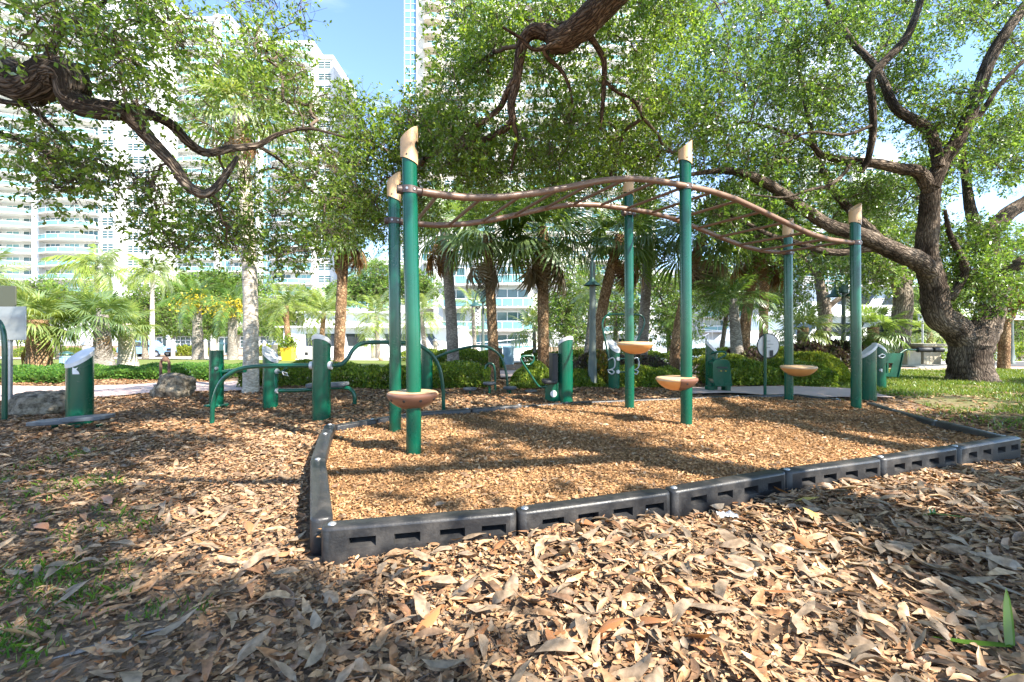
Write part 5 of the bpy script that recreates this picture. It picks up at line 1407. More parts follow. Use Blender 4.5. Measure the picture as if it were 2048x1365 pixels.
back_tree("green tree glimpsed right of the big oak trunk", 2040, 720, 21, [(2030, 620, 40, 40, 8), (2060, 560, 40, 40, 6), (2020, 670, 30, 20, 4)], .15, seed=8)
back_tree("light green tree between the pale oak and the big oak", 1880, 715, 24, [(1860, 610, 40, 30, 8), (1890, 650, 40, 30, 8), (1850, 660, 35, 20, 5), (1900, 580, 30, 25, 5)], .17, seed=9)
back_tree("green tree behind the parallel bar station", 620, 705, 44, [(600, 620, 60, 25, 9), (550, 640, 40, 20, 7), (650, 610, 40, 25, 7)], .26, tr=.25, rmin=.9, rmax=1.4, seed=10, nsp=11)
back_tree("leafy tree seen behind the two middle fan palms", 1230, 705, 20.5, [(1230, 640, 40, 25, 6), (1265, 600, 35, 30, 6), (1200, 570, 30, 30, 5)], .14, seed=11)

# ------------------------------------------------------------------ palm fronds
def fan_mesh(mat, seed, n=30, pet=0.75, blade=0.95, droop=0.35, spread=2.25, fold=0.0):
    r = np.random.default_rng(seed); V, F = [], []
    def add(v, f):
        b = len(V); V.extend([tuple(q) for q in v]); F.extend([tuple(i + b for i in g) for g in f])
    for k in range(4):
        x0, x1 = pet * k / 4, pet * (k + 1) / 4
        zf = lambda x: -0.10 * x * x
        add([(x0, -.02, zf(x0)), (x1, -.018, zf(x1)), (x1, .018, zf(x1)), (x0, .02, zf(x0))], [(0, 1, 2), (0, 2, 3)])
    hub = np.array([pet, 0, -0.10 * pet * pet])
    for k in range(n):
        a = -spread + 2 * spread * k / (n - 1) + r.normal(0, .03)
        L = blade * (1.0 - 0.30 * (abs(a) / spread) ** 2) * r.uniform(.88, 1.08)
        d = np.array([math.cos(a), math.sin(a) * (1 - fold), 0]); s = np.array([-d[1], d[0], 0])
        hb = hub + np.array([0.18 * max(0, math.cos(a)), 0, -0.05 * max(0, math.cos(a))])
        dr = droop * r.uniform(.7, 1.4)
        w = 0.035 * blade / .95
        m1 = hb + d * L * .5 + np.array([0, 0, -dr * L * .12 - fold * .3 * abs(math.sin(a)) * L])
        m2 = hb + d * L * .8 + np.array([0, 0, -dr * L * .5 - fold * .6 * abs(math.sin(a)) * L])
        tp = hb + d * L * .93 + np.array([0, 0, -dr * L * 1.0 - fold * .8 * abs(math.sin(a)) * L])
        add([hb, m1 + s * w, m1 - s * w + np.array([0, 0, .012]), m2 + s * w * .5, m2 - s * w * .5, tp], [(0, 1, 2), (1, 3, 4), (1, 4, 2), (3, 5, 4)])
    return np_mesh("fan_frond", np.array(V), np.array(F), mat)

def feather_mesh(mat, seed, n=30, arch=0.55, ll=0.34, hang=0.35, L=1.0, vee=0.25):
    r = np.random.default_rng(seed); V, F = [], []
    def add(v, f):
        b = len(V); V.extend([tuple(q) for q in v]); F.extend([tuple(i + b for i in g) for g in f])
    P = lambda t: np.array([L * (t - 0.18 * arch * t ** 3), 0, L * (0.20 * t - arch * t * t)])
    for k in range(8):
        a, b = P(k / 8), P((k + 1) / 8); w0, w1 = .014 * (1 - k / 9), .014 * (1 - (k + 1) / 9)
        add([a + (0, -w0, 0), b + (0, -w1, 0), b + (0, w1, 0), a + (0, w0, 0), a + (0, 0, w0), b + (0, 0, w1)], [(0, 1, 2), (0, 2, 3), (0, 4, 5), (0, 5, 1), (3, 2, 5), (3, 5, 4)])
    for k in range(n):
        t = 0.16 + 0.84 * k / (n - 1)
        p = P(t); tg = unit(P(min(1, t + .02)) - P(t - .02))
        le = ll * L * (0.45 + 0.55 * math.sin(math.pi * (0.12 + 0.76 * t))) 
        for s in (-1, 1):
            d = unit(tg * (0.45 + .4 * t) + np.array([0, s * 1.0, 0]) + np.array([0, 0, vee - .1]) + r.normal(0, .09, 3))
            m = p + d * le * .5; tip = p + d * le * .95 + np.array([0, 0, -hang * le * r.uniform(.6, 1.5)])
            wv = tg * 0.016 * L
            add([p, m + wv, m - wv, tip], [(0, 1, 2), (1, 3, 2)])
    return np_mesh("feather_frond", np.array(V), np.array(F), mat)

FR_ = {}
for key in ('fan', 'fanlight'):
    FR_[key] = [fan_mesh(M[key], s, droop=d_) for s, d_ in ((1, .25), (2, .45), (3, .65))]
FR_['dead'] = [fan_mesh(M['dead'], s, n=20, droop=.5, spread=1.5, fold=.55) for s in (4, 5)]
FR_['deadgrey'] = [fan_mesh(M['deadgrey'], s, n=22, droop=.5, spread=1.6, fold=.5) for s in (6, 7)]
for key in ('feather', 'featherlight'):
    FR_[key] = [feather_mesh(M[key], s, arch=a_) for s, a_ in ((1, .35), (2, .55), (3, .8))]
FR_['coco'] = [feather_mesh(M['featherlight'], s, n=34, arch=a_, ll=.30, hang=.8, vee=0.05) for s, a_ in ((5, .35), (6, .6), (7, .9))]
FR_['deadfeather'] = [feather_mesh(M['dead'], 9, arch=.9, hang=1.0)]

def palm(label, Z, base, top, r0, r1, tm, fr, nf, fl, name="fan_palm", group="palm trees", dead=0, deadk='dead', e0=1.25, e1=-0.5, bend=0.0, seed=0, wind=0.0, fruit=0, bulge=0.0, low_dead=-1.15):
    r = np.random.default_rng(500 + seed)
    b = at(base[0], base[1], Z); b[2] = float(gz(b[0], b[1])) if Z < 21.6 or b[0] < -14 else float(-1.6 * sstep(15, 46, Z)) - .05
    c = at(top[0], top[1], Z)
    t = thing(name, label, "palm tree", b, group)
    mid1 = b * .66 + c * .34 + np.array([bend, 0, 0]); mid2 = b * .33 + c * .67 + np.array([bend * .8, 0, 0])
    mb = MB()
    pts = spline([b - (0, 0, .1), mid1, mid2, c], 14)
    f = np.linspace(0, 1, len(pts))
    rad = r0 * (1 - f) + r1 * f + bulge * np.exp(-((f - .12) / .12) ** 2) + 0.18 * r0 * np.exp(-f / .05)
    rad = rad * (1 + 0.025 * np.sin(np.arange(len(pts)) * 2.1) + r.normal(0, .015, len(pts)))
    mb.tube(pts, rad, 14, smooth_path=False); mb.build("trunk", M[tm], t)
    o = origin(t)
    ga = math.pi * (3 - 5 ** .5)
    for k in range(nf):
        q = k / max(1, nf - 1)
        el = e0 + (e1 - e0) * q ** 0.85 + r.normal(0, .08); az = k * ga + r.normal(0, .15)
        s = fl * r.uniform(.85, 1.12) * (1 - .15 * (1 - q))
        me = FR_[fr][min(2, int(q * 3))] if r.uniform() < .7 else FR_[fr][int(r.integers(0, 3))]
        fo = link("frond", me, t)
        w = wind * (1 if wind else 0)
        fo.location = [float(v) for v in (c - o + np.array([0, 0, -0.06 * q]))]
        R = Matrix.Rotation(az, 3, 'Z') @ Matrix.Rotation(-el, 3, 'Y') @ Matrix.Rotation(r.normal(0, .25), 3, 'X')
        if wind:
            R = Matrix.Rotation(wind * r.uniform(.5, 1.2), 3, 'Y') @ R
        fo.rotation_euler = R.to_euler(); fo.scale = (s, s, s)
    for k in range(dead):
        me = FR_[deadk][k % len(FR_[deadk])]
        fo = link("dead_frond", me, t)
        el = low_dead - r.uniform(-.2, .35); az = k * ga * 1.3 + r.normal(0, .2); s = fl * r.uniform(.7, 1.0)
        fo.location = [float(v) for v in (c - o + np.array([math.cos(az) * r1 * .8, math.sin(az) * r1 * .8, -0.12 - .25 * r.uniform() * fl * .5]))]
        fo.rotation_euler = (Matrix.Rotation(az, 3, 'Z') @ Matrix.Rotation(-el, 3, 'Y') @ Matrix.Rotation(r.normal(0, .5), 3, 'X')).to_euler(); fo.scale = (s, s, s)
    for k in range(fruit):
        az = r.uniform(0, 6.28); n_ = 220
        cc = c - o + np.array([math.cos(az) * fl * .28, math.sin(az) * fl * .15 - .1, -fl * .12 + r.normal(0, .1)])
        p = cc + r.normal(0, 1, (n_, 3)) * np.array([fl * .2, fl * .14, fl * .15])
        Vf, Ff = diamonds(p, unit(r.normal(0, 1, (n_, 3))), unit(r.normal(0, 1, (n_, 3))), np.full(n_, fl * .07), np.full(n_, fl * .06), np.full(n_, .3))
        link("fruit_cluster", np_mesh("fruit_cluster", Vf, Ff, M['fruit']), t)
    return t

# fan palms of the middle row
palm("tall palm with a smooth pale trunk left of the ladder", 7.9, (502, 785), (478, 215), .125, .105, 'palmwhite', 'fanlight', 24, .58, dead=9, deadk='dead', seed=1, bend=.06)
palm("brown rough-trunked palm behind the green parallel bar post", 11.0, (676, 752), (690, 440), .13, .12, 'palmbrown', 'fan', 24, .72, dead=14, seed=2)
palm("grey-trunked palm left of the middle with a brown hanging skirt", 11.6, (908, 742), (888, 440), .155, .125, 'palmgrey', 'fan', 24, .78, dead=14, deadk='dead', seed=3, bend=.02)
palm("orange-brown palm trunk behind the step discs", 10.3, (990, 762), (975, 470), .125, .105, 'palmbrown', 'fan', 26, .78, dead=12, deadk='deadgrey', seed=4)
palm("broad dark fan palm in the middle behind the press station", 10.6, (1087, 752), (1085, 455), .135, .125, 'palmbrown', 'fan', 32, .92, dead=16, deadk='deadgrey', seed=5)
palm("leaning brown palm beside the tall lamp post", 11.2, (1192, 740), (1240, 470), .14, .12, 'palmbrown', 'fan', 26, .78, dead=14, seed=6, bend=-.12)
palm("grey palm trunk behind the tall looped exercise bar", 12.2, (1282, 735), (1298, 480), .15, .12, 'palmgrey', 'feather', 16, 1.4, name="feather_palm", seed=7, e1=-.3)
palm("dark palm leaning right behind the front middle ladder post", 10.4, (1345, 752), (1405, 470), .12, .11, 'palmbrown', 'fan', 24, .78, dead=12, deadk='deadgrey', seed=8, bend=-.1)
palm("leaning brown palm with hanging skirt right of the stepper", 11.5, (1487, 732), (1520, 470), .14, .12, 'palmbrown', 'fan', 24, .8, dead=16, seed=9, bend=-.1)
palm("thin shaggy palm right behind the leaning brown palm", 12.5, (1526, 728), (1530, 455), .12, .11, 'palmbrown', 'fan', 20, .75, dead=16, seed=10)
palm("ringed grey palm with arching feather fronds by the stepper", 9.9, (1478, 742), (1466, 598), .16, .085, 'palmgrey', 'feather', 11, 1.05, name="feather_palm", seed=11, e0=1.3, e1=-.15)
palm("brown palm trunk at the right edge beyond the oak", 12.6, (2007, 726), (2012, 545), .13, .12, 'palmbrown', 'fan', 20, .75, dead=14, seed=14)
palm("short stubby palm with spiky fronds behind the right ladder posts", 14.0, (1604, 708), (1606, 655), .17, .15, 'palmbrown', 'fanlight', 20, .62, seed=15)
palm("short stubby palm between the ladder end post and pale oak", 13.5, (1747, 710), (1746, 655), .16, .14, 'palmbrown', 'fan', 24, .62, seed=16, e1=-.9)
palm("pygmy feather palm in front of the white yacht stern at right", 17, (1352, 700), (1352, 640), .09, .08, 'palmbrown', 'feather', 14, 1.0, name="feather_palm", seed=17)
palm("feather palm beyond the concrete table", 20, (1860, 715), (1860, 665), .13, .11, 'palmbrown', 'featherlight', 14, 1.6, name="feather_palm", seed=18)
palm("yellow-green feather palm behind the tall lamp post", 15, (1170, 710), (1185, 590), .08, .07, 'palmgrey', 'featherlight', 13, 1.1, name="feather_palm", seed=19)
palm("small bright fan palm left of the middle palm trunk", 15.5, (1070, 710), (1068, 655), .07, .06, 'palmgrey', 'fanlight', 14, .6, seed=20)
# left side
palm("short fat fan palm with a swollen shaggy trunk at far left", 11.2, (78, 752), (76, 640), .24, .20, 'palmbrown', 'fanlight', 28, .62, seed=21, dead=2, bulge=.03, e1=-.55)
palm("short fan palm with a swollen ringed grey base left of the boulder", 11.6, (206, 748), (204, 630), .24, .13, 'palmgrey', 'fan', 16, .58, seed=22, dead=2, bulge=.05, e1=-.4)
palm("short pale-trunked fan palm right beside the ringed one", 13.0, (257, 740), (250, 648), .24, .15, 'palmwhite', 'fanlight', 16, .55, seed=23, bulge=.03)
palm("slender white-trunked coconut palm in front of the pickup truck", 24, (304, 716), (305, 545), .12, .09, 'palmwhite', 'coco', 18, 1.5, name="coconut_palm", seed=24, e0=1.2, e1=-.5, wind=.25)
palm("coconut palm with windblown crown before the round left tower", 30, (205, 712), (192, 535), .16, .12, 'palmgrey', 'coco', 20, 2.4, name="coconut_palm", seed=25, e0=1.2, e1=-.5, wind=.3)
palm("feather palm with yellow fruit left of the pale palm trunk", 19, (396, 728), (394, 600), .22, .15, 'palmgrey', 'feather', 16, 1.35, name="feather_palm", seed=26, fruit=2, e1=-.25)
palm("feather palm with yellow fruit touching the pale palm trunk", 18.5, (466, 730), (464, 612), .20, .14, 'palmgrey', 'feather', 16, 1.35, name="feather_palm", seed=27, fruit=3, e1=-.25)
palm("feather palm with a crooked brown trunk above the yellow bin", 20, (592, 720), (572, 612), .13, .12, 'palmbrown', 'featherlight', 18, 1.5, name="feather_palm", seed=28, bend=-.15, e1=-.45)
palm("feather palm between the parallel bar post and the white cruiser", 21, (640, 712), (648, 625), .13, .10, 'palmbrown', 'featherlight', 18, 1.5, name="feather_palm", seed=29, e1=-.45)
palm("thin feather palm in front of the white cruiser cabin", 20.5, (757, 712), (752, 632), .12, .09, 'palmgrey', 'featherlight', 16, 1.5, name="feather_palm", seed=30, e1=-.4)
palm("thin feather palm just right of the front ladder post", 20.5, (852, 712), (842, 625), .12, .09, 'palmgrey', 'featherlight', 14, 1.35, name="feather_palm", seed=31)
palm("slim grey feather palm by the bannered lamp post", 20, (950, 710), (946, 612), .10, .08, 'palmgrey', 'featherlight', 12, 1.2, name="feather_palm", seed=32)
palm("dark little palm on the low apartment terrace", 52, (742, 605), (742, 545), .25, .18, 'palmgrey', 'feather', 14, 3.4, name="feather_palm", seed=33)
palm("feather palm whose fronds lean in at the far left edge", 16, (-40, 735), (-35, 560), .16, .12, 'palmgrey', 'featherlight', 16, 1.7, name="feather_palm", seed=34)

# ------------------------------------------------------------------ hedges and shrubs
def hedge(label, x0, x1, y0, y1, h, leaf, ll, n, seed, name="hedge", shape=None, cat="hedge", group=None, lump=0.12, wr=.55):
    r = np.random.default_rng(700 + seed)
    cx, cy = (x0 + x1) / 2, (y0 + y1) / 2
    t = thing(name, label, cat, (cx, cy, float(tz(cx, cy))), group)
    u = r.uniform(0, 1, (n, 3)); f = r.integers(0, 10, n)
    u[:, 2] = np.where(f < 5, 1 - np.abs(r.normal(0, .10, n)), u[:, 2]); u[:, 1] = np.where((f >= 5) & (f < 8), np.abs(r.normal(0, .10, n)), u[:, 1])
    u = np.clip(u, 0, 1)
    # rounded shoulders and lumps
    X = x0 + u[:, 0] * (x1 - x0); Y = y0 + u[:, 1] * (y1 - y0)
    edge = np.minimum(np.minimum(u[:, 0] * (x1 - x0), (1 - u[:, 0]) * (x1 - x0)), np.minimum(u[:, 1], 1 - u[:, 1]) * (y1 - y0))
    hh = h * (0.72 + 0.28 * sstep(0, 0.22, edge)) * (1 + lump * np.sin(X * 3.1 + seed) * np.cos(X * 1.3 + Y * 2.7) + lump * .6 * np.sin(X * 8.3 + Y * 6.1))
    if shape == 'dome':
        q = np.sqrt(((X - cx) / ((x1 - x0) / 2)) ** 2 + ((Y - cy) / ((y1 - y0) / 2)) ** 2)
        hh = h * np.sqrt(np.clip(1.02 - q ** 2, 0.02, 1)) * (1 + lump * np.sin(X * 9 + Y * 7))
    g = gz(X, Y)
    Zp = g + 0.03 + u[:, 2] * hh
    out = unit(np.c_[X - cx, (Y - cy) * 2, (u[:, 2] - .3) * 1.5] * np.array([.25, .5, 1]) + r.normal(0, .6, (n, 3)))
    d = unit(out + np.array([0, -.15, .25])); up = unit(r.normal(0, .6, (n, 3)) + np.array([0, -.3, 1]))
    ln = ll * r.uniform(.6, 1.25, n)
    V, F = diamonds(np.c_[X, Y, Zp], d, up, ln, ln * wr, r.uniform(.05, .3, n))
    o = origin(t)
    link("foliage", np_mesh("foliage", V - o, F, M[leaf]), t)
    m = max(12, int((x1 - x0) * 22))
    sx_ = r.uniform(x0 + .08, x1 - .08, m); sy_ = r.uniform(y0 + .1, y1 - .1, m); g = gz(sx_, sy_)
    b = np.c_[sx_, sy_, g - .02]; e = b + np.c_[r.normal(0, .09, m), r.normal(0, .09, m), h * r.uniform(.6, .9, m)]
    ft = np.linspace(0, 1, 4)[None, :, None]
    Vt, Ft = tubes_np(b[:, None] * (1 - ft) + e[:, None] * ft + r.normal(0, .015, (m, 4, 3)), np.full(m, .008), np.full(m, .003), 4)
    link("stems", np_mesh("stems", Vt - o, Ft, M['ctwig'], True), t)
    return t
hedge("long clipped green hedge behind the bench and parallel bars", -5.0, -2.55, 8.25, 9.15, .37, 'hedgeleaf', .062, 14000, 1, group="low hedges")
hedge("clipped green hedge behind the step discs left of the middle", -2.5, -0.42, 8.2, 9.1, .39, 'hedgeleaf', .062, 13000, 2, group="low hedges")
hedge("second hedge standing beyond the footpath around the grey palm", -2.3, -0.25, 12.9, 13.7, .48, 'hedgeleaf', .085, 6000, 3, group="low hedges")
hedge("round green bush left of the press station seat", -.03, 0.80, 8.15, 9.0, .42, 'hedgeleaf', .065, 6500, 4, name="bush", shape='dome', cat="bush", group="round bushes")
hedge("green bush at the foot of the tall lamp post", 0.98, 1.75, 8.3, 9.0, .30, 'hedgeleaf', .065, 4200, 5, name="bush", shape='dome', cat="bush", group="round bushes")
hedge("dark croton shrubs behind the looped bar station", 1.25, 3.05, 8.75, 9.5, .56, 'darkleaf', .085, 7000, 6, name="shrub_bed", cat="shrub", group="mixed shrub beds")
hedge("yellow croton shrub beside the leaning palm", 1.35, 1.95, 8.6, 9.1, .60, 'croton', .10, 1600, 7, name="shrub", shape='dome', cat="shrub", group="mixed shrub beds")
hedge("light green low shrubs in front of the dark crotons", 1.9, 3.15, 8.1, 8.75, .34, 'hedgeleaf', .065, 8000, 8, name="shrub_bed", cat="shrub", group="mixed shrub beds")
hedge("light green shrubs behind the side path left of the round sign", 3.75, 4.95, 8.45, 9.25, .42, 'hedgeleaf', .070, 8000, 9, name="shrub_bed", cat="shrub", group="mixed shrub beds")
hedge("yellow-green shrubs at the foot of the ringed palm", 3.9, 5.0, 9.3, 10.0, .56, 'limeleaf', .075, 4500, 10, name="shrub_bed", cat="shrub", group="mixed shrub beds")
hedge("green shrubs between the round sign and the seat pod", 4.95, 6.1, 8.5, 9.3, .44, 'hedgeleaf', .070, 8500, 11, name="shrub_bed", cat="shrub", group="mixed shrub beds")
hedge("bright lime shrub mound right of the right seat pod", 5.5, 7.05, 9.0, 10.3, .56, 'limeleaf', .075, 12000, 12, name="shrub_bed", cat="shrub", shape='dome', group="mixed shrub beds")
hedge("lime shrub mound behind the right back ladder post", 5.2, 7.0, 10.3, 11.3, .68, 'limeleaf', .08, 8000, 13, name="shrub_bed", cat="shrub", shape='dome', group="mixed shrub beds")
hedge("dark green shrubs between the ringed palm and lime mounds", 4.7, 5.6, 9.5, 10.4, .60, 'darkleaf', .09, 2600, 14, name="shrub_bed", cat="shrub", group="mixed shrub beds")
hedge("bed of dark purple plants around the short stubby palms", 8.0, 10.9, 13.0, 14.2, .55, 'darkleaf', .14, 5000, 15, name="shrub_bed", cat="shrub", group="mixed shrub beds", lump=.3)
hedge("dark green ground cover along the footpath at left", -13.5, -9.05, 9.0, 11.6, .20, 'coverleaf', .075, 24000, 16, name="ground_cover", cat="ground cover", group="ground cover beds", lump=.2)
hedge("green ground cover behind the pitted boulder", -9.0, -6.3, 9.75, 12.4, .20, 'coverleaf', .075, 18000, 17, name="ground_cover", cat="ground cover", group="ground cover beds", lump=.2)
hedge("bright ground cover around the pale palm trunk", -6.25, -4.3, 10.6, 13.0, .17, 'hedgeleaf', .07, 9000, 18, name="ground_cover", cat="ground cover", group="ground cover beds", lump=.2)
hedge("low hedge along the quay behind the press station", 0.3, 5.2, 15.3, 15.9, .40, 'hedgeleaf', .10, 6000, 19, group="low hedges")
hedge("low hedge along the quay left of the middle palms", -4.2, -.5, 16.6, 17.2, .40, 'hedgeleaf', .10, 4000, 20, group="low hedges")
hedge("hedge in front of the left townhouse windows", -40.6, -37.2, 54.6, 56, 1.1, 'limeleaf', .24, 3500, 21, group="street hedges")
hedge("hedge below the right townhouse window", -30.5, -27.0, 54.6, 56, 1.2, 'limeleaf', .24, 3500, 22, group="street hedges")
hedge("long pale hedge across the street at far left", -55, -44.5, 50, 51.5, 1.0, 'hedgeleaf', .24, 6000, 23, group="street hedges")
hedge("low hedge beside the road at the right edge", 14.5, 22, 16.4, 17.2, .6, 'hedgeleaf', .12, 3500, 24, group="low hedges")
hedge("leafy plants along the foot of the right yacht", 5.4, 8.6, 15.6, 16.3, .45, 'hedgeleaf', .11, 3000, 25, group="low hedges")
# ================================================================== buildings
def arc_pts(x0, x1, y, sag, n=9):
    t = np.linspace(0, 1, n)
    return np.c_[x0 + (x1 - x0) * t, y - sag * 4 * t * (1 - t)]
def balcony_mesh(x0, x1, y, sag, depth, th=0.22):
    A = arc_pts(x0, x1, y - depth, sag); n = len(A)
    B = np.c_[A[:, 0], np.full(n, y)]
    V = np.vstack([np.c_[A, np.zeros(n)], np.c_[B, np.zeros(n)], np.c_[A, np.full(n, th)], np.c_[B, np.full(n, th)]])
    F = []
    for i in range(n - 1):
        F += [(i, n + i, n + i + 1, i + 1), (2 * n + i, 2 * n + i + 1, 3 * n + i + 1, 3 * n + i), (i, i + 1, 2 * n + i + 1, 2 * n + i)]
    F += [(0, 2 * n, 3 * n, n), (n - 1, 2 * n - 1, 4 * n - 1, 3 * n - 1)]
    return V, F
def wall_strip(A, z0, z1, th=0.04):
    n = len(A)
    V = np.vstack([np.c_[A, np.full(n, z0)], np.c_[A, np.full(n, z1)], np.c_[A + (0, th), np.full(n, z0)], np.c_[A + (0, th), np.full(n, z1)]])
    F = []
    for i in range(n - 1):
        F += [(i, i + 1, n + i + 1, n + i), (2 * n + i + 1, 2 * n + i, 3 * n + i, 3 * n + i + 1), (n + i, n + i + 1, 3 * n + i + 1, 3 * n + i)]
    return V, F
def window_mesh(x0, x1, y, z0, z1, nx, nz, fr=0.09, mf='white', mp='pane', alt=None):
    """window with frame, mullions and panes set back"""
    mb = MB()
    mb.box(((x0 + x1) / 2, y + 0.05, (z0 + z1) / 2), (x1 - x0, 0.03, z1 - z0), mi=1)
    for k in range(nx + 1):
        x = x0 + (x1 - x0) * k / nx; mb.box((x, y, (z0 + z1) / 2), (fr, 0.10, z1 - z0 + fr), mi=0)
    for k in range(nz + 1):
        z = z0 + (z1 - z0) * k / nz; mb.box(((x0 + x1) / 2, y + 0.003, z), (x1 - x0, 0.10, fr * .9), mi=0)
    return mb
def tower(label, Z, base, bays, storeys, sh, depth=18, first=0, wall='stucco', roof=True, name="apartment_tower", fall=None):
    """bays: (x0px, x1px, kind, sag, fwd)"""
    X = lambda px: (px - 1024) / FPX * Z
    xl, xr = X(min(b[0] for b in bays)), X(max(b[1] for b in bays))
    t = thing(name, label, "building", ((xl + xr) / 2, Z, base), "apartment buildings")
    H = storeys * sh
    mb = MB()
    for b in bays:
        x0, x1, f = X(b[0]), X(b[1]), b[4]
        st = b[5] if len(b) > 5 else storeys
        mb.box(((x0 + x1) / 2, Z - f + (depth + f) / 2, base + st * sh / 2), (x1 - x0 - 0.01, depth + f, st * sh))
        if roof: mb.box(((x0 + x1) / 2, Z - f + (depth + f) / 2 - 0.3, base + st * sh + 0.5), (x1 - x0 - .03, depth + f, 1.0))
    mb.build("wall", M[wall], t)
    o = origin(t)
    for b in bays:
        x0, x1, kind, sag, f = X(b[0]), X(b[1]), b[2], b[3], b[4]
        st = b[5] if len(b) > 5 else storeys
        y = Z - f
        meshes = []
        if kind == 'balc':
            V, F = balcony_mesh(x0, x1, y, sag, 1.5); mb = MB(); mb.add(V, F, 0, False); meshes.append(("balcony", mb, [M['white']], None))
            A = arc_pts(x0 + .05, x1 - .05, y - 1.44, sag); V, F = wall_strip(A, 0.30, 1.18); mb = MB(); mb.add(V, F, 0, False)
            meshes.append(("railing_glass", mb, [M['tealglass']], 0))
            V, F = wall_strip(A - (0, .03), 1.18, 1.27, .08); mb = MB(); mb.add(V, F, 0, False)
            for k in range(0, len(A), 2): mb.box((A[k][0], A[k][1], .74), (.07, .07, .95))
            meshes.append(("handrail", mb, [M['white']], 0))
            w = x1 - x0; nw = max(1, int(round(w / 4.2)))
            for k in range(nw):
                a = x0 + w * (k + .12) / nw; c = x0 + w * (k + .88) / nw
                meshes.append(("window", window_mesh(a, c, y - .06, .25, sh - .45, max(2, int((c - a) / 1.1)), 1 if k % 2 else 2), [M['white'], M['panelight'] if k % 2 else M['pane']], None))
        elif kind == 'balcsolid':
            V, F = balcony_mesh(x0, x1, y, sag, 1.6, .9); mb = MB(); mb.add(V, F, 0, False); meshes.append(("balcony", mb, [M[wall]], None))
            V, F = wall_strip(arc_pts(x0 + (x1 - x0) * .3, x1 - (x1 - x0) * .15, y - 1.66, sag), .35, 1.2); mb = MB(); mb.add(V, F, 0, False); meshes.append(("railing_glass", mb, [M['tealglass']], 0))
            meshes.append(("window", window_mesh(x0 + .5, x1 - .5, y - .06, .9, sh - .4, 3, 1), [M['white'], M['pane']], None))
        elif kind == 'win':
            w = x1 - x0
            meshes.append(("window", window_mesh(x0 + w * .14, x1 - w * .14, y - .06, .75, sh - .5, max(2, int(w / 1.5)), 3, .10), [M['white'], M['pane']], None))
        elif kind == 'glass':
            w = x1 - x0
            meshes.append(("window", window_mesh(x0 + .12, x1 - .12, y - .06, .12, sh - .1, max(2, int(w / 1.3)), 2, .10), [M['white'], M['bluepane'] if wall == 'cream' else M['panelight']], None))
        protos_ = []
        for s in range(first, st):
            z = base + s * sh
            made = []
            for q, (nm, mb, mats, par) in enumerate(meshes):
                if s == first:
                    V = np.vstack(mb.v)
                    me = bpy.data.meshes.new(nm); me.from_pydata([tuple(v) for v in V - (o[0], o[1], 0)], [], mb.f)
                    for m_ in mats: me.materials.append(m_)
                    me.polygons.foreach_set("material_index", np.array(mb.m, np.int32)); me.update()
                    protos_.append(me)
                ob = link(nm, protos_[q], made[par] if par is not None else t)
                ob.location = (0, 0, 0) if par is not None else (0, 0, z - o[2])
                made.append(ob)
    return t

tower("round white apartment tower with curved glass balconies at far left", 104, -1.6, [(-190, -95, 'win', 0, 1), (-95, 78, 'balc', 3.2, 0), (78, 92, 'wall', 0, 1.6), (92, 206, 'balc', 1.8, 0.5), (206, 238, 'win', 0, 0.8), (238, 300, 'win', 0, -1.2)], 28, 2.95, first=4)
tower("white stepped apartment tower behind the left oak limb", 112, -1.6, [(300, 362, 'win', 0, 1, 27), (362, 434, 'balc', 1.2, 0, 27), (434, 444, 'wall', 0, 1.2, 27), (444, 464, 'glass', 0, .6, 27), (464, 502, 'balc', 1.0, 0, 26), (502, 517, 'glass', 0, .5, 26), (517, 527, 'wall', 0, 1.2, 26), (527, 546, 'glass', 0, .5, 25), (546, 628, 'balc', 1.6, 0, 25), (628, 664, 'win', 0, -1, 24)], 27, 2.95, first=3)
tower("cream high-rise with a corner of stacked balconies behind the top centre leaves", 96, -1.6, [(808, 834, 'glass', 0, 0.0), (834, 850, 'wall', 0, 0.5), (850, 884, 'balcsolid', .5, 0.0), (884, 930, 'win', 0, .6), (930, 990, 'balc', .9, 0), (990, 1050, 'win', 0, .8), (1050, 1120, 'balc', .9, 0), (1120, 1180, 'win', 0, .8), (1180, 1250, 'balc', .9, 0), (1250, 1310, 'win', 0, .5)], 32, 2.95, first=5, wall='cream')
tower("low white apartment block with corner balconies behind the marina palms", 62, -1.6, [(690, 800, 'glass', 0, 0, 4), (800, 850, 'win', 0, 1.0, 5), (850, 872, 'balc', .3, .6, 5), (872, 890, 'wall', 0, 1.8, 5), (890, 985, 'balc', .5, .8, 4), (985, 1065, 'balc', .3, 2.0, 4)], 5, 3.0, depth=14, name="apartment_block")
tower("blue-windowed white building glimpsed through the right oaks", 84, -1.6, [(1545, 1600, 'glass', 0, 0), (1600, 1640, 'win', 0, .8), (1640, 1700, 'glass', 0, 0), (1700, 1790, 'win', 0, .6)], 11, 3.1, depth=14, first=2, name="apartment_block")
tower("distant pale building low behind the right yachts", 95, -1.6, [(1100, 1200, 'win', 0, 0), (1200, 1290, 'balc', .5, .5), (1290, 1400, 'win', 0, 0), (1400, 1500, 'balc', .5, .5)], 5, 3.0, depth=14, first=1, name="apartment_block")

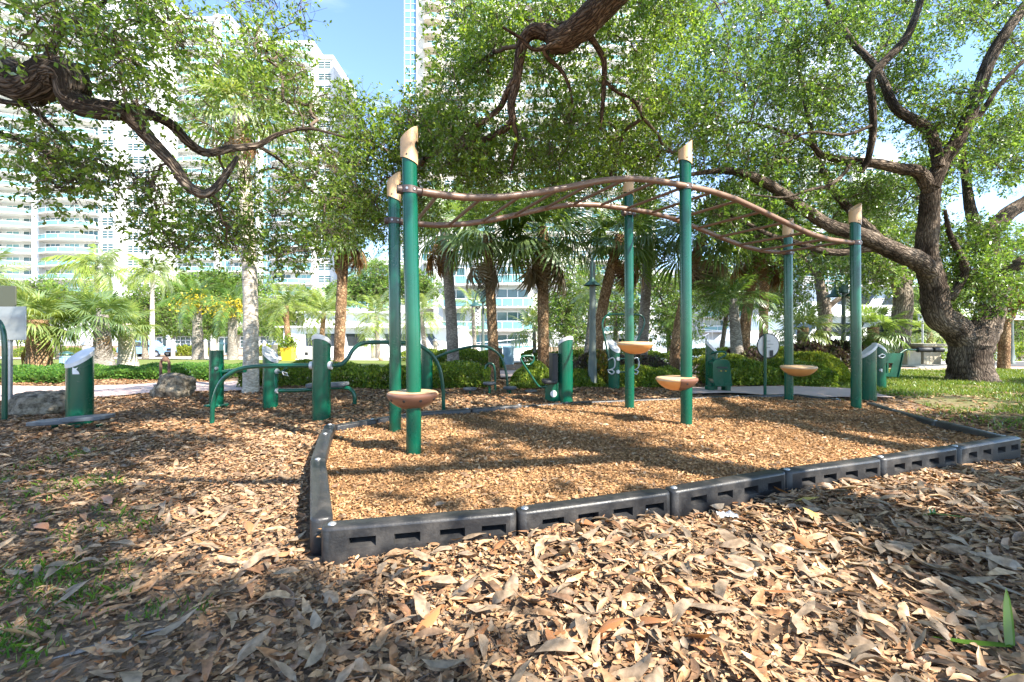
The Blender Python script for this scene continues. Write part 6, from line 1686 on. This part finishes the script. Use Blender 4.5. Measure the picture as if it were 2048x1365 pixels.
# terraced houses across the street at left
def townhouse(label, px0, px1, Z, h, doors, wins, seed):
    X = lambda px: (px - 1024) / FPX * Z
    b = -1.6; x0, x1 = X(px0), X(px1)
    t = thing("townhouse", label, "house", ((x0 + x1) / 2, Z, b), "townhouses across the street")
    mb = MB(); mb.box(((x0 + x1) / 2, Z + 4, b + h / 2), (x1 - x0 - .05, 8, h)); mb.box(((x0 + x1) / 2, Z - .2, b + 3.1), (x1 - x0 - .1, .5, .35)); mb.build("wall", M['beige'], t)
    mb = MB(); mb.box(((x0 + x1) / 2, Z + 3.8, b + h + .15), (x1 - x0 + .6, 9, .3)); mb.build("roof", M['white'], t)
    for px in doors:
        c = X(px); mb = MB(); mb.box((c, Z - .06, b + 1.15), (1.7, .12, 2.3), mi=0); mb.box((c - .38, Z - .135, b + 1.2), (.6, .03, 1.9), mi=1); mb.box((c + .38, Z - .135, b + 1.2), (.6, .03, 1.9), mi=1)
        mb.build("door", [M['white'], M['pane']], t)
        for s in (-1, 1):
            mb = MB(); mb.rbox((c + s * 1.15, Z - .5, b + 1.25), (.45, .45, 2.5), .05); mb.build("pillar", M['white'], t)
    for px, w in wins:
        c = X(px); mb = window_mesh(c - w / 2, c + w / 2, Z - .05, b + .9, b + 2.3, 4, 3, .08); mb.build("window", [M['white'], M['pane']], t)
        mb = window_mesh(c - w / 2, c + w / 2, Z - .05, b + 3.9, b + 5.2, 4, 3, .08); mb.build("window", [M['white'], M['pane']], t)
    r = np.random.default_rng(seed); n = 1500
    p = np.c_[r.uniform(x0, x1, n), Z - .35 - np.abs(r.normal(0, .25, n)), b + 3.0 + r.normal(0, .32, n)]
    V, F = diamonds(p, unit(r.normal(0, 1, (n, 3))), unit(r.normal(0, 1, (n, 3))), np.full(n, .3), np.full(n, .2), np.full(n, .2))
    link("ivy", np_mesh("ivy", V - origin(t), F, M['farleaf']), t)
townhouse("beige townhouse with ivy band and arched white door behind the pickup truck", 262, 412, 58, 6.4, (326,), (372, 2.6) and ((372, 2.6), (282, 2.0)), 1)
townhouse("beige townhouse with ivy over its glazed door right of the truck", 414, 640, 58, 6.2, (450,), ((500, 2.4), (545, 3.0), (600, 3.0)), 2)

# ================================================================== boats
def loft(mb, secs, mi=0, smooth=True, closed=True):
    n = len(secs[0]); V = np.vstack(secs); F = []
    for j in range(len(secs) - 1):
        for i in range(n if closed else n - 1):
            F.append((j * n + i, j * n + (i + 1) % n, (j + 1) * n + (i + 1) % n, (j + 1) * n + i))
    F += [tuple(range(n))[::-1], tuple((len(secs) - 1) * n + i for i in range(n))]
    return mb.add(V, F, mi, smooth)
def yacht(label, px0, px1, Z, wl, free, bow, decks, flip=False, hull='gel'):
    """decks: (f0, f1, z0, z1, windows, rake)"""
    X = lambda px: (px - 1024) / FPX * Z
    x0, x1 = X(px0), X(px1); L = x1 - x0; bm = 2.1
    xx = lambda f: (x1 - f * L) if flip else (x0 + f * L)
    t = thing("motor_yacht", label, "yacht", ((x0 + x1) / 2, Z, wl), "moored motor yachts")
    secs = []
    for f in np.linspace(0, 1, 14):
        w = bm * (1 - max(0, (f - .55) / .45) ** 2.2) + .02
        top = wl + free * (1 + .35 * max(0, (f - .4) / .6) ** 1.6)
        fl = .72 - .2 * max(0, (f - .5) / .5)
        dx = bow * max(0, (f - .7) / .3) ** 2
        secs.append(np.array([(xx(f) + (-dx if flip else dx) * .0, Z + y * w, z) for y, z in ((-fl * .6, wl - .35), (-fl, wl), (-1.0, top - .12), (-1.02, top), (1.02, top), (1.0, top - .12), (fl, wl), (fl * .6, wl - .35))]))
    mb = MB(); loft(mb, secs); mb.build("hull", M[hull], t)
    for f0, f1, z0, z1, wins, rake in decks:
        a, b = xx(f0), xx(f1); s = 1 if b > a else -1; w = bm * .82
        V = [(a, Z - w, z0), (b, Z - w * .8, z0), (b, Z + w * .8, z0), (a, Z + w, z0), (a, Z - w * .92, z1), (b - s * rake, Z - w * .7, z1), (b - s * rake, Z + w * .7, z1), (a, Z + w * .92, z1)]
        mb = MB(); mb.add(V, [(3, 2, 1, 0), (4, 5, 6, 7), (0, 1, 5, 4), (1, 2, 6, 5), (2, 3, 7, 6), (3, 0, 4, 7)], 0, False); d = mb.build("superstructure", M['gel'], t)
        mb = MB(); c = (a + b - s * rake) / 2; mb.rbox((c - s * .15, Z, z1 + .05), (abs(b - a - s * rake) + .7, w * 2.1, .10), .3); mb.build("roof", M['gel'], d)
        k = len(wins)
        for g0, g1 in wins:
            P = lambda g, h: np.array([a + (b - a - s * rake * h) * g, Z - (w * (1 - .08 * h) * (1 - g) + w * (.8 - .1 * h) * g) - .012, z0 + (z1 - z0) * h])
            q = [P(g0, .38), P(g1, .38), P(g1, .8), P(g0, .8)]
            mb = MB(); q2 = [v + (0, .03, 0) for v in q]
            mb.add(q + q2, [(0, 1, 2, 3), (7, 6, 5, 4), (0, 4, 5, 1), (1, 5, 6, 2), (2, 6, 7, 3), (3, 7, 4, 0)], 0, False); mb.build("window", M['smoked'], d)
    # rail
    mb = MB(); pts = []
    for f in np.linspace(.45, .97, 9):
        w = bm * (1 - max(0, (f - .55) / .45) ** 2.2); top = wl + free * (1 + .35 * max(0, (f - .4) / .6) ** 1.6)
        pts.append((xx(f), Z - w, top + .55)); mb.tube([(xx(f), Z - w, top), (xx(f), Z - w, top + .55)], .015, 6, smooth_path=False)
    mb.tube(pts, .018, 6); mb.build("bow_rail", M['steel'], t)
    return t
yacht("white cabin cruiser moored behind the left ladder posts", 585, 1075, 26.5, -1.75, 1.5, .5, [(0.02, .78, -.25, 1.35, [(.12, .30), (.34, .44), (.55, .70), (.78, .82)], 1.2), (.10, .55, 1.45, 2.15, [], .8)])
yacht("long white yacht with dark windows behind the stepper machine", 1300, 1960, 27.5, -1.75, 2.0, .6, [(.02, .80, .2, 2.0, [(.05, .16), (.2, .33), (.37, .5), (.55, .68), (.74, .84)], 2.0), (.08, .62, 2.1, 3.7, [(.2, .34), (.4, .55), (.62, .8)], 1.8)], flip=True)
yacht("pale blue hulled boat with a covered cockpit near the left mid ladder posts", 1180, 1420, 24.5, -1.75, 1.7, .4, [(.05, .55, -.1, 1.0, [(.3, .6)], .8)], hull='gelblue', flip=False)
yacht("low grey speedboat behind the blue drum", 985, 1100, 23.6, -1.75, 1.2, .4, [(.05, .5, -.55, .0, [(.3, .9)], .6)])

# ================================================================== pickup truck
Zt = 52.0
def truck():
    X = lambda px: (px - 1024) / FPX * Zt
    x0 = X(248); L = 5.3; b = -1.6
    t = thing("pickup_truck", "pale blue four-door pickup truck parked across the street", "truck", (x0 + L / 2, Zt, b))
    side = [(0, .55), (0, 1.12), (1.75, 1.15), (1.85, 1.78), (2.1, 1.86), (3.3, 1.84), (3.95, 1.25), (5.0, 1.14), (5.25, 1.0), (5.3, .5), (4.75, .42), (4.7, .7), (4.4, .86), (4.1, .7), (4.05, .42), (1.35, .42), (1.3, .7), (1.0, .86), (.7, .7), (.65, .42)]
    n = len(side); V = [(x0 + x, Zt + y * (1 if z < 1.2 else .86), b + z) for y in (-.95, .95) for x, z in side]
    mb = MB(); mb.add(V, [tuple(range(n)), tuple(range(2 * n - 1, n - 1, -1))] + [(i, i + n, (i + 1) % n + n, (i + 1) % n) for i in range(n)], 0, False)
    mb.build("body", pmat("truck_paint", (0.17, 0.33, 0.56), .3, coat=.4), t)
    for a in ([(1.98, 1.22), (2.05, 1.72), (2.62, 1.74), (2.62, 1.22)], [(2.72, 1.22), (2.72, 1.74), (3.22, 1.72), (3.72, 1.24)]):
        mb = MB(); k = len(a); V = [(x0 + x, Zt - y, b + z) for y in (.965, .90) for x, z in a]
        V = [(v[0], v[1] + (.0 if i < k and a[i][1] < 1.3 else .0), v[2]) for i, v in enumerate(V)]
        mb.add(V, [tuple(range(k)), tuple(range(2 * k - 1, k - 1, -1))] + [(i, i + k, (i + 1) % k + k, (i + 1) % k) for i in range(k)], 0, False); mb.build("window", M['smoked'], t)
    for cx in (1.0, 4.4):
        for s in (-1, 1):
            c = (x0 + cx, Zt + s * .84, b + .38)
            mb = MB(); mb.lathe(c, [(.2, -.12), (.36, -.12), (.38, -.08), (.38, .08), (.36, .12), (.2, .12)], 22, axis=(0, 1, 0)); w = mb.build("wheel", M['blackmat'], t)
            mb = MB(); mb.disc(c, .22, (0, 1, 0), 18, th=.2); mb.build("rim", M['steel'], w)
    mb = MB(); mb.box((x0 + 5.24, Zt, b + .55), (.14, 1.8, .2)); mb.build("bumper", M['blackmat'], t)
    for s in (-1, 1):
        mb = MB(); mb.rbox((x0 + 5.2, Zt + s * .75, b + .92), (.18, .3, .2), .05); mb.build("headlight", M['white'], t)
    mb = MB(); mb.box((x0 + 5.27, Zt, b + .85), (.05, 1.1, .3)); mb.build("grille", M['blackmat'], t)
    for hx in (2.3, 3.0):
        mb = MB(); mb.rbox((x0 + hx, Zt - .97, b + 1.08), (.2, .04, .04), .015); mb.build("door_handle", M['steel'], t)
    mb = MB(); mb.rbox((x0 + 3.6, Zt - 1.05, b + 1.3), (.12, .2, .16), .04); mb.build("mirror", M['blackmat'], t)
truck()

# ================================================================== lamps, signs, bins, posts, tables
def lamp_single(label, px, base_py, top_py, Z):
    g = at(px, base_py, Z)
    t = thing("lamp_post", label, "lamp post", g, "park lamp posts")
    mb = MB(); mb.lathe(g, [(.105, -.2), (.105, .04), (.088, .06), (.082, .5), (.07, .62), (.066, .66)], 20); mb.build("base", M['lampgrey'], t)
    mb = MB(); mb.tube([g + (0, 0, .6), at(px, top_py, Z)], [.068, .05], 14, smooth_path=False); mb.build("pole", M['lampgrey'], t)
    return t, g
t, g = lamp_single("grey-green lamp post with a dark cone lamp in the middle of the picture", 1185, 782, 525, 8.4)
q = at(1184, 568, 8.25)
mb = MB(); mb.lathe(q, [(.16, -.03), (.155, -.022), (.05, .06), (.03, .12), (.001, .13)], 24); mb.build("cone_shade", M['lampgreen'], t)
mb = MB(); mb.tube([at(1185, 530, 8.4), at(1185, 520, 8.36), at(1184, 518, 8.25), at(1184, 535, 8.25), at(1184, 556, 8.25)], .016, 8); mb.build("arm", M['lampgreen'], t)
def banner(t, px0, px1, py0, py1, Z):
    a, b = at(px0, py0, Z), at(px1, py1, Z)
    mb = MB(); mb.box(((a[0] + b[0]) / 2, Z, (a[2] + b[2]) / 2), (abs(b[0] - a[0]), .012, abs(a[2] - b[2]))); o = mb.build("banner", M['white'], t)
    w = abs(b[0] - a[0]); h = abs(a[2] - b[2]); k = 5
    for j in range(k):
        z = b[2] + h * (.14 + .72 * j / (k - 1)); pts = []
        xs_ = np.linspace(-.42, .42, 13) * w + (a[0] + b[0]) / 2
        zs = z + .045 * h * np.sin((xs_ - xs_[0]) / w * 9)
        th = h * .03
        V = [(x, Z - .011, zz_ - th) for x, zz_ in zip(xs_, zs)] + [(x, Z - .011, zz_ + th) for x, zz_ in zip(xs_, zs)]
        mb = MB(); mb.add(V, [(i, i + 1, 13 + i + 1, 13 + i) for i in range(12)], 0, False); mb.build("wave_stripe", M['blackmat'], o)
def lamp_double(label, px, base_py, arm_py, Z, ban, spread=15):
    t, g = lamp_single(label, px, base_py, arm_py, Z)
    mb = MB(); mb.rbox(at(px, arm_py - 2, Z), (.22, .22, .3), .06); mb.build("head_block", M['lampgreen'], t)
    for s in (-1, 1):
        mb = MB(); mb.tube([at(px, arm_py, Z), at(px + s * spread * .35, arm_py - spread * .9, Z), at(px + s * spread * .8, arm_py - spread * .9, Z), at(px + s * spread, arm_py - 2, Z), at(px + s * spread, arm_py + 4, Z)], .028, 8); mb.build("arm", M['lampgreen'], t)
        mb = MB(); mb.lathe(at(px + s * spread, arm_py + 8, Z), [(.26, -.10), (.24, -.06), (.10, .02), (.07, .14), (.001, .16)], 18); mb.build("lamp_head", M['lampgreen'], t)
    if ban: banner(t, *ban, Z)
    return t
lamp_double("far lamp post with curled arms and a striped banner before the cruiser", 966, 712, 600, 19.0, (950, 961, 612, 652))
lamp_double("green double-armed lamp post with striped banner behind the right ladder posts", 1687, 712, 580, 14.5, (1692, 1703, 585, 622), 18)
t, g = lamp_single("pale pole with a large striped banner at the right edge", 2022, 728, 520, 14.6)
banner(t, 2025, 2062, 610, 640, 14.6)
for nm, lab, px, b, tp, Z, w in (("street_sign", "small grey sign on a thin post left of the big oak", 1845, 712, 628, 17, 10),):
    g = at(px, b, Z); t = thing(nm, lab, "sign", g)
    mb = MB(); mb.tube([g, at(px, tp, Z)], .03, 8, smooth_path=False); mb.build("post", M['steel'], t)
    mb = MB(); q = at(px, tp + 7, Z - .04); mb.box(q, (.36, .02, .26)); mb.build("panel", M['signback'], t)

def drum(label, px, base_py, top_py, w, Z, mat, ribs=True, name="litter_bin", roof=False):
    g = at(px, base_py, Z); h = (base_py - top_py) / FPX * Z; r_ = w / 2 / FPX * Z
    t = thing(name, label, "bin", g)
    mb = MB(); mb.lathe(g, [(.001, 0), (r_ * .92, 0), (r_, h * .04), (r_, h * .9), (r_ * 1.06, h * .92), (r_ * 1.06, h * .97), (r_ * .8, h), (.001, h * 1.0)], 24); mb.build("body", M[mat], t)
    if ribs:
        for k in range(16):
            a = k / 16 * 2 * math.pi; mb = MB(); mb.box((g[0] + r_ * math.cos(a), g[1] + r_ * math.sin(a), g[2] + h * .46), (.03, .03, h * .82), a); mb.build("slat", M[mat], t)
    if roof:
        mb = MB(); mb.lathe(g + (0, 0, h * 1.12), [(r_ * 1.2, 0), (r_ * 1.1, h * .08), (r_ * .3, h * .2), (.001, h * .22)], 20); mb.build("lid", M['lampgreen'], t)
        for s in (-1, 1):
            mb = MB(); mb.tube([g + (s * r_ * .8, 0, h * .9), g + (s * r_ * .8, 0, h * 1.14)], .015, 6, smooth_path=False); mb.build("lid_strut", M['lampgreen'], t)
drum("pale blue slatted litter bin behind the balance station", 133, 740, 712, 19, 13.6, 'paleblue', True, roof=True)
drum("pale blue ribbed drum bin beside the orange palm trunk", 1017, 730, 693, 22, 15.2, 'paleblue', False)
drum("dark litter bin standing left of the blue drum", 1000, 730, 696, 9, 15.6, 'blackmat', False)
g = at(577, 728, 17.5); t = thing("yellow_bin", "tapered yellow planter with a green shrub left of the bar post", "planter", g)
mb = MB(); mb.box(g + (0, 0, .31), (.32, .32, .62)); V = mb.v[0]; c_ = V.mean(0); V[4:, 0] = c_[0] + (V[4:, 0] - c_[0]) * 1.35; V[4:, 1] = c_[1] + (V[4:, 1] - c_[1]) * 1.35; mb.build("body", M['yellow'], t)
r = np.random.default_rng(77); n_ = 500; p = g + np.array([0, 0, .8]) + r.normal(0, 1, (n_, 3)) * (.15, .15, .13)
V, F = diamonds(p, unit(r.normal(0, 1, (n_, 3))), unit(r.normal(0, 1, (n_, 3))), np.full(n_, .12), np.full(n_, .06), np.full(n_, .2)); link("foliage", np_mesh("foliage", V - origin(t), F, M['hedgeleaf']), t)
g = at(617, 728, 18.5); t = thing("dock_box", "white dock utility box with dark emblem right of the yellow planter", "utility box", g)
mb = MB(); mb.rbox(g + (0, 0, .33), (.42, .35, .72), .08); mb.build("body", M['gel'], t)
mb = MB(); mb.box(g + (0, -.185, .42), (.12, .02, .12)); mb.build("emblem", M['blackmat'], t)
def piling(label, px, base_py, top_py, w, Z, ball=False):
    g = at(px, base_py, Z); h = (base_py - top_py) / FPX * Z; r_ = w / 2 / FPX * Z
    t = thing("dock_piling", label, "piling", g, "dock pilings")
    mb = MB(); mb.tube([g - (0, 0, .4), g + (0, 0, h)], r_, 14, smooth_path=False); mb.build("pile", M['beige'] if not ball else M['lampgrey'], t)
    mb = MB()
    if ball: mb.lathe(g + (0, 0, h + r_), [(.001, -r_ * 1.1)] + [(r_ * 1.1 * math.sin(a), -r_ * 1.1 * math.cos(a)) for a in np.linspace(.3, 2.9, 8)] + [(.001, r_ * 1.1)], 16)
    else: mb.lathe(g + (0, 0, h), [(r_ * 1.25, 0), (r_ * 1.2, .03), (.001, r_ * 1.5)], 14)
    mb.build("cap", M['tan'] if ball else M['steel'], t)
piling("pale dock piling with pointed cap beside the balance station top", 173, 722, 690, 14, 21.3)
piling("white post at the street edge right of the truck", 346, 720, 683, 7, 30)
piling("white post at the street edge left of the yellow-fruited palms", 411, 722, 683, 7, 30)
piling("pale dock piling with grey pointed cap behind the bench station", 549, 722, 690, 11, 21.4)
piling("white post left of the pointed piling behind the bench station", 528, 724, 686, 7, 24)
piling("pale dock piling behind the wavy bar", 747, 728, 692, 10, 21.2)
piling("short bollard with a tan ball top behind the wavy bar", 762, 735, 722, 10, 17.5, True)
piling("pale dock piling left of the grey palm before the cruiser window", 871, 720, 682, 9, 21.2)
piling("dark piling cap behind the looped bar", 1302, 715, 680, 6, 21.3)
piling("thin dock post left of the blue hulled boat", 1236, 715, 650, 3, 21.3)

# concrete chess table and stools
g = at(1890, 731, 13.6); g[2] = float(gz(g[0], g[1]))
t = thing("concrete_slab", "low concrete slab under the park table", "slab", g); mb = MB(); mb.rbox(g + (0, .6, .02), (2.6, 2.2, .09), .05); mb.build("slab", M['concrete'], t)
t = thing("park_table", "beige concrete park table left of the oak trunk", "table", g + (0, .7, .06))
mb = MB(); mb.rbox(g + (0.05, .7, .66), (.95, .9, .08), .03); mb.build("top", M['beige'], t)
mb = MB(); mb.rbox(g + (0.05, .7, .34), (.55, .5, .56), .03); mb.build("pedestal", M['beige'], t)
for k, (dx, dy, lab) in enumerate(((-.78, .35, "beige concrete stool leftmost beside the park table"), (-.28, .95, "beige concrete stool behind the left corner of the park table"), (.62, .1, "beige concrete stool between the park table and oak trunk"))):
    s = thing("park_stool", lab, "stool", g + (dx, dy, .06), "concrete stools")
    mb = MB(); mb.rbox(g + (dx, dy, .26), (.42, .40, .40), .03); mb.build("pedestal", M['beige'], s)
    mb = MB(); mb.rbox(g + (dx, dy, .485), (.50, .46, .06), .03); mb.build("seat", M['beige'], s)
